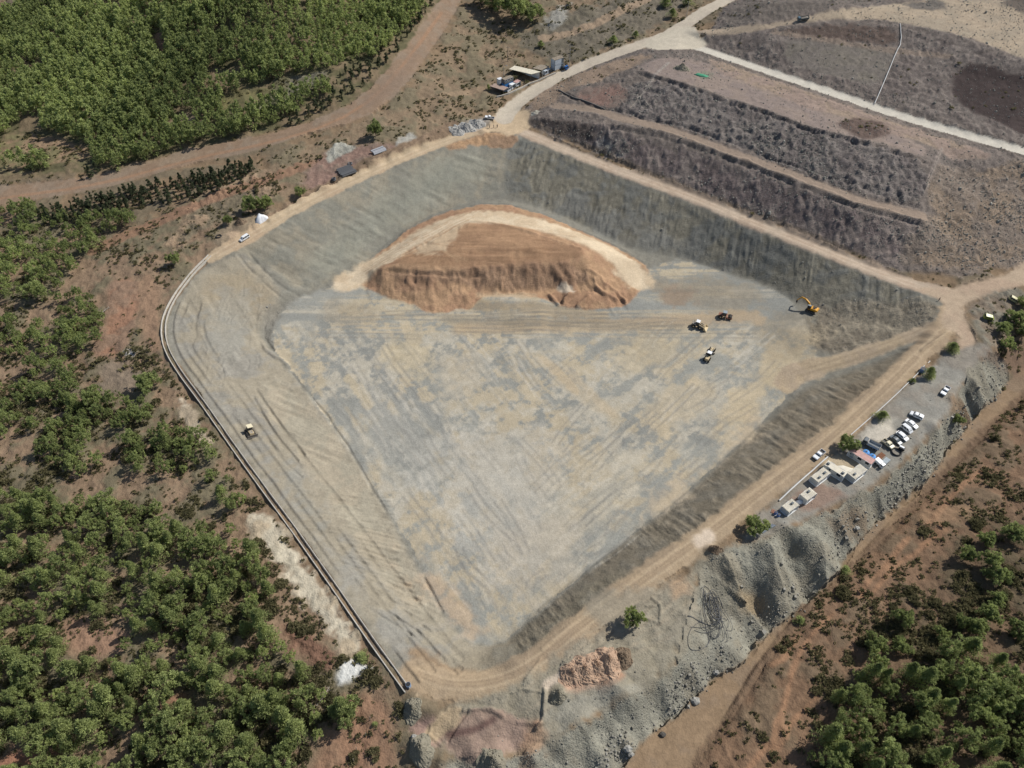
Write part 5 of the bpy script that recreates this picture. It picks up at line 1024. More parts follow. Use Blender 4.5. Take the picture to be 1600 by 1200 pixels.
def truck(name, front, rear, label, cabm, bedm, L=6.6, kind='tipper'):
    r = empty(name, (0,0,0), 0, label, 'truck'); h = L / 2; hw = 1.1
    MB().box(-h + .1, h - .1, -.42, .42, .62, .86).build('chassis', M_BLACK, r)
    c = MB().prism([(h, .6), (h, 1.45), (h - .18, 2.25), (h - .35, 2.36), (h - 1.45, 2.36), (h - 1.5, .6)], -hw, hw, .10, 1.5).build('cab', cabm, r, .05)
    MB().add([(h + .015, -.95, 1.5), (h + .015, .95, 1.5), (h - .15, .88, 2.2), (h - .15, -.88, 2.2), (h - .05, -.95, 1.5), (h - .05, .95, 1.5), (h - .22, .88, 2.2), (h - .22, -.88, 2.2)], [(0,1,2,3),(7,6,5,4),(0,4,5,1),(1,5,6,2),(2,6,7,3),(3,7,4,0)]).build('windscreen', M_GLASS, c)
    for sg in (-1, 1): MB().box(h - 1.25, h - .35, sg * 1.0, sg * 1.07, 1.5, 2.1).build('side_window', M_GLASS, c)
    x0, x1 = -h, h - 1.7; b = MB()
    b.box(x0, x1, -hw, hw, .95, 1.08).box(x0, x1, -hw, -hw + .06, 1.08, 1.85).box(x0, x1, hw - .06, hw, 1.08, 1.85).box(x1 - .06, x1, -hw + .06, hw - .06, 1.08, 2.0).box(x0, x0 + .06, -hw + .06, hw - .06, 1.08, 1.8)
    for k in range(6): 
        x = x0 + .35 + k * (x1 - x0 - .7) / 5
        for sg in (-1, 1): b.box(x - .05, x + .05, sg * (hw + .0), sg * (hw + .06), 1.0, 1.85)
    bed = b.build('tipper_body', bedm, r)
    if kind == 'rails':
        for sg in (-1, 1):
            MB().box(x0 + .05, x1 - .05, sg * hw - .03, sg * hw + .03, 1.86, 2.0).box(x0 + .05, x1 - .05, sg * hw - .03, sg * hw + .03, 2.12, 2.24).build('side_rail', M_WOOD, bed)
        MB().box(x0 + .06, x1 - .06, -hw + .06, hw - .06, 1.09, 1.2).build('bed_floor', M_SILV, bed)
    else: MB().add([(x0 + .06, -hw + .06, 1.4), (x1 - .06, -hw + .06, 1.4), (x1 - .06, hw - .06, 1.4), (x0 + .06, hw - .06, 1.4), ((x0 + x1) / 2 - .6, 0, 1.9), ((x0 + x1) / 2 + .6, 0, 1.9)], [(0,1,5,4),(1,2,5),(2,3,4,5),(3,0,4),(3,2,1,0)]).build('load', M_DUST, bed)
    lamps(r, h - .06, -h, hw * .9, .8); wheels(r, (h - 1.0, -h + 1.9, -h + .85), hw + .02, .5, .3); place_v(r, front, rear, L, 2.2); return r
truck('tipper_truck', (1345.5,690.2), (1374,704.8), 'grey tipper truck with railed bed, parked between the cabins and the car row', M_GREYP, paint('light_grey_bed', (196,200,202)), 5.8, 'rails')
truck('tipper_truck', (1247,33), (1261.5,30.6), 'blue-grey tipper truck raising dust on the upper dirt road, top right', paint('blue_grey_paint', (96,122,134)), paint('slate_bed', (84,96,100), .6), 6.4)
# white cabover with a box, nose at the rock tip, and the grey trailer beside it
K_SIZE[0] = .58
t = truck('box_truck', (1378.5,731), (1366.5,721), 'small white box truck squeezed between the pink-roofed cabin and the grey trailer', M_WHITE, M_WHITE, 4.6)
MB().box(-2.28, .58, -1.13, 1.13, 1.10, 2.3).build('box', M_WHITE, t, .04)
K_SIZE[0] = .68
def trailer():
    a, b = G(1376.5,720), G(1388.5,722); r = empty('flat_trailer', (0,0,0), 0, 'grey sheeted trailer beside the white box truck', 'trailer')
    MB().box(-1.5, 1.5, -.95, .95, .6, .75).build('deck', M_STEEL, r); MB().box(-1.5, 1.5, -.95, .95, .76, 1.25, None, .1, .08).build('sheet_cover', roof_mat('grey_sheet', (176,186,190), .35), r, .03)
    MB().box(1.5, 2.3, -.06, .06, .6, .7).build('drawbar', M_BLACK, r); wheels(r, (-.3, .5), .95, .33, .2); seat(r, G(1379.5,725.5), G(1387,718.5), 3, 1.9)
trailer()

# ------------------------------------------------------------------ earthmovers
def big_wheel(root, x, y, r, w, name='wheel'):
    t = MB().ring((x, y, r), r * .72, r * .29, 'y', 20, 8, w / (r * .58)).cyl((x, y - w * .4, r), (x, y + w * .4, r), r * .6, 16)
    for k in range(18):
        a = 6.2832 * k / 18; M = Matrix.Translation((x, y, r)) @ Matrix.Rotation(-a, 4, 'Y'); t.box(r * .93, r * 1.03, -w * .48, w * .48, -.06, .06, M)
    t = t.build(name, M_TYRE, root); MB().cyl((x, y - w * .52, r), (x, y + w * .52, r), r * .42, 12).build('rim', M_TAN, t)
def cab_box(root, x0, x1, hw, z0, z1, roofm, bodym, over=.12):
    p = MB()
    for x in (x0, x1 - .1):
        for y in (-hw, hw - .1): p.box(x, x + .1, y, y + .1, z0, z1)
    c = p.box(x0, x1, -hw, hw, z0 - .02, z0 + .35).build('cab_frame', bodym, root)
    MB().box(x0 + .03, x1 - .03, -hw + .03, hw - .03, z0 + .36, z1 - .01).build('cab_glass', M_GLASS, c)
    MB().box(x0 - over, x1 + over, -hw - over, hw + over, z1, z1 + .13).build('cab_roof', roofm, root, .03)
K_SIZE[0] = .78
def excavator():
    c = G(1280,491); tip = G(1254,481); r = empty('excavator', (0,0,0), 0, 'yellow tracked excavator with a breaker hammer on its arm, below the north-east wall', 'excavator')
    for sg in (-1, 1):
        y0, y1 = sg * 1.25 - .3, sg * 1.25 + .3; t = MB().prism([(-2.0, .25), (-1.75, 0), (1.75, 0), (2.0, .25), (2.0, .65), (1.75, .9), (-1.75, .9), (-2.0, .65)], y0, y1)
        for k in range(14): x = -1.7 + k * .26; t.box(x, x + .12, y0 - .02, y1 + .02, -.03, 0).box(x, x + .12, y0 - .02, y1 + .02, .9, .94)
        t = t.build('track', M_DKTRK, r)
        for k in range(5): MB().cyl((-1.5 + k * .75, y0 - .03, .42), (-1.5 + k * .75, y1 + .03, .42), .26, 10).build('roller', M_STEEL, t)
    MB().cyl((0, 0, .5), (0, 0, 1.05), .75, 16).box(-1.0, 1.0, -1.0, 1.0, .4, .7).build('undercarriage', M_DKTRK, r)
    up = empty('u', (0,0,0)); bpy.data.objects.remove(up)
    h = MB().prism([(-2.35, 1.1), (-2.35, 1.9), (-2.1, 2.05), (.2, 2.05), (.35, 1.7), (1.3, 1.5), (1.3, 1.1)], -1.2, 1.2).build('upper_house', M_YEL, r, .06)
    MB().prism([(-2.7, 1.15), (-2.75, 1.7), (-2.55, 2.0), (-2.36, 2.0), (-2.36, 1.1)], -1.18, 1.18).build('counterweight', M_YEL, r, .05)
    MB().box(-1.9, -.3, -1.0, -.1, 2.06, 2.12).box(-1.7, -.6, .1, .9, 2.06, 2.10).build('engine_grille', M_BLACK, h); MB().cyl((-1.4, .7, 2.1), (-1.4, .7, 2.6), .07, 8).build('exhaust_pipe', M_BLACK, h)
    MB().box(.0, 1.45, .35, 1.2, 1.2, 2.95).build('operator_cab', M_BLACK, r, .05); MB().box(.02, 1.4, .38, 1.18, 2.96, 3.02).build('cab_roof', M_SILV, r)
    A, B, Cc = Vector((.8, -.2, 1.8)), Vector((3.3, -.2, 4.5)), Vector((5.0, -.2, 4.7)); D = Vector((6.6, -.2, 2.6))
    def arm(m, pts, w, h0, h1):
        n = len(pts)
        for k in range(n - 1):
            a, b = pts[k], pts[k + 1]; d = (b - a).normalized(); u = Vector((-d.z, 0, d.x)); s0 = h0 + (h1 - h0) * k / (n - 1); s1 = h0 + (h1 - h0) * (k + 1) / (n - 1)
            m.add([a + u * s0 + Vector((0, -w, 0)), a + u * s0 + Vector((0, w, 0)), a - u * s0 + Vector((0, w, 0)), a - u * s0 + Vector((0, -w, 0)), b + u * s1 + Vector((0, -w, 0)), b + u * s1 + Vector((0, w, 0)), b - u * s1 + Vector((0, w, 0)), b - u * s1 + Vector((0, -w, 0))], [(0,1,2,3),(7,6,5,4),(0,4,5,1),(1,5,6,2),(2,6,7,3),(3,7,4,0)])
        return m
    bo = arm(MB(), [A, Vector((1.6, -.2, 3.3)), B, Cc], .24, .34, .24).build('boom', M_YEL, r)
    st = arm(MB(), [Cc + Vector((-.25, 0, .35)), Cc, D], .2, .22, .15).build('stick', M_YEL, r)
    MB().cyl((1.0, -.5, 1.6), (2.6, -.5, 3.9), .09, 8).cyl((1.0, .1, 1.6), (2.6, .1, 3.9), .09, 8).build('boom_cylinder', M_STEEL, bo); MB().cyl((3.2, -.2, 5.0), (4.8, -.2, 5.2), .1, 8).build('stick_cylinder', M_STEEL, st)
    MB().box(D.x - .32, D.x + .28, -.48, .08, 1.5, 2.7, None, .08, .05).build('breaker_hammer', M_DKTRK, r); MB().cyl((D.x, -.2, 1.55), (D.x + .05, -.2, .15), .10, 8, .06).build('chisel', M_STEEL, r)
    seat(r, c, tip, 3.8, 2.8)
excavator()
def dozer():
    r = empty('bulldozer', (0,0,0), 0, 'dusty bulldozer with a cream canopy roof, alone on the western terrace near the drain', 'bulldozer')
    for sg in (-1, 1):
        y0, y1 = sg * 1.05 - .28, sg * 1.05 + .28; t = MB().prism([(-1.9, .4), (-1.5, 0), (1.4, 0), (1.8, .4), (1.5, .9), (-1.6, 1.0)], y0, y1)
        for k in range(12): x = -1.45 + k * .26; t.box(x, x + .1, y0 - .02, y1 + .02, -.04, 0).box(x, x + .1, y0 - .02, y1 + .02, .92, .99)
        t = t.build('track', M_DKTRK, r)
        MB().cyl((-1.35, y0 - .04, .52), (-1.35, y1 + .04, .52), .4, 14).cyl((1.3, y0 - .04, .45), (1.3, y1 + .04, .45), .34, 14).build('sprocket', M_STEEL, t)
    MB().prism([(-1.9, .5), (-1.9, 1.35), (.1, 1.4), (.2, 1.75), (1.75, 1.6), (1.85, .6)], -.72, .72).build('hull', M_TAN, r, .05)
    MB().prism([(.25, 1.76), (.3, 1.85), (1.65, 1.70), (1.7, 1.61)], -.5, .5).build('bonnet', M_DUST, r); MB().cyl((1.1, .25, 1.6), (1.1, .25, 2.5), .07, 8).build('exhaust_pipe', M_BLACK, r)
    cab_box(r, -1.35, .05, .72, 1.42, 2.95, M_CREAM, M_BLACK, .22); MB().box(-1.0, -.5, -.3, .3, 1.45, 1.9).build('seat', M_BLACK, r)
    pr = [(2.15 + .25 * math.cos(a) - .25, .62 + .62 * math.sin(a)) for a in [(-1.5 + 3.0 * k / 8) for k in range(9)]]
    b = MB().prism([(2.45 - .22 * math.cos((k - 4) / 4 * 1.3), .05 + 1.25 * k / 8) for k in range(9)] + [(2.30 - .22 * math.cos((k - 4) / 4 * 1.3), .05 + 1.25 * k / 8) for k in range(8, -1, -1)], -1.75, 1.75).build('blade', M_STEEL, r)
    for sg in (-1, 1): MB().box(-.2, 2.15, sg * 1.42 - .08, sg * 1.42 + .08, .3, .5).build('push_arm', M_DUST, b)
    for y in (-.5, 0, .5): MB().box(-2.6, -1.9, y - .08, y + .08, .5, .8).box(-2.6, -2.4, y - .06, y + .06, -.05, .5).build('ripper_tooth', M_STEEL, r)
    seat(r, G(384.5,668), G(397,687), 3.8, 2.6)
dozer()
def loader():
    r = empty('wheel_loader', (0,0,0), 0, 'wheel loader with a wide cream bucket and white roof, left of the red compactor', 'loader')
    MB().prism([(-2.6, .9), (-2.6, 1.9), (-.9, 2.0), (-.7, 1.4), (-.7, .7)], -.95, .95).build('engine_hood', M_DUST, r, .06); MB().box(-.7, 1.3, -.5, .5, .75, 1.35).build('front_frame', M_DKTRK, r)
    cab_box(r, -1.0, .35, .75, 1.45, 3.1, M_WHITE, M_BLACK); MB().cyl((-1.9, .5, 1.9), (-1.9, .5, 2.6), .08, 8).build('exhaust_pipe', M_BLACK, r)
    for x in (-1.6, 1.1):
        for sg in (-1, 1): big_wheel(r, x, sg * 1.05, .78, .55)
    for sg in (-1, 1): MB().add([(.3, sg * .5 - .09, 1.5), (.3, sg * .5 + .09, 1.5), (2.7, sg * .5 + .09, .75), (2.7, sg * .5 - .09, .75), (.3, sg * .5 - .09, 1.85), (.3, sg * .5 + .09, 1.85), (2.7, sg * .5 + .09, 1.1), (2.7, sg * .5 - .09, 1.1)], [(0,3,2,1),(4,5,6,7),(0,1,5,4),(1,2,6,5),(2,3,7,6),(3,0,4,7)]).build('lift_arm', M_TAN, r)
    pf = [(2.6, .3), (2.5, .9), (2.75, 1.55), (3.0, 1.65), (2.85, 1.2), (2.9, .6), (3.9, .35), (3.9, .25)]
    b = MB().prism(pf, -1.55, 1.55).build('bucket', M_TAN, r)
    for sg in (-1, 1): MB().prism([(2.62, .32), (2.55, .9), (2.8, 1.55), (3.0, 1.6), (3.8, .4), (3.8, .3)], sg * 1.55 - .04, sg * 1.55 + .04).build('bucket_side', M_TAN, b)
    MB().box(2.5, 2.62, -1.5, 1.5, .4, 1.75).build('bucket_back', M_TAN, b); seat(r, G(1081.5,508.5), G(1099,514), 5, 2.4)
loader()
def compactor():
    r = empty('soil_compactor', (0,0,0), 0, 'dull brown-red soil compactor with a grey cab roof and dark drum beside the wheel loader', 'roller')
    MB().prism([(-2.6, .8), (-2.55, 1.7), (-.9, 1.8), (-.7, .8)], -.85, .85).build('engine_hood', M_RED, r, .05); cab_box(r, -.95, .45, .75, 1.3, 2.95, M_SILV, M_BLACK)
    for sg in (-1, 1): big_wheel(r, -1.7, sg * 1.0, .78, .5); MB().box(.5, 3.1, sg * 1.12 - .09, sg * 1.12 + .09, .7, 1.05).build('drum_frame', M_RED, r)
    MB().box(.45, 1.0, -1.2, 1.2, .75, 1.3).build('front_yoke', M_RED, r); d = MB().cyl((2.1, -1.02, .78), (2.1, 1.02, .78), .74, 24)
    for k in range(14):
        for j in range(6):
            a = 6.2832 * (k + .5 * (j % 2)) / 14; M = Matrix.Translation((2.1, -.85 + j * .34, .78)) @ Matrix.Rotation(-a, 4, 'Y'); d.box(.72, .82, -.07, .07, -.06, .06, M)
    d.build('drum', M_DKTRK, r); seat(r, G(1122.5,494.5), G(1141.5,498), 5, 2.2)
compactor()
def grader():
    r = empty('motor_grader', (0,0,0), 0, 'cream motor grader with a white cab roof working on the open grey floor', 'grader')
    MB().prism([(-3.6, .9), (-3.6, 1.85), (-1.5, 1.9), (-1.4, .9)], -.7, .7).build('engine_hood', M_TAN, r, .05); MB().cyl((-2.6, .3, 1.8), (-2.6, .3, 2.5), .07, 8).build('exhaust_pipe', M_BLACK, r)
    cab_box(r, -1.45, -.1, .72, 1.3, 3.05, M_WHITE, M_BLACK)
    f = MB(); pts_ = [(-.1, 1.25), (1.0, 1.85), (3.0, 1.75), (4.2, 1.25)]
    for (xa, za), (xb, zb) in zip(pts_[:-1], pts_[1:]): f.add([(xa, -.16, za - .17), (xa, .16, za - .17), (xa, .16, za + .17), (xa, -.16, za + .17), (xb, -.16, zb - .17), (xb, .16, zb - .17), (xb, .16, zb + .17), (xb, -.16, zb + .17)], [(0,1,2,3),(7,6,5,4),(0,4,5,1),(1,5,6,2),(2,6,7,3),(3,7,4,0)])
    f.box(4.0, 4.4, -.9, .9, .55, .8).box(4.05, 4.3, -.3, .3, .8, 1.4).build('front_frame', M_TAN, r)
    for x in (-3.0, -1.6):
        for sg in (-1, 1): big_wheel(r, x, sg * 1.0, .62, .4)
    for sg in (-1, 1): big_wheel(r, 4.2, sg * 1.0, .62, .4)
    MB().ring((1.5, 0, .95), .7, .08, 'z', 20, 6).build('turntable', M_DKTRK, r); M = Matrix.Translation((1.5, 0, .45)) @ Matrix.Rotation(R(28), 4, 'Z'); MB().box(-.08, .08, -1.75, 1.75, -.35, .4, M).build('mouldboard', M_STEEL, r)
    MB().box(.2, 1.2, -.6, -.5, 1.0, 1.15).box(.2, 1.2, .5, .6, 1.0, 1.15).build('lift_links', M_TAN, r); seat(r, G(1101,569), G(1113.5,546), 6.5, 2.2)
grader()

K_SIZE[0] = .75
# ------------------------------------------------------------------ cabins
def quad_place(o, a, b, L):
    "root at the middle of the ground edge a-b (surveyed), x along it"
    A, B = G(*a), G(*b); d = B - A; o.location = ((A.x + B.x) / 2, (A.y + B.y) / 2, min(A.z, B.z) - .05); o.rotation_euler = (0, 0, math.atan2(d.y, d.x))
def cabin(name, c, ang_a, ang_b, L, W, H, label, roofm, vents, skirt=True, door=0, group='site cabins', windows=2):
    "c: surveyed middle of the roof; ang: surveyed ends of its long axis on the ground"
    r = empty(name, (0,0,0), 0, label, 'cabin'); A, B = G(*ang_a), G(*ang_b); d = B - A; z = max(float(ground(A.x, A.y)), float(ground(B.x, B.y)))
    x, y = pz(c[0], c[1], z + H); r.location = (x, y, z - .03); r.rotation_euler = (0, 0, math.atan2(d.y, d.x)); l, w = L / 2, W / 2
    MB().box(-l + .06, l - .06, -w + .06, w - .06, .0, H - .12).build('wall', M_WALLW, r)
    rf = MB().box(-l, l, -w, w, H - .12, H)
    for k in range(int(L / .3)): x = -l + .15 + k * .3; rf.box(x - .035, x + .035, -w + .02, w - .02, H, H + .035)
    rf = rf.build('roof', roofm, r)
    fr = MB()
    for sx in (-1, 1):
        for sy in (-1, 1): fr.box(sx * l - .07, sx * l + .07, sy * w - .07, sy * w + .07, -.3, H - .13)
    for sy in (-1, 1): fr.box(-l + .07, l - .07, sy * w - .06, sy * w + .06, -.3, .12)
    for sx in (-1, 1): fr.box(sx * l - .06, sx * l + .06, -w + .07, w - .07, -.3, .12)
    fr.build('frame', M_WHITE, r)
    for vx, vy in vents: MB().box(vx * l - .33, vx * l + .33, vy * w - .26, vy * w + .26, H + .04, H + .42).build('roof_vent', M_GREYP, rf, .03)
    for sy in (-1, 1):
        for k in range(windows):
            x = -l + L * (k + .5) / windows; wd = MB().box(x - .5, x + .5, sy * (w - .05), sy * (w - .03) , 1.0, 1.95).build('window', M_GLASS, r)
            fm = MB().box(x - .56, x - .5, sy * (w - .05), sy * (w + .0), .94, 2.01).box(x + .5, x + .56, sy * (w - .05), sy * (w + .0), .94, 2.01).box(x - .5, x + .5, sy * (w - .05), sy * (w + .0), .94, 1.0).box(x - .5, x + .5, sy * (w - .05), sy * (w + .0), 1.95, 2.01).build('window_frame', M_WHITE, wd)
    dx = -l + L * .12
    MB().box(dx, dx + .8, -w + .01, -w + .05, .1, 2.05).build('door', M_SILV, r); return r
cabin('site_cabin', (1283,741.5), (1268,754), (1298,731), 4.8, 2.2, 1.95, 'cream-roofed cabin with two roof vents lying along the road, left of the angled cabin', M_RCREAM, [(.45, -.2), (-.45, -.3)])
cabin('site_cabin', (1306.5,732), (1292,724), (1324,744), 5.2, 2.0, 1.95, 'cream-roofed cabin turned across the yard with a vent at each end', M_RCREAM, [(-.8, -.1), (.72, -.2)])
cabin('site_cabin', (1340,736.5), (1328,746), (1352,727), 4.9, 2.3, 1.95, 'cream-roofed cabin with a single vent, touching the pink-roofed cabin', M_RCREAM, [(-.55, -.1)])
cabin('site_cabin', (1263.5,771.5), (1254,779), (1274,764), 3.5, 2.2, 1.95, 'small square cream-roofed cabin, upper one of the lower pair', M_RCREAM, [(.25, .35)], windows=1)
cabin('site_cabin', (1235.5,789.5), (1226,797), (1246,782), 3.6, 2.2, 1.95, 'small square cream-roofed cabin at the lower end of the row, beside the junk pile', M_RCREAM, [(.35, .1)], windows=1)
cabin('site_cabin', (1347.5,711), (1330,706), (1364,727), 6.0, 2.2, 1.95, 'white cabin with a faded pink roof beside the blue water tanks', M_RPINK, [], windows=3)
def tank(px, py, label):
    p = G(px, py); r = empty('water_tank', p, 0, label, 'tank'); mb = paint('tank_blue', (96,160,226), .4)
    V = MB().cyl((0,0,0), (0,0,1.35), .78, 20).cyl((0,0,1.35), (0,0,1.62), .78, 20, .30); 
    for k in range(4): V.ring((0, 0, .2 + .33 * k), .78, .035, 'z', 20, 6)
    V.build('tank_body', mb, r); MB().cyl((0,0,1.6), (0,0,1.72), .22, 14).build('lid', M_GREYP, r)
tank(1350.6,711.5, 'pale blue plastic water tank behind the pink-roofed cabin, the one farther from the rusty plate'); tank(1360.5,717.5, 'blue plastic water tank nearest the rusty steel plate')
def slab(name, quad, h, m, label, cat, bev=.02, lift=.06):
    pts_ = [G(*q_) for q_ in quad]; V = [(p.x, p.y, p.z + lift) for p in pts_] + [(p.x, p.y, p.z + lift + h) for p in pts_]
    o = MB().add(V, [(3,2,1,0),(4,5,6,7),(0,1,5,4),(1,2,6,5),(2,3,7,6),(3,0,4,7)]).build(name, m, None, bev); return tag(o, label, cat)
slab('steel_plate', [(1366.5,714.5),(1377,706.5),(1384,711.5),(1374,720)], .08, M_RUST, 'rusty brown steel plate lying on the ground between the blue tank and the cars', 'plate')
# white sheeting between the cabins
def sheet(name, outline, label, cat, m, hgt, seed):
    Pw = [G(*p) for p in outline]; c = sum(Pw, Vector()) / len(Pw); rs = np.random.RandomState(seed); V = [c + Vector((0, 0, hgt))]; F = []; n = len(Pw) * 3; ring1, ring2 = [], []
    for k in range(n):
        i = k / 3.0; a = Pw[int(i) % len(Pw)]; b = Pw[(int(i) + 1) % len(Pw)]; p = a.lerp(b, i - int(i)); p.z = float(ground(p.x, p.y)) + .05
        ring2.append(p); q_ = p.lerp(c, .5); q_.z = float(ground(q_.x, q_.y)) + hgt * rs.uniform(.55, .8) + .06; ring1.append(q_)
    V += ring1 + ring2
    for k in range(n): F += [(0, 1 + k, 1 + (k + 1) % n), (1 + k, 1 + n + k, 1 + n + (k + 1) % n, 1 + (k + 1) % n)]
    m0 = len(V); V += [Vector((p.x, p.y, p.z - .25)) for p in ring2]
    for k in range(n): F.append((1 + n + k, m0 + k, m0 + (k + 1) % n, 1 + n + (k + 1) % n))
    o = MB().add(V, F).build(name, m, None, 0, True); return tag(o, label, cat)
M_TARP = mat('white_tarpaulin', (.72,.74,.77), .7, noise=.12, nscale=1.5); M_TARPC = mat('cream_tarpaulin', (.66,.62,.52), .8, noise=.1, nscale=1)
sheet('tarpaulin', [(1306,728),(1318,727),(1334,732),(1326,739),(1318,738)], 'pale tarpaulin spread on the yard between two cream-roofed cabins', 'tarpaulin', M_TARPC, .12, 1)
sheet('tarpaulin', [(1243,783),(1249,781),(1257,784),(1252,788),(1246,787)], 'white awning sheet stretched between the two small square cabins', 'tarpaulin', M_TARP, .9, 2)
sheet('covered_heap', [(399,349),(401,340),(408,336.5),(418,338),(420,343),(412,348),(406,351.5)], 'heap covered with a white sheet beside the north-west rim road', 'heap', M_TARP, 2.0, 3)
# long pipes lying beside the dike road
def long_pipe(name, L, r, m, label, cat='pipe', lift=None):
    W = chaikin(PL(L), False, 1); n = [W[0]]; 
    for a, b in zip(W[:-1], W[1:]):
        k = max(1, int(np.linalg.norm(b - a) / 1.5)); n += [a + (b - a) * j / k for j in range(1, k + 1)]
    z = [max(float(ground(x, y)), float(ground(x + .3, y)), float(ground(x, y + .3))) for x, y in n]; path = [(x, y, zz_ + r + .03) for (x, y), zz_ in zip(n, z)]
    o = MB().tube(path, r, 10).build(name, m, None, 0, True); return tag(o, label, cat)
M_PIPEW = mat('pale_pipe', (.52,.52,.50), .5, noise=.1)
long_pipe('long_pipe', [(1217,783),(1255,748),(1293,714.5)], .2, M_PIPEW, 'long grey pipe lying along the dike road beside the cabins')
long_pipe('long_pipe', [(1329,680),(1352,660),(1385,631),(1418,600),(1444,572)], .13, M_PIPEW, 'long white pipe along the dike road beside the parking yard')
long_pipe('long_pipe', [(1450,566.5),(1454.5,562)], .13, M_PIPEW, 'short white pipe length past the slim pale tree')
slab('grey_sheet', [(1186,829),(1206,819.5),(1212,823),(1192,834)], .06, roof_mat('slate_sheet', (120,128,138)), 'flat grey sheet on the ground just below the lone round tree', 'sheet')
# small yard things
p = G(1400,707); o = MB().ring((0, 0, .18), 1.15, .19, 'z', 28, 8).build('large_tyre', M_TYRE, None, 0, True); o.location = p; tag(o, 'big black tyre lying flat in front of the cream pickup', 'tyre')
p = G(342,369.5); o = MB().ring((0, 0, .2), .85, .2, 'z', 24, 8).build('large_tyre', M_TYRE, None, 0, True); o.location = p; tag(o, 'black tyre lying on the rubble left of the minibus', 'tyre')
def barrel(px, py, c, label, r_=.45, h=1.1, cat='barrel'):
    p = G(px, py); t = empty('barrel', p, 0, label, cat); m = MB().cyl((0,0,0), (0,0,h), r_, 16)
    for z in (.02, h * .35, h * .68, h - .02): m.ring((0, 0, z), r_, .03, 'z', 16, 6)
    m.build('drum', paint('barrel_paint', c, .5), t); MB().cyl((0,0,h + .005), (0,0,h + .04), r_ * .9, 16).build('lid', M_BLACK, t)
barrel(1441.5,579, (110,135,170), 'dark blue tank standing between the white pipe and the slim tree', .75, 1.2)
barrel(1453,591, (205,175,105), 'tan drum on the gravel beside the slim pale tree', .35, .9)
barrel(638.5,1072, (130,150,175), 'blue-grey drum on the bank at the lower end of the concrete drain', .5, 1.0)
def generator():
    p = G(1407.5,703.5); r = empty('generator', p, R(-40), 'small white-topped machine on a dark frame beside the big black tyre', 'machine'); MB().box(-.7, .7, -.4, .4, .25, .9).build('casing', M_BLACK, r, .04)
    MB().box(-.75, .4, -.1, .42, .92, 1.05).build('lid', M_WHITE, r); MB().box(.7, 1.3, -.05, .05, .3, .4).build('drawbar', M_STEEL, r); wheels(r, (0,), .55, .26, .16)
generator()
def motorcycle():
    r = empty('motorcycle', (0,0,0), 0, 'black motorcycle parked under the thin young tree beside the road', 'motorcycle')
    for x in (-.68, .68): w = MB().ring((x, 0, .32), .26, .07, 'y', 18, 8).build('wheel', M_TYRE, r); MB().cyl((x, -.06, .32), (x, .06, .32), .1, 10).build('hub', M_RIM, w)
    MB().prism([(-.35, .35), (-.3, .7), (.35, .72), (.4, .4)], -.14, .14).build('engine', M_BLACK, r); MB().prism([(-.85, .78), (-.8, .9), (-.1, .82), (-.1, .72)], -.13, .13).build('saddle', M_BLACK, r, .02); MB().prism([(-.08, .72), (0, .95), (.4, .9), (.42, .72)], -.15, .15).build('fuel_tank', M_GREYP, r, .03)
    MB().cyl((.68, .09, .32), (.42, .09, 1.0), .03, 6).cyl((.68, -.09, .32), (.42, -.09, 1.0), .03, 6).build('fork', M_STEEL, r); MB().cyl((.4, -.36, 1.03), (.4, .36, 1.03), .025, 6).build('handlebar', M_STEEL, r); seat(r, G(1421.5,602.5), G(1428.5,600), 1.4, .5)
motorcycle()
def junk():
    for k, (px, py, c, lab) in enumerate([(1213,805,(190,190,190),'pale pallet leaning among the junk left of the lowest cabin'),(1209,800,(150,110,90),'brown pallet at the back of the junk left of the lowest cabin')]):
        p = G(px, py); r = empty('pallet', (p.x, p.y, p.z + .03), R(35 + 20 * k), lab, 'pallet'); m = paint('pallet_wood', c, .9)
        for j in range(6): MB().box(-.6, .6, -.5 + j * .19, -.38 + j * .19, .12, .15).build('deck_board', m, r)
        for y in (-.45, .0, .42): MB().box(-.6, .6, y - .05, y + .05, 0, .118).build('runner', m, r)
    barrel(1211,803.5, (90,120,180), 'blue barrel in the shade of the lowest cabin, the left one', .32, .9); barrel(1215.5,807, (100,130,185), 'blue barrel in the shade of the lowest cabin, the right one', .32, .9)
junk()
# dump of black hose over the rock tip
def hose():
    rs = np.random.RandomState(3); m = MB(); c = P(1117,955)
    for k in range(24):
        cx, cy = c[0] + rs.normal(0, .9), c[1] + rs.normal(0, 1.8); rx, ry = rs.uniform(.8, 2.2), rs.uniform(1.8, 4.2); ph = rs.normal(.12, .2); a0 = rs.uniform(0, 6.28); sp = rs.uniform(2.4, 6.0); path = []
        for j in range(16):
            a = a0 + sp * j / 15; x = rx * math.cos(a); y = ry * math.sin(a); X_, Y_ = cx + x * math.cos(ph) - y * math.sin(ph), cy + x * math.sin(ph) + y * math.cos(ph); path.append((X_, Y_, float(ground(X_, Y_)) + .1 + .035 * k * (.4 + .6 * math.sin(3.14 * j / 15))))
        m.tube(path, .055, 5)
    for L in ([(1099,920),(1098,945),(1102,975),(1110,1000),(1100,1015),(1078,1018),(1073,1000),(1080,980),(1098,968)], [(1075,962),(1095,972),(1115,976),(1135,962)], [(1078,980),(1100,980),(1125,970)], [(1085,985),(1105,988),(1130,980)], [(1112,990),(1108,1005),(1102,1012)], [(1074,963),(1088,968),(1100,972)]):
        W = chaikin(PL(L), False, 2); m.tube([(x, y, float(ground(x, y)) + .1) for x, y in W], .055, 5)
    tag(m.build('hose_coil', M_PIPEB, None, 0, True), 'tangled heap of black hose thrown over the rock tip', 'hose')
hose()
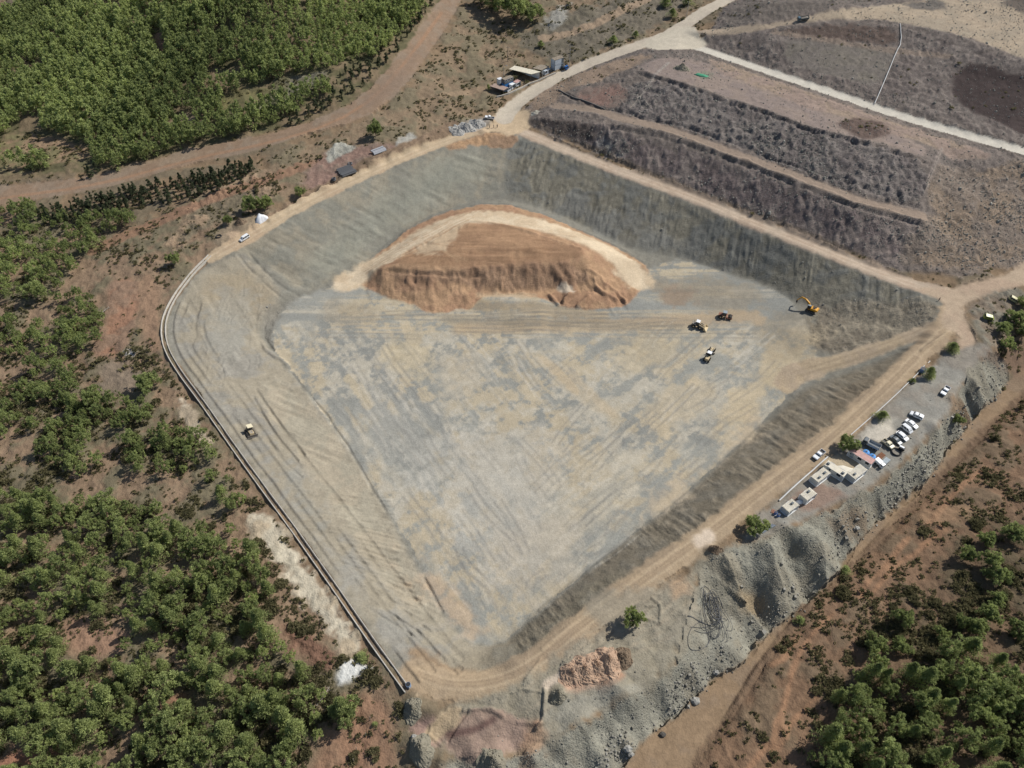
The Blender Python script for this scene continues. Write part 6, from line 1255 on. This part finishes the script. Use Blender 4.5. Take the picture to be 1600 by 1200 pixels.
# stacks of pipes above the north-west rim road
def pipe_stack(rows, a, b, n, rad, m, label, grp, layers=1):
    A, B = G(*a), G(*b); d = (B - A); Lh = d.length / 2; d.normalize(); s = Vector((-d.y, d.x, 0)).normalized(); c = (A + B) / 2
    for l in range(layers):
        for k in range(n - l):
            off = s * ((k - (n - 1 - l) / 2) * rad * 2.04); j = random.uniform(-.35, .35); lo = (rows if not callable(rows) else 1.0)
            p0 = c + off - d * (Lh + j); p1 = c + off + d * (Lh - j); z = max(float(ground(p0.x, p0.y)), float(ground(p1.x, p1.y)), float(ground((c + off).x, (c + off).y))) + rad + l * rad * 1.75
            p0.z = z; p1.z = z; mm = MB().cyl(p0, p1, rad, 12, cap=False).cyl(p0, p1, rad * .86, 12, cap=False)
            tag(mm.build('pipe', m, None, 0, False), label, 'pipe', grp)
pipe_stack(1, (530,272.5), (552,264), 9, .28, M_PIPEB, 'black plastic pipe in the wide stack above the rim road', 'stacked black pipes', 1)
pipe_stack(1, (582,241.5), (601,233.5), 4, .34, M_PIPEG, 'grey pipe in the small stack to the right of the black ones', 'stacked grey pipes', 1)
p = G(521,280); o = MB().ring((0,0,.3), .7, .28, 'z', 20, 8).ring((.2,.1,.8), .6, .2, 'z', 20, 8).build('hose_reel', M_PIPEB, None, 0, True); o.location = p; tag(o, 'black coil lying at the lower left end of the black pipes', 'coil')
p = G(547,256); o = MB().ring((0,0,.3), .7, .26, 'z', 20, 8).build('hose_reel', M_PIPEB, None, 0, True); o.location = p; tag(o, 'black coil behind the upper end of the black pipes', 'coil')
# concrete drain
def drain():
    W = chaikin(PL(CHAN), False, 2); n = [W[0]]
    for a, b in zip(W[:-1], W[1:]):
        k = max(1, int(np.linalg.norm(b - a) / 1.6)); n += [a + (b - a) * j / k for j in range(1, k + 1)]
    n = np.array(n); z = np.array([max(float(ground(x + dx, y + dy)) for dx in (-.8, 0, .8) for dy in (-.8, 0, .8)) for x, y in n]); 
    for _ in range(12): z[1:-1] = (z[:-2] + 2 * z[1:-1] + z[2:]) / 4
    t = np.gradient(n, axis=0); t /= np.linalg.norm(t, axis=1)[:, None]; s = np.stack([-t[:, 1], t[:, 0]], 1)
    K_ = .72
    prof = [(-.72, -.5), (-.72, .32), (-.52, .32), (-.42, .02), (.42, .02), (.52, .32), (.72, .32), (.72, -.5)]
    def sweep(pr, nm, m, par):
        V, F = [], []; q_ = len(pr)
        for i in range(len(n)):
            for (o_, h_) in pr: V.append((n[i, 0] + s[i, 0] * o_ * K_, n[i, 1] + s[i, 1] * o_ * K_, z[i] + h_ * .8))
            if i: F += [((i - 1) * q_ + k, (i - 1) * q_ + (k + 1) % q_, i * q_ + (k + 1) % q_, i * q_ + k) for k in range(q_)]
        F += [tuple(range(q_))[::-1], tuple(range((len(n) - 1) * q_, len(n) * q_))]; return MB().add(V, F).build(nm, m, par)
    r = empty('drain_channel', (0,0,0), 0, 'long curved concrete drain along the western rim of the pit', 'drain'); sweep([(-.95, -.6), (-.95, .5), (-.72, .5), (-.55, -.25), (.55, -.25), (.72, .5), (.95, .5), (.95, -.6)], 'channel', M_CONC, r)
    sweep([(-.5, -.28), (-.5, -.2), (.5, -.2), (.5, -.28)], 'channel_bed', mat('silt', (.16,.12,.085), .9, noise=.3, nscale=2), r)
drain()
# fence posts along the drain
FP_ = [(462,822),(470,835),(478,848),(486,861),(494,874),(503,888),(512,903),(522,918),(531,934),(541,950),(551,966),(560,982),(569,998),(578,1013),(588,1029),(598,1046),(606,1060),(455,810)]
m = MB().cyl((0,0,-.2), (.05,0,1.35), .05, 6, .035); proto = None
for k, (px, py) in enumerate(FP_):
    p = G(px - 5, py + 2)
    if proto is None: proto = m.build('fence_post', M_WOOD)
    o = proto if k == 0 else proto.copy()
    if k: COL.objects.link(o)
    o.location = p; o.rotation_euler = (random.uniform(-.15, .15), random.uniform(-.15, .15), random.uniform(0, 6)); tag(o, 'thin leaning wooden fence post in the line left of the concrete drain', 'post', 'fence posts beside the drain')
for px, py, lab in [(578,1126,'leaning grey post with long shadow on the red earth, upper one'),(571,1150,'leaning grey post on the red earth, middle one'),(556,1172,'grey post near the bottom edge on the red earth'),(552,1190,'lowest grey post on the red earth at the bottom edge')]:
    o = MB().cyl((0,0,-.2), (.25,.1,1.7), .08, 6, .06).build('fence_post', M_WOOD); o.location = G(px, py); tag(o, lab, 'post')
# ------------------------------------------------------------------ compound at the top
def shed(name, quad, h0, h1, label, roofm, posts=True, cat='shelter', wallm=None):
    "quad: surveyed foot points of the four roof corners (front-left, back-left, back-right, front-right)"
    Q = [G(*q_) for q_ in quad]; zb = min(q_.z for q_ in Q); c = sum(Q, Vector()) / 4; r = empty(name, (c.x, c.y, zb), 0, label, cat); L_ = [q_ - Vector((c.x, c.y, zb)) for q_ in Q]
    hs_ = (h0, h1, h1, h0); V = [(p_.x, p_.y, hs_[k]) for k, p_ in enumerate(L_)] + [(p_.x, p_.y, hs_[k] + .14) for k, p_ in enumerate(L_)]
    MB().add(V, [(3,2,1,0),(4,5,6,7),(0,1,5,4),(1,2,6,5),(2,3,7,6),(3,0,4,7)]).build('roof', roofm, r)
    for k, p_ in enumerate(L_): x, y = p_.x * .93, p_.y * .93; MB().box(x - .09, x + .09, y - .09, y + .09, -.4, hs_[k] - .01).build('post', M_STEEL, r)
    if wallm:
        a, b = L_[1] * .9, L_[2] * .9; n_v = Vector((-(b - a).y, (b - a).x, 0)).normalized() * .06; MB().add([(a.x, a.y, -.2), (b.x, b.y, -.2), (b.x, b.y, h1 - .1), (a.x, a.y, h1 - .1), (a.x + n_v.x, a.y + n_v.y, -.2), (b.x + n_v.x, b.y + n_v.y, -.2), (b.x + n_v.x, b.y + n_v.y, h1 - .1), (a.x + n_v.x, a.y + n_v.y, h1 - .1)], [(0,1,2,3),(7,6,5,4),(0,4,5,1),(1,5,6,2),(2,6,7,3),(3,7,4,0)]).build('back_wall', wallm, r)
    return r
def down(q_, m): return (q_[0], q_[1] + m)
shed('open_shelter', [(765.5,141),(773,136.5),(794,145),(787,150)], 2.0, 2.15, 'open shelter with a flat brown-pink roof at the lower end of the roadside compound', M_RBROWN, wallm=M_GREYC)
shed('open_shelter', [(795.5,115),(804,109.5),(845,122),(830,126)], 3.1, 3.3, 'long open shelter with a pale beige roof in the middle of the compound', M_RBEIGE, wallm=M_WHITE)
shed('open_shelter', [(832,114.5),(844.5,108),(858,111),(846,119)], 2.7, 2.9, 'shelter with a grey-brown roof between the beige roof and the grey containers', M_RGREY, wallm=M_GREYC)
def container(name, a, b, W, H, label, m, base=0.0, roofm=None, cat='container', win=0, door=True):
    "a, b: surveyed ends of its front foot line"
    A, B = G(*a), G(*b); d = B - A; L = d.xy.length; z = min(A.z, B.z) + base - .05; c = (A + B) / 2; r = empty(name, (c.x, c.y, z), math.atan2(d.y, d.x), label, cat); l = L / 2
    MB().box(-l, l, .0, W, .1, H - .12).build('wall', m, r); MB().box(-l - .04, l + .04, -.04, W + .04, H - .12, H).build('roof', roofm or m, r)
    fr = MB()
    for x in (-l, l):
        for y in (0, W): fr.box(x - .07, x + .07, y - .07, y + .07, -.25, H - .13)
    fr.build('frame', M_GREYP, r)
    for k in range(win): x = -l + L * (k + .5) / win; w = MB().box(x - L / win * .38, x + L / win * .38, -.05, -.01, 1.0, 1.95).build('window', M_WHITE, r); MB().box(x - L / win * .30, x + L / win * .30, -.08, -.055, 1.1, 1.85).build('pane', M_GLASS, w)
    if door: MB().box(l - 1.1, l - .2, -.05, -.01, .12, 2.1).build('door', M_GREYP, r)
    return r
container('blue_container', (788.5,140.5), (802,134.5), 2.0, 2.3, 'bright blue container under the grey office in the compound', M_BLUE)
container('site_office', (788.5,140.5), (802,134.5), 2.0, 2.0, 'dark office cabin with white windows, stacked on the blue container', M_GREYP, 2.34, M_RGREY, 'cabin', 3, False)
container('white_cabin', (780,136), (786,134), 1.8, 3.6, 'tall narrow white cabin between the brown shelter and the blue container', M_WHITE, 0, None, 'cabin', 1)
container('white_cabin', (806.5,136.5), (813.5,132.5), 1.9, 2.3, 'white hut with a pinkish roof beside the road, right of its lower neighbour', M_WHITE, 0, M_RPINK, 'cabin', 1)
container('white_cabin', (799.5,140.5), (805,137.5), 1.7, 2.1, 'white hut beside the road, the left one of the two', M_WHITE, 0, M_WHITE, 'cabin', 1)
container('white_barrier', (793,145.5), (799,142), .4, .9, 'low white barred barrier in front of the blue container', M_WHITE, 0, None, 'barrier', 3, False)
container('grey_container', (866.5,111.5), (880,104.5), 2.6, 2.3, 'lower grey-blue container of the two stacked beside the pale road', M_GREYC)
container('grey_container', (866.5,111.5), (880,104.5), 2.6, 2.3, 'upper grey-blue container resting on its twin beside the pale road', M_GREYC, 2.34, M_RGREY)
container('grey_cabin', (851,118), (861,112.5), 2.2, 2.0, 'low grey cabin half under the grey-brown roof', M_GREYC, 0, None, 'cabin', 2)
def blue_truck():
    r = truck('small_lorry', (887,109.5), (880,104.5), 'small blue lorry parked at the end of the stacked grey containers', paint('lorry_blue', (50,110,180)), paint('lorry_bed', (110,130,150)), 4.6)
blue_truck()
def pole(name, px, py, h, label, arm=0, m=None):
    p = G(px, py); r = empty(name, p, R(-30), label, 'pole'); MB().cyl((0,0,-.3), (0,0,h), .13, 8, .08).build('shaft', m or M_CONC, r)
    if arm == 1: a = MB().cyl((0,0,h - .1), (1.2,0,h + .2), .05, 6).build('arm', M_STEEL, r); MB().box(1.0, 1.7, -.15, .15, h + .12, h + .27).build('lamp_head', M_SILV, a)
    if arm == 2: a = MB().box(-.9, .9, -.06, .06, h - .5, h - .38).build('crossarm', M_WOOD, r); MB().cyl((-.8,0,h - .38), (-.8,0,h - .2), .05, 6).cyl((.8,0,h - .38), (.8,0,h - .2), .05, 6).build('insulator', M_WHITE, a)
    return r
pole('lamp_post', 787.5,132.5, 8.5, 'pale lamp post between the white cabin and the blue container', 1); pole('power_pole', 889.5,104, 9.5, 'tall grey power pole at the right end of the compound', 2); pole('power_pole', 793.5,95, 6.5, 'dark thin pole on the scrub slope behind the compound', 2, M_GREYP); pole('power_pole', 1072.5,26, 7, 'thin pole on the verge of the pale road at the top', 2)
pole('gate_post', 847.5,122, 4.2, 'short pale post in front of the grey-brown shelter', 0)
# parapet wall along the compound
def wall_along(name, L, h, w, m, label, cat='wall'):
    W = chaikin(PL(L), False, 1); mb_ = MB(); V = []; 
    t = np.gradient(W, axis=0); t /= np.linalg.norm(t, axis=1)[:, None]
    for (x, y), (tx, ty) in zip(W, t):
        z = float(ground(x, y)); V += [(x - ty * w, y + tx * w, z - .4), (x + ty * w, y - tx * w, z - .4), (x + ty * w, y - tx * w, z + h), (x - ty * w, y + tx * w, z + h)]
    F = []
    for i in range(len(W) - 1): F += [(i * 4 + k, i * 4 + (k + 1) % 4, i * 4 + 4 + (k + 1) % 4, i * 4 + 4 + k) for k in range(4)]
    F += [(0,1,2,3), tuple(4 * (len(W) - 1) + k for k in (3,2,1,0))]; return tag(mb_.add(V, F).build(name, m), label, cat)
wall_along('kerb_wall', [(776,153),(800,147),(822,133),(846,124),(868,115)], .6, .2, M_CONC, 'low pale wall between the compound and the road')
wall_along('retaining_kerb', [(873,141),(890,150),(915,158),(945,170)], .35, .18, mat('dark_concrete', (.13,.12,.11), .9), 'dark low kerb at the head of the bench path', 'kerb')
# people
def person(px, py, rz, shirt, trousers, label, s=.8):
    p = G(px, py); e = empty('person', p, rz, label, 'person'); e.scale = (s, s, s)
    verts = [(0,0,.93),(0,0,1.18),(0,0,1.42),(0,0,1.52),(0,0,1.66),(.0,0,1.74), (0,.10,.88),(.02,.12,.48),(0,.13,.08),(.14,.14,.03), (0,-.10,.88),(.06,-.12,.48),(-.06,-.13,.08),(.08,-.14,.03), (0,.19,1.40),(.02,.24,1.12),(.1,.24,.86), (0,-.19,1.40),(.04,-.25,1.12),(.14,-.22,.88)]
    edges = [(0,1),(1,2),(2,3),(3,4),(4,5),(0,6),(6,7),(7,8),(8,9),(0,10),(10,11),(11,12),(12,13),(2,14),(14,15),(15,16),(2,17),(17,18),(18,19)]
    rad = [.15,.14,.16,.065,.105,.08, .10,.075,.05,.05, .10,.075,.05,.05, .07,.05,.04, .07,.05,.04]
    me = bpy.data.meshes.new('body'); me.from_pydata(verts, edges, []); o = bpy.data.objects.new('body', me); COL.objects.link(o); o.parent = e
    me.materials.append(mat('skin', (.42,.27,.19), .6)); md = o.modifiers.new('Skin', 'SKIN'); sk = me.skin_vertices[0].data
    for k, q_ in enumerate(rad): sk[k].radius = (q_, q_)
    sk[0].use_root = True; o.modifiers.new('Sub', 'SUBSURF').levels = 1; o.modifiers['Sub'].render_levels = 1
    MB().cyl((0,0,.90), (0,0,1.25), .19, 10, .20).cyl((0,0,1.25), (0,0,1.47), .22, 10, .12).cyl((.01,.22,1.42), (.04,.26,1.1), .085, 8, .07).cyl((.01,-.22,1.42), (.06,-.27,1.1), .085, 8, .07).build('shirt', mat('shirt_cloth', shirt, .9), e, 0, True)
    MB().cyl((0,0,.98), (0,0,.82), .19, 10, .18).cyl((0,.10,.86), (.01,.13,.12), .115, 8, .075).cyl((0,-.10,.86), (0,-.13,.12), .115, 8, .075).build('trousers', mat('trouser_cloth', trousers, .9), e, 0, True)
    MB().cyl((-.01,0,1.72), (-.02,0,1.81), .115, 10, .06).build('hair', mat('dark_hair', (.03,.022,.016), .8), e, 0, True)
person(765,200, .6, (.25,.23,.2), (.10,.10,.11), 'person in grey standing at the pit edge, leftmost of the three'); person(771.5,199.8, -.4, (.12,.12,.13), (.06,.06,.07), 'person in dark clothes at the pit edge, middle of the three'); person(777,199.3, 1.9, (.10,.09,.08), (.05,.05,.06), 'person in black at the pit edge, rightmost of the three')
person(1466.5,470, 2.4, (.05,.05,.06), (.04,.04,.05), 'person in dark clothes walking at the road junction, right')
# heaps of clean gravel and stone
def heap(name, px, py, r_, h, label, m, seed, ry=None):
    p = G(px, py); rs = np.random.RandomState(seed); V, F = [], []; nr, na = 16, 48; ry = ry or r_
    for i in range(nr + 1):
        t = i / nr
        for k in range(na):
            a = 6.2832 * k / na; q_ = t * (1 + .14 * math.sin(2 * a + seed) + .08 * math.sin(5 * a + seed * 2)); x, y = r_ * q_ * math.cos(a), ry * q_ * math.sin(a)
            z = h * (1 - t) ** 1.1 + (.34 * float(fbm(np.array([p.x + x]), np.array([p.y + y]), 1.0, 4, 5, .6)[0]) * min(h, 1.2) + rs.normal(0, .07)) * (1 if 0 < i < nr else .4); V.append((x, y, z + (float(ground(p.x + x, p.y + y)) - p.z) - (.12 if i == nr else 0)))
            if i: F.append(((i - 1) * na + k, i * na + k, i * na + (k + 1) % na, (i - 1) * na + (k + 1) % na))
    F.append(tuple(range(na))); o = MB().add(V, F).build(name, m, None, 0, False); o.location = p; return tag(o, label, 'gravel heap')
def heap_mat(name, c, sc=5): return mat(name, tuple(lin(c) * .9), .95, noise=.35, nscale=sc, bump=.5)
MG = heap_mat('pale_gravel', (178,176,170)); MDG = heap_mat('dark_gravel', (146,140,122)); MPK = heap_mat('pink_gravel', (192,162,136)); MCR = heap_mat('cream_stone', (206,200,184)); MBR = heap_mat('brown_spoil', (128,110,90))
heap('gravel_heap', 745,195, 3.4, 2.0, 'right-hand pale gravel heap next to the white pickup at the top', MG, 1); heap('gravel_heap', 730,200, 3.4, 1.8, 'middle pale gravel heap above the rim road', MG, 2); heap('gravel_heap', 714,206, 3.2, 1.4, 'left-hand, lowest pale gravel heap above the rim road', MG, 3)
heap('gravel_heap', 660,1176, 2.8, 2.1, 'tall grey gravel heap at the bottom edge, lit on its right side', MDG, 4); heap('gravel_heap', 645,1112, 2.2, 1.3, 'dark gravel heap just below the end of the drain', MDG, 5); heap('gravel_heap', 872,1090, 1.7, 1.3, 'dark gravel heap below the pink spoil heaps', MDG, 7); heap('gravel_heap', 768,1192, 2.6, 1.5, 'dark broken rock heap at the bottom edge below the pink ground', MDG, 8)
for k, (px, py, r_, h) in enumerate([(893,1056,2.7,.8),(912,1049,3.1,1.15),(932,1043,2.8,1.0),(950,1037,3.2,1.45)]): tag(heap('spoil_heap', px, py, r_, h, None, MPK, 20 + k), ('leftmost', 'second', 'third', 'rightmost and largest')[k] + ' pinkish spoil heap of the row beside the dike road', 'spoil heap')
heap('spoil_heap', 974,1030, 2.2, 1.1, 'dark brown heap right of the pinkish spoil row', MBR, 30); heap('spoil_heap', 377,350, 2.0, 1.4, 'brown earth heap left of the white sheet-covered heap', MBR, 31); heap('stone_heap', 836,177, 1.8, .9, 'heap of white stones on the tip above the junction', MCR, 32); heap('stone_heap', 1117,862, 1.6, .8, 'brown heap at the top of the rock tip by the pale road patch', MBR, 33)
heap('stone_heap', 1065,108, 3.2, 1.3, 'dark round heap on the plateau left of the green netting', MDG, 34)
def netting():
    rs = np.random.RandomState(8); mg = mat('green_net', (.05,.30,.16), .8, noise=.3)
    sheet('green_netting', [(1084,117),(1090,114.5),(1100,116),(1108,119),(1103,121.5),(1093,120)], 'bundle of green netting lying on the old tip plateau', 'netting', mg, .5, 5)
netting()
# boulders along the foot of the tip
for k, (px, py, s_, lab) in enumerate([(1086,1096,.8,'pale boulder on its own on the valley track'),(1035,1148,.55,'single dark boulder at the edge of the red valley floor'),(980,1172,.75,'biggest boulder at the bottom, where the tip meets the valley floor'),(985,1180,.55,'boulder leaning on the biggest one at the bottom'),(1118,1052,.6,'white boulder at the lower rim of the rock tip'),(648,1155,.5,'white stone on the pinkish ground below the drain'),(1336,829,.6,'dark boulder on the valley track below the grey tip')]):
    p = G(px, py); bm = bmesh.new(); bmesh.ops.create_icosphere(bm, subdivisions=2, radius=s_); rs = np.random.RandomState(k)
    for v in bm.verts: v.co *= 1 + .22 * math.sin(7 * v.co.x / s_ + k) * math.cos(5 * v.co.y / s_) + rs.normal(0, .06)
    me = bpy.data.meshes.new('boulder'); bm.to_mesh(me); bm.free(); me.materials.append(heap_mat('boulder_stone', (170,168,160) if k != 1 else (90,86,80))); o = link('boulder', me); o.location = p + Vector((0, 0, s_ * .4)); o.scale = (1.2, 1, .8); tag(o, lab, 'boulder')
# guard rail along the north-east road and pipes on the old tip
long_pipe('drain_pipe', [(1406,38),(1408,68),(1400,82),(1388,112),(1372,150),(1366,163)], .17, M_PIPEW, 'pale drain pipe running down the upper tip to the paved road')
long_pipe('drain_pipe', [(1047,98),(1026,115),(1010,140),(983,172)], .07, M_DUST, 'thin dusty drain pipe on the left end of the old tip'); long_pipe('drain_pipe', [(1472,232),(1460,260),(1446,296)], .07, M_DUST, 'thin dusty drain pipe on the right end of the old tip')
# dead wood
rs = np.random.RandomState(4)
for px, py, lab in [(163,488,'fallen grey dead tree on the red clearing'),(505,1090,'bare grey branch on the red earth below the white heap')]:
    p = G(px, py); m = MB().tube([(-2.0,0,.15), (0,.1,.3), (2.2,.5,.25)], .11, 6)
    for k in range(9): x = rs.uniform(-1.2, 2.0); m.tube([(x, .1, .25), (x + rs.uniform(-.3, .9), rs.uniform(-1.1, 1.1), rs.uniform(.3, .9))], .045, 5)
    o = m.build('dead_branch', M_WOOD); o.location = p; o.rotation_euler = (0, 0, R(55)); tag(o, lab, 'dead tree')
print('objects', round(time.time() - T0, 1))
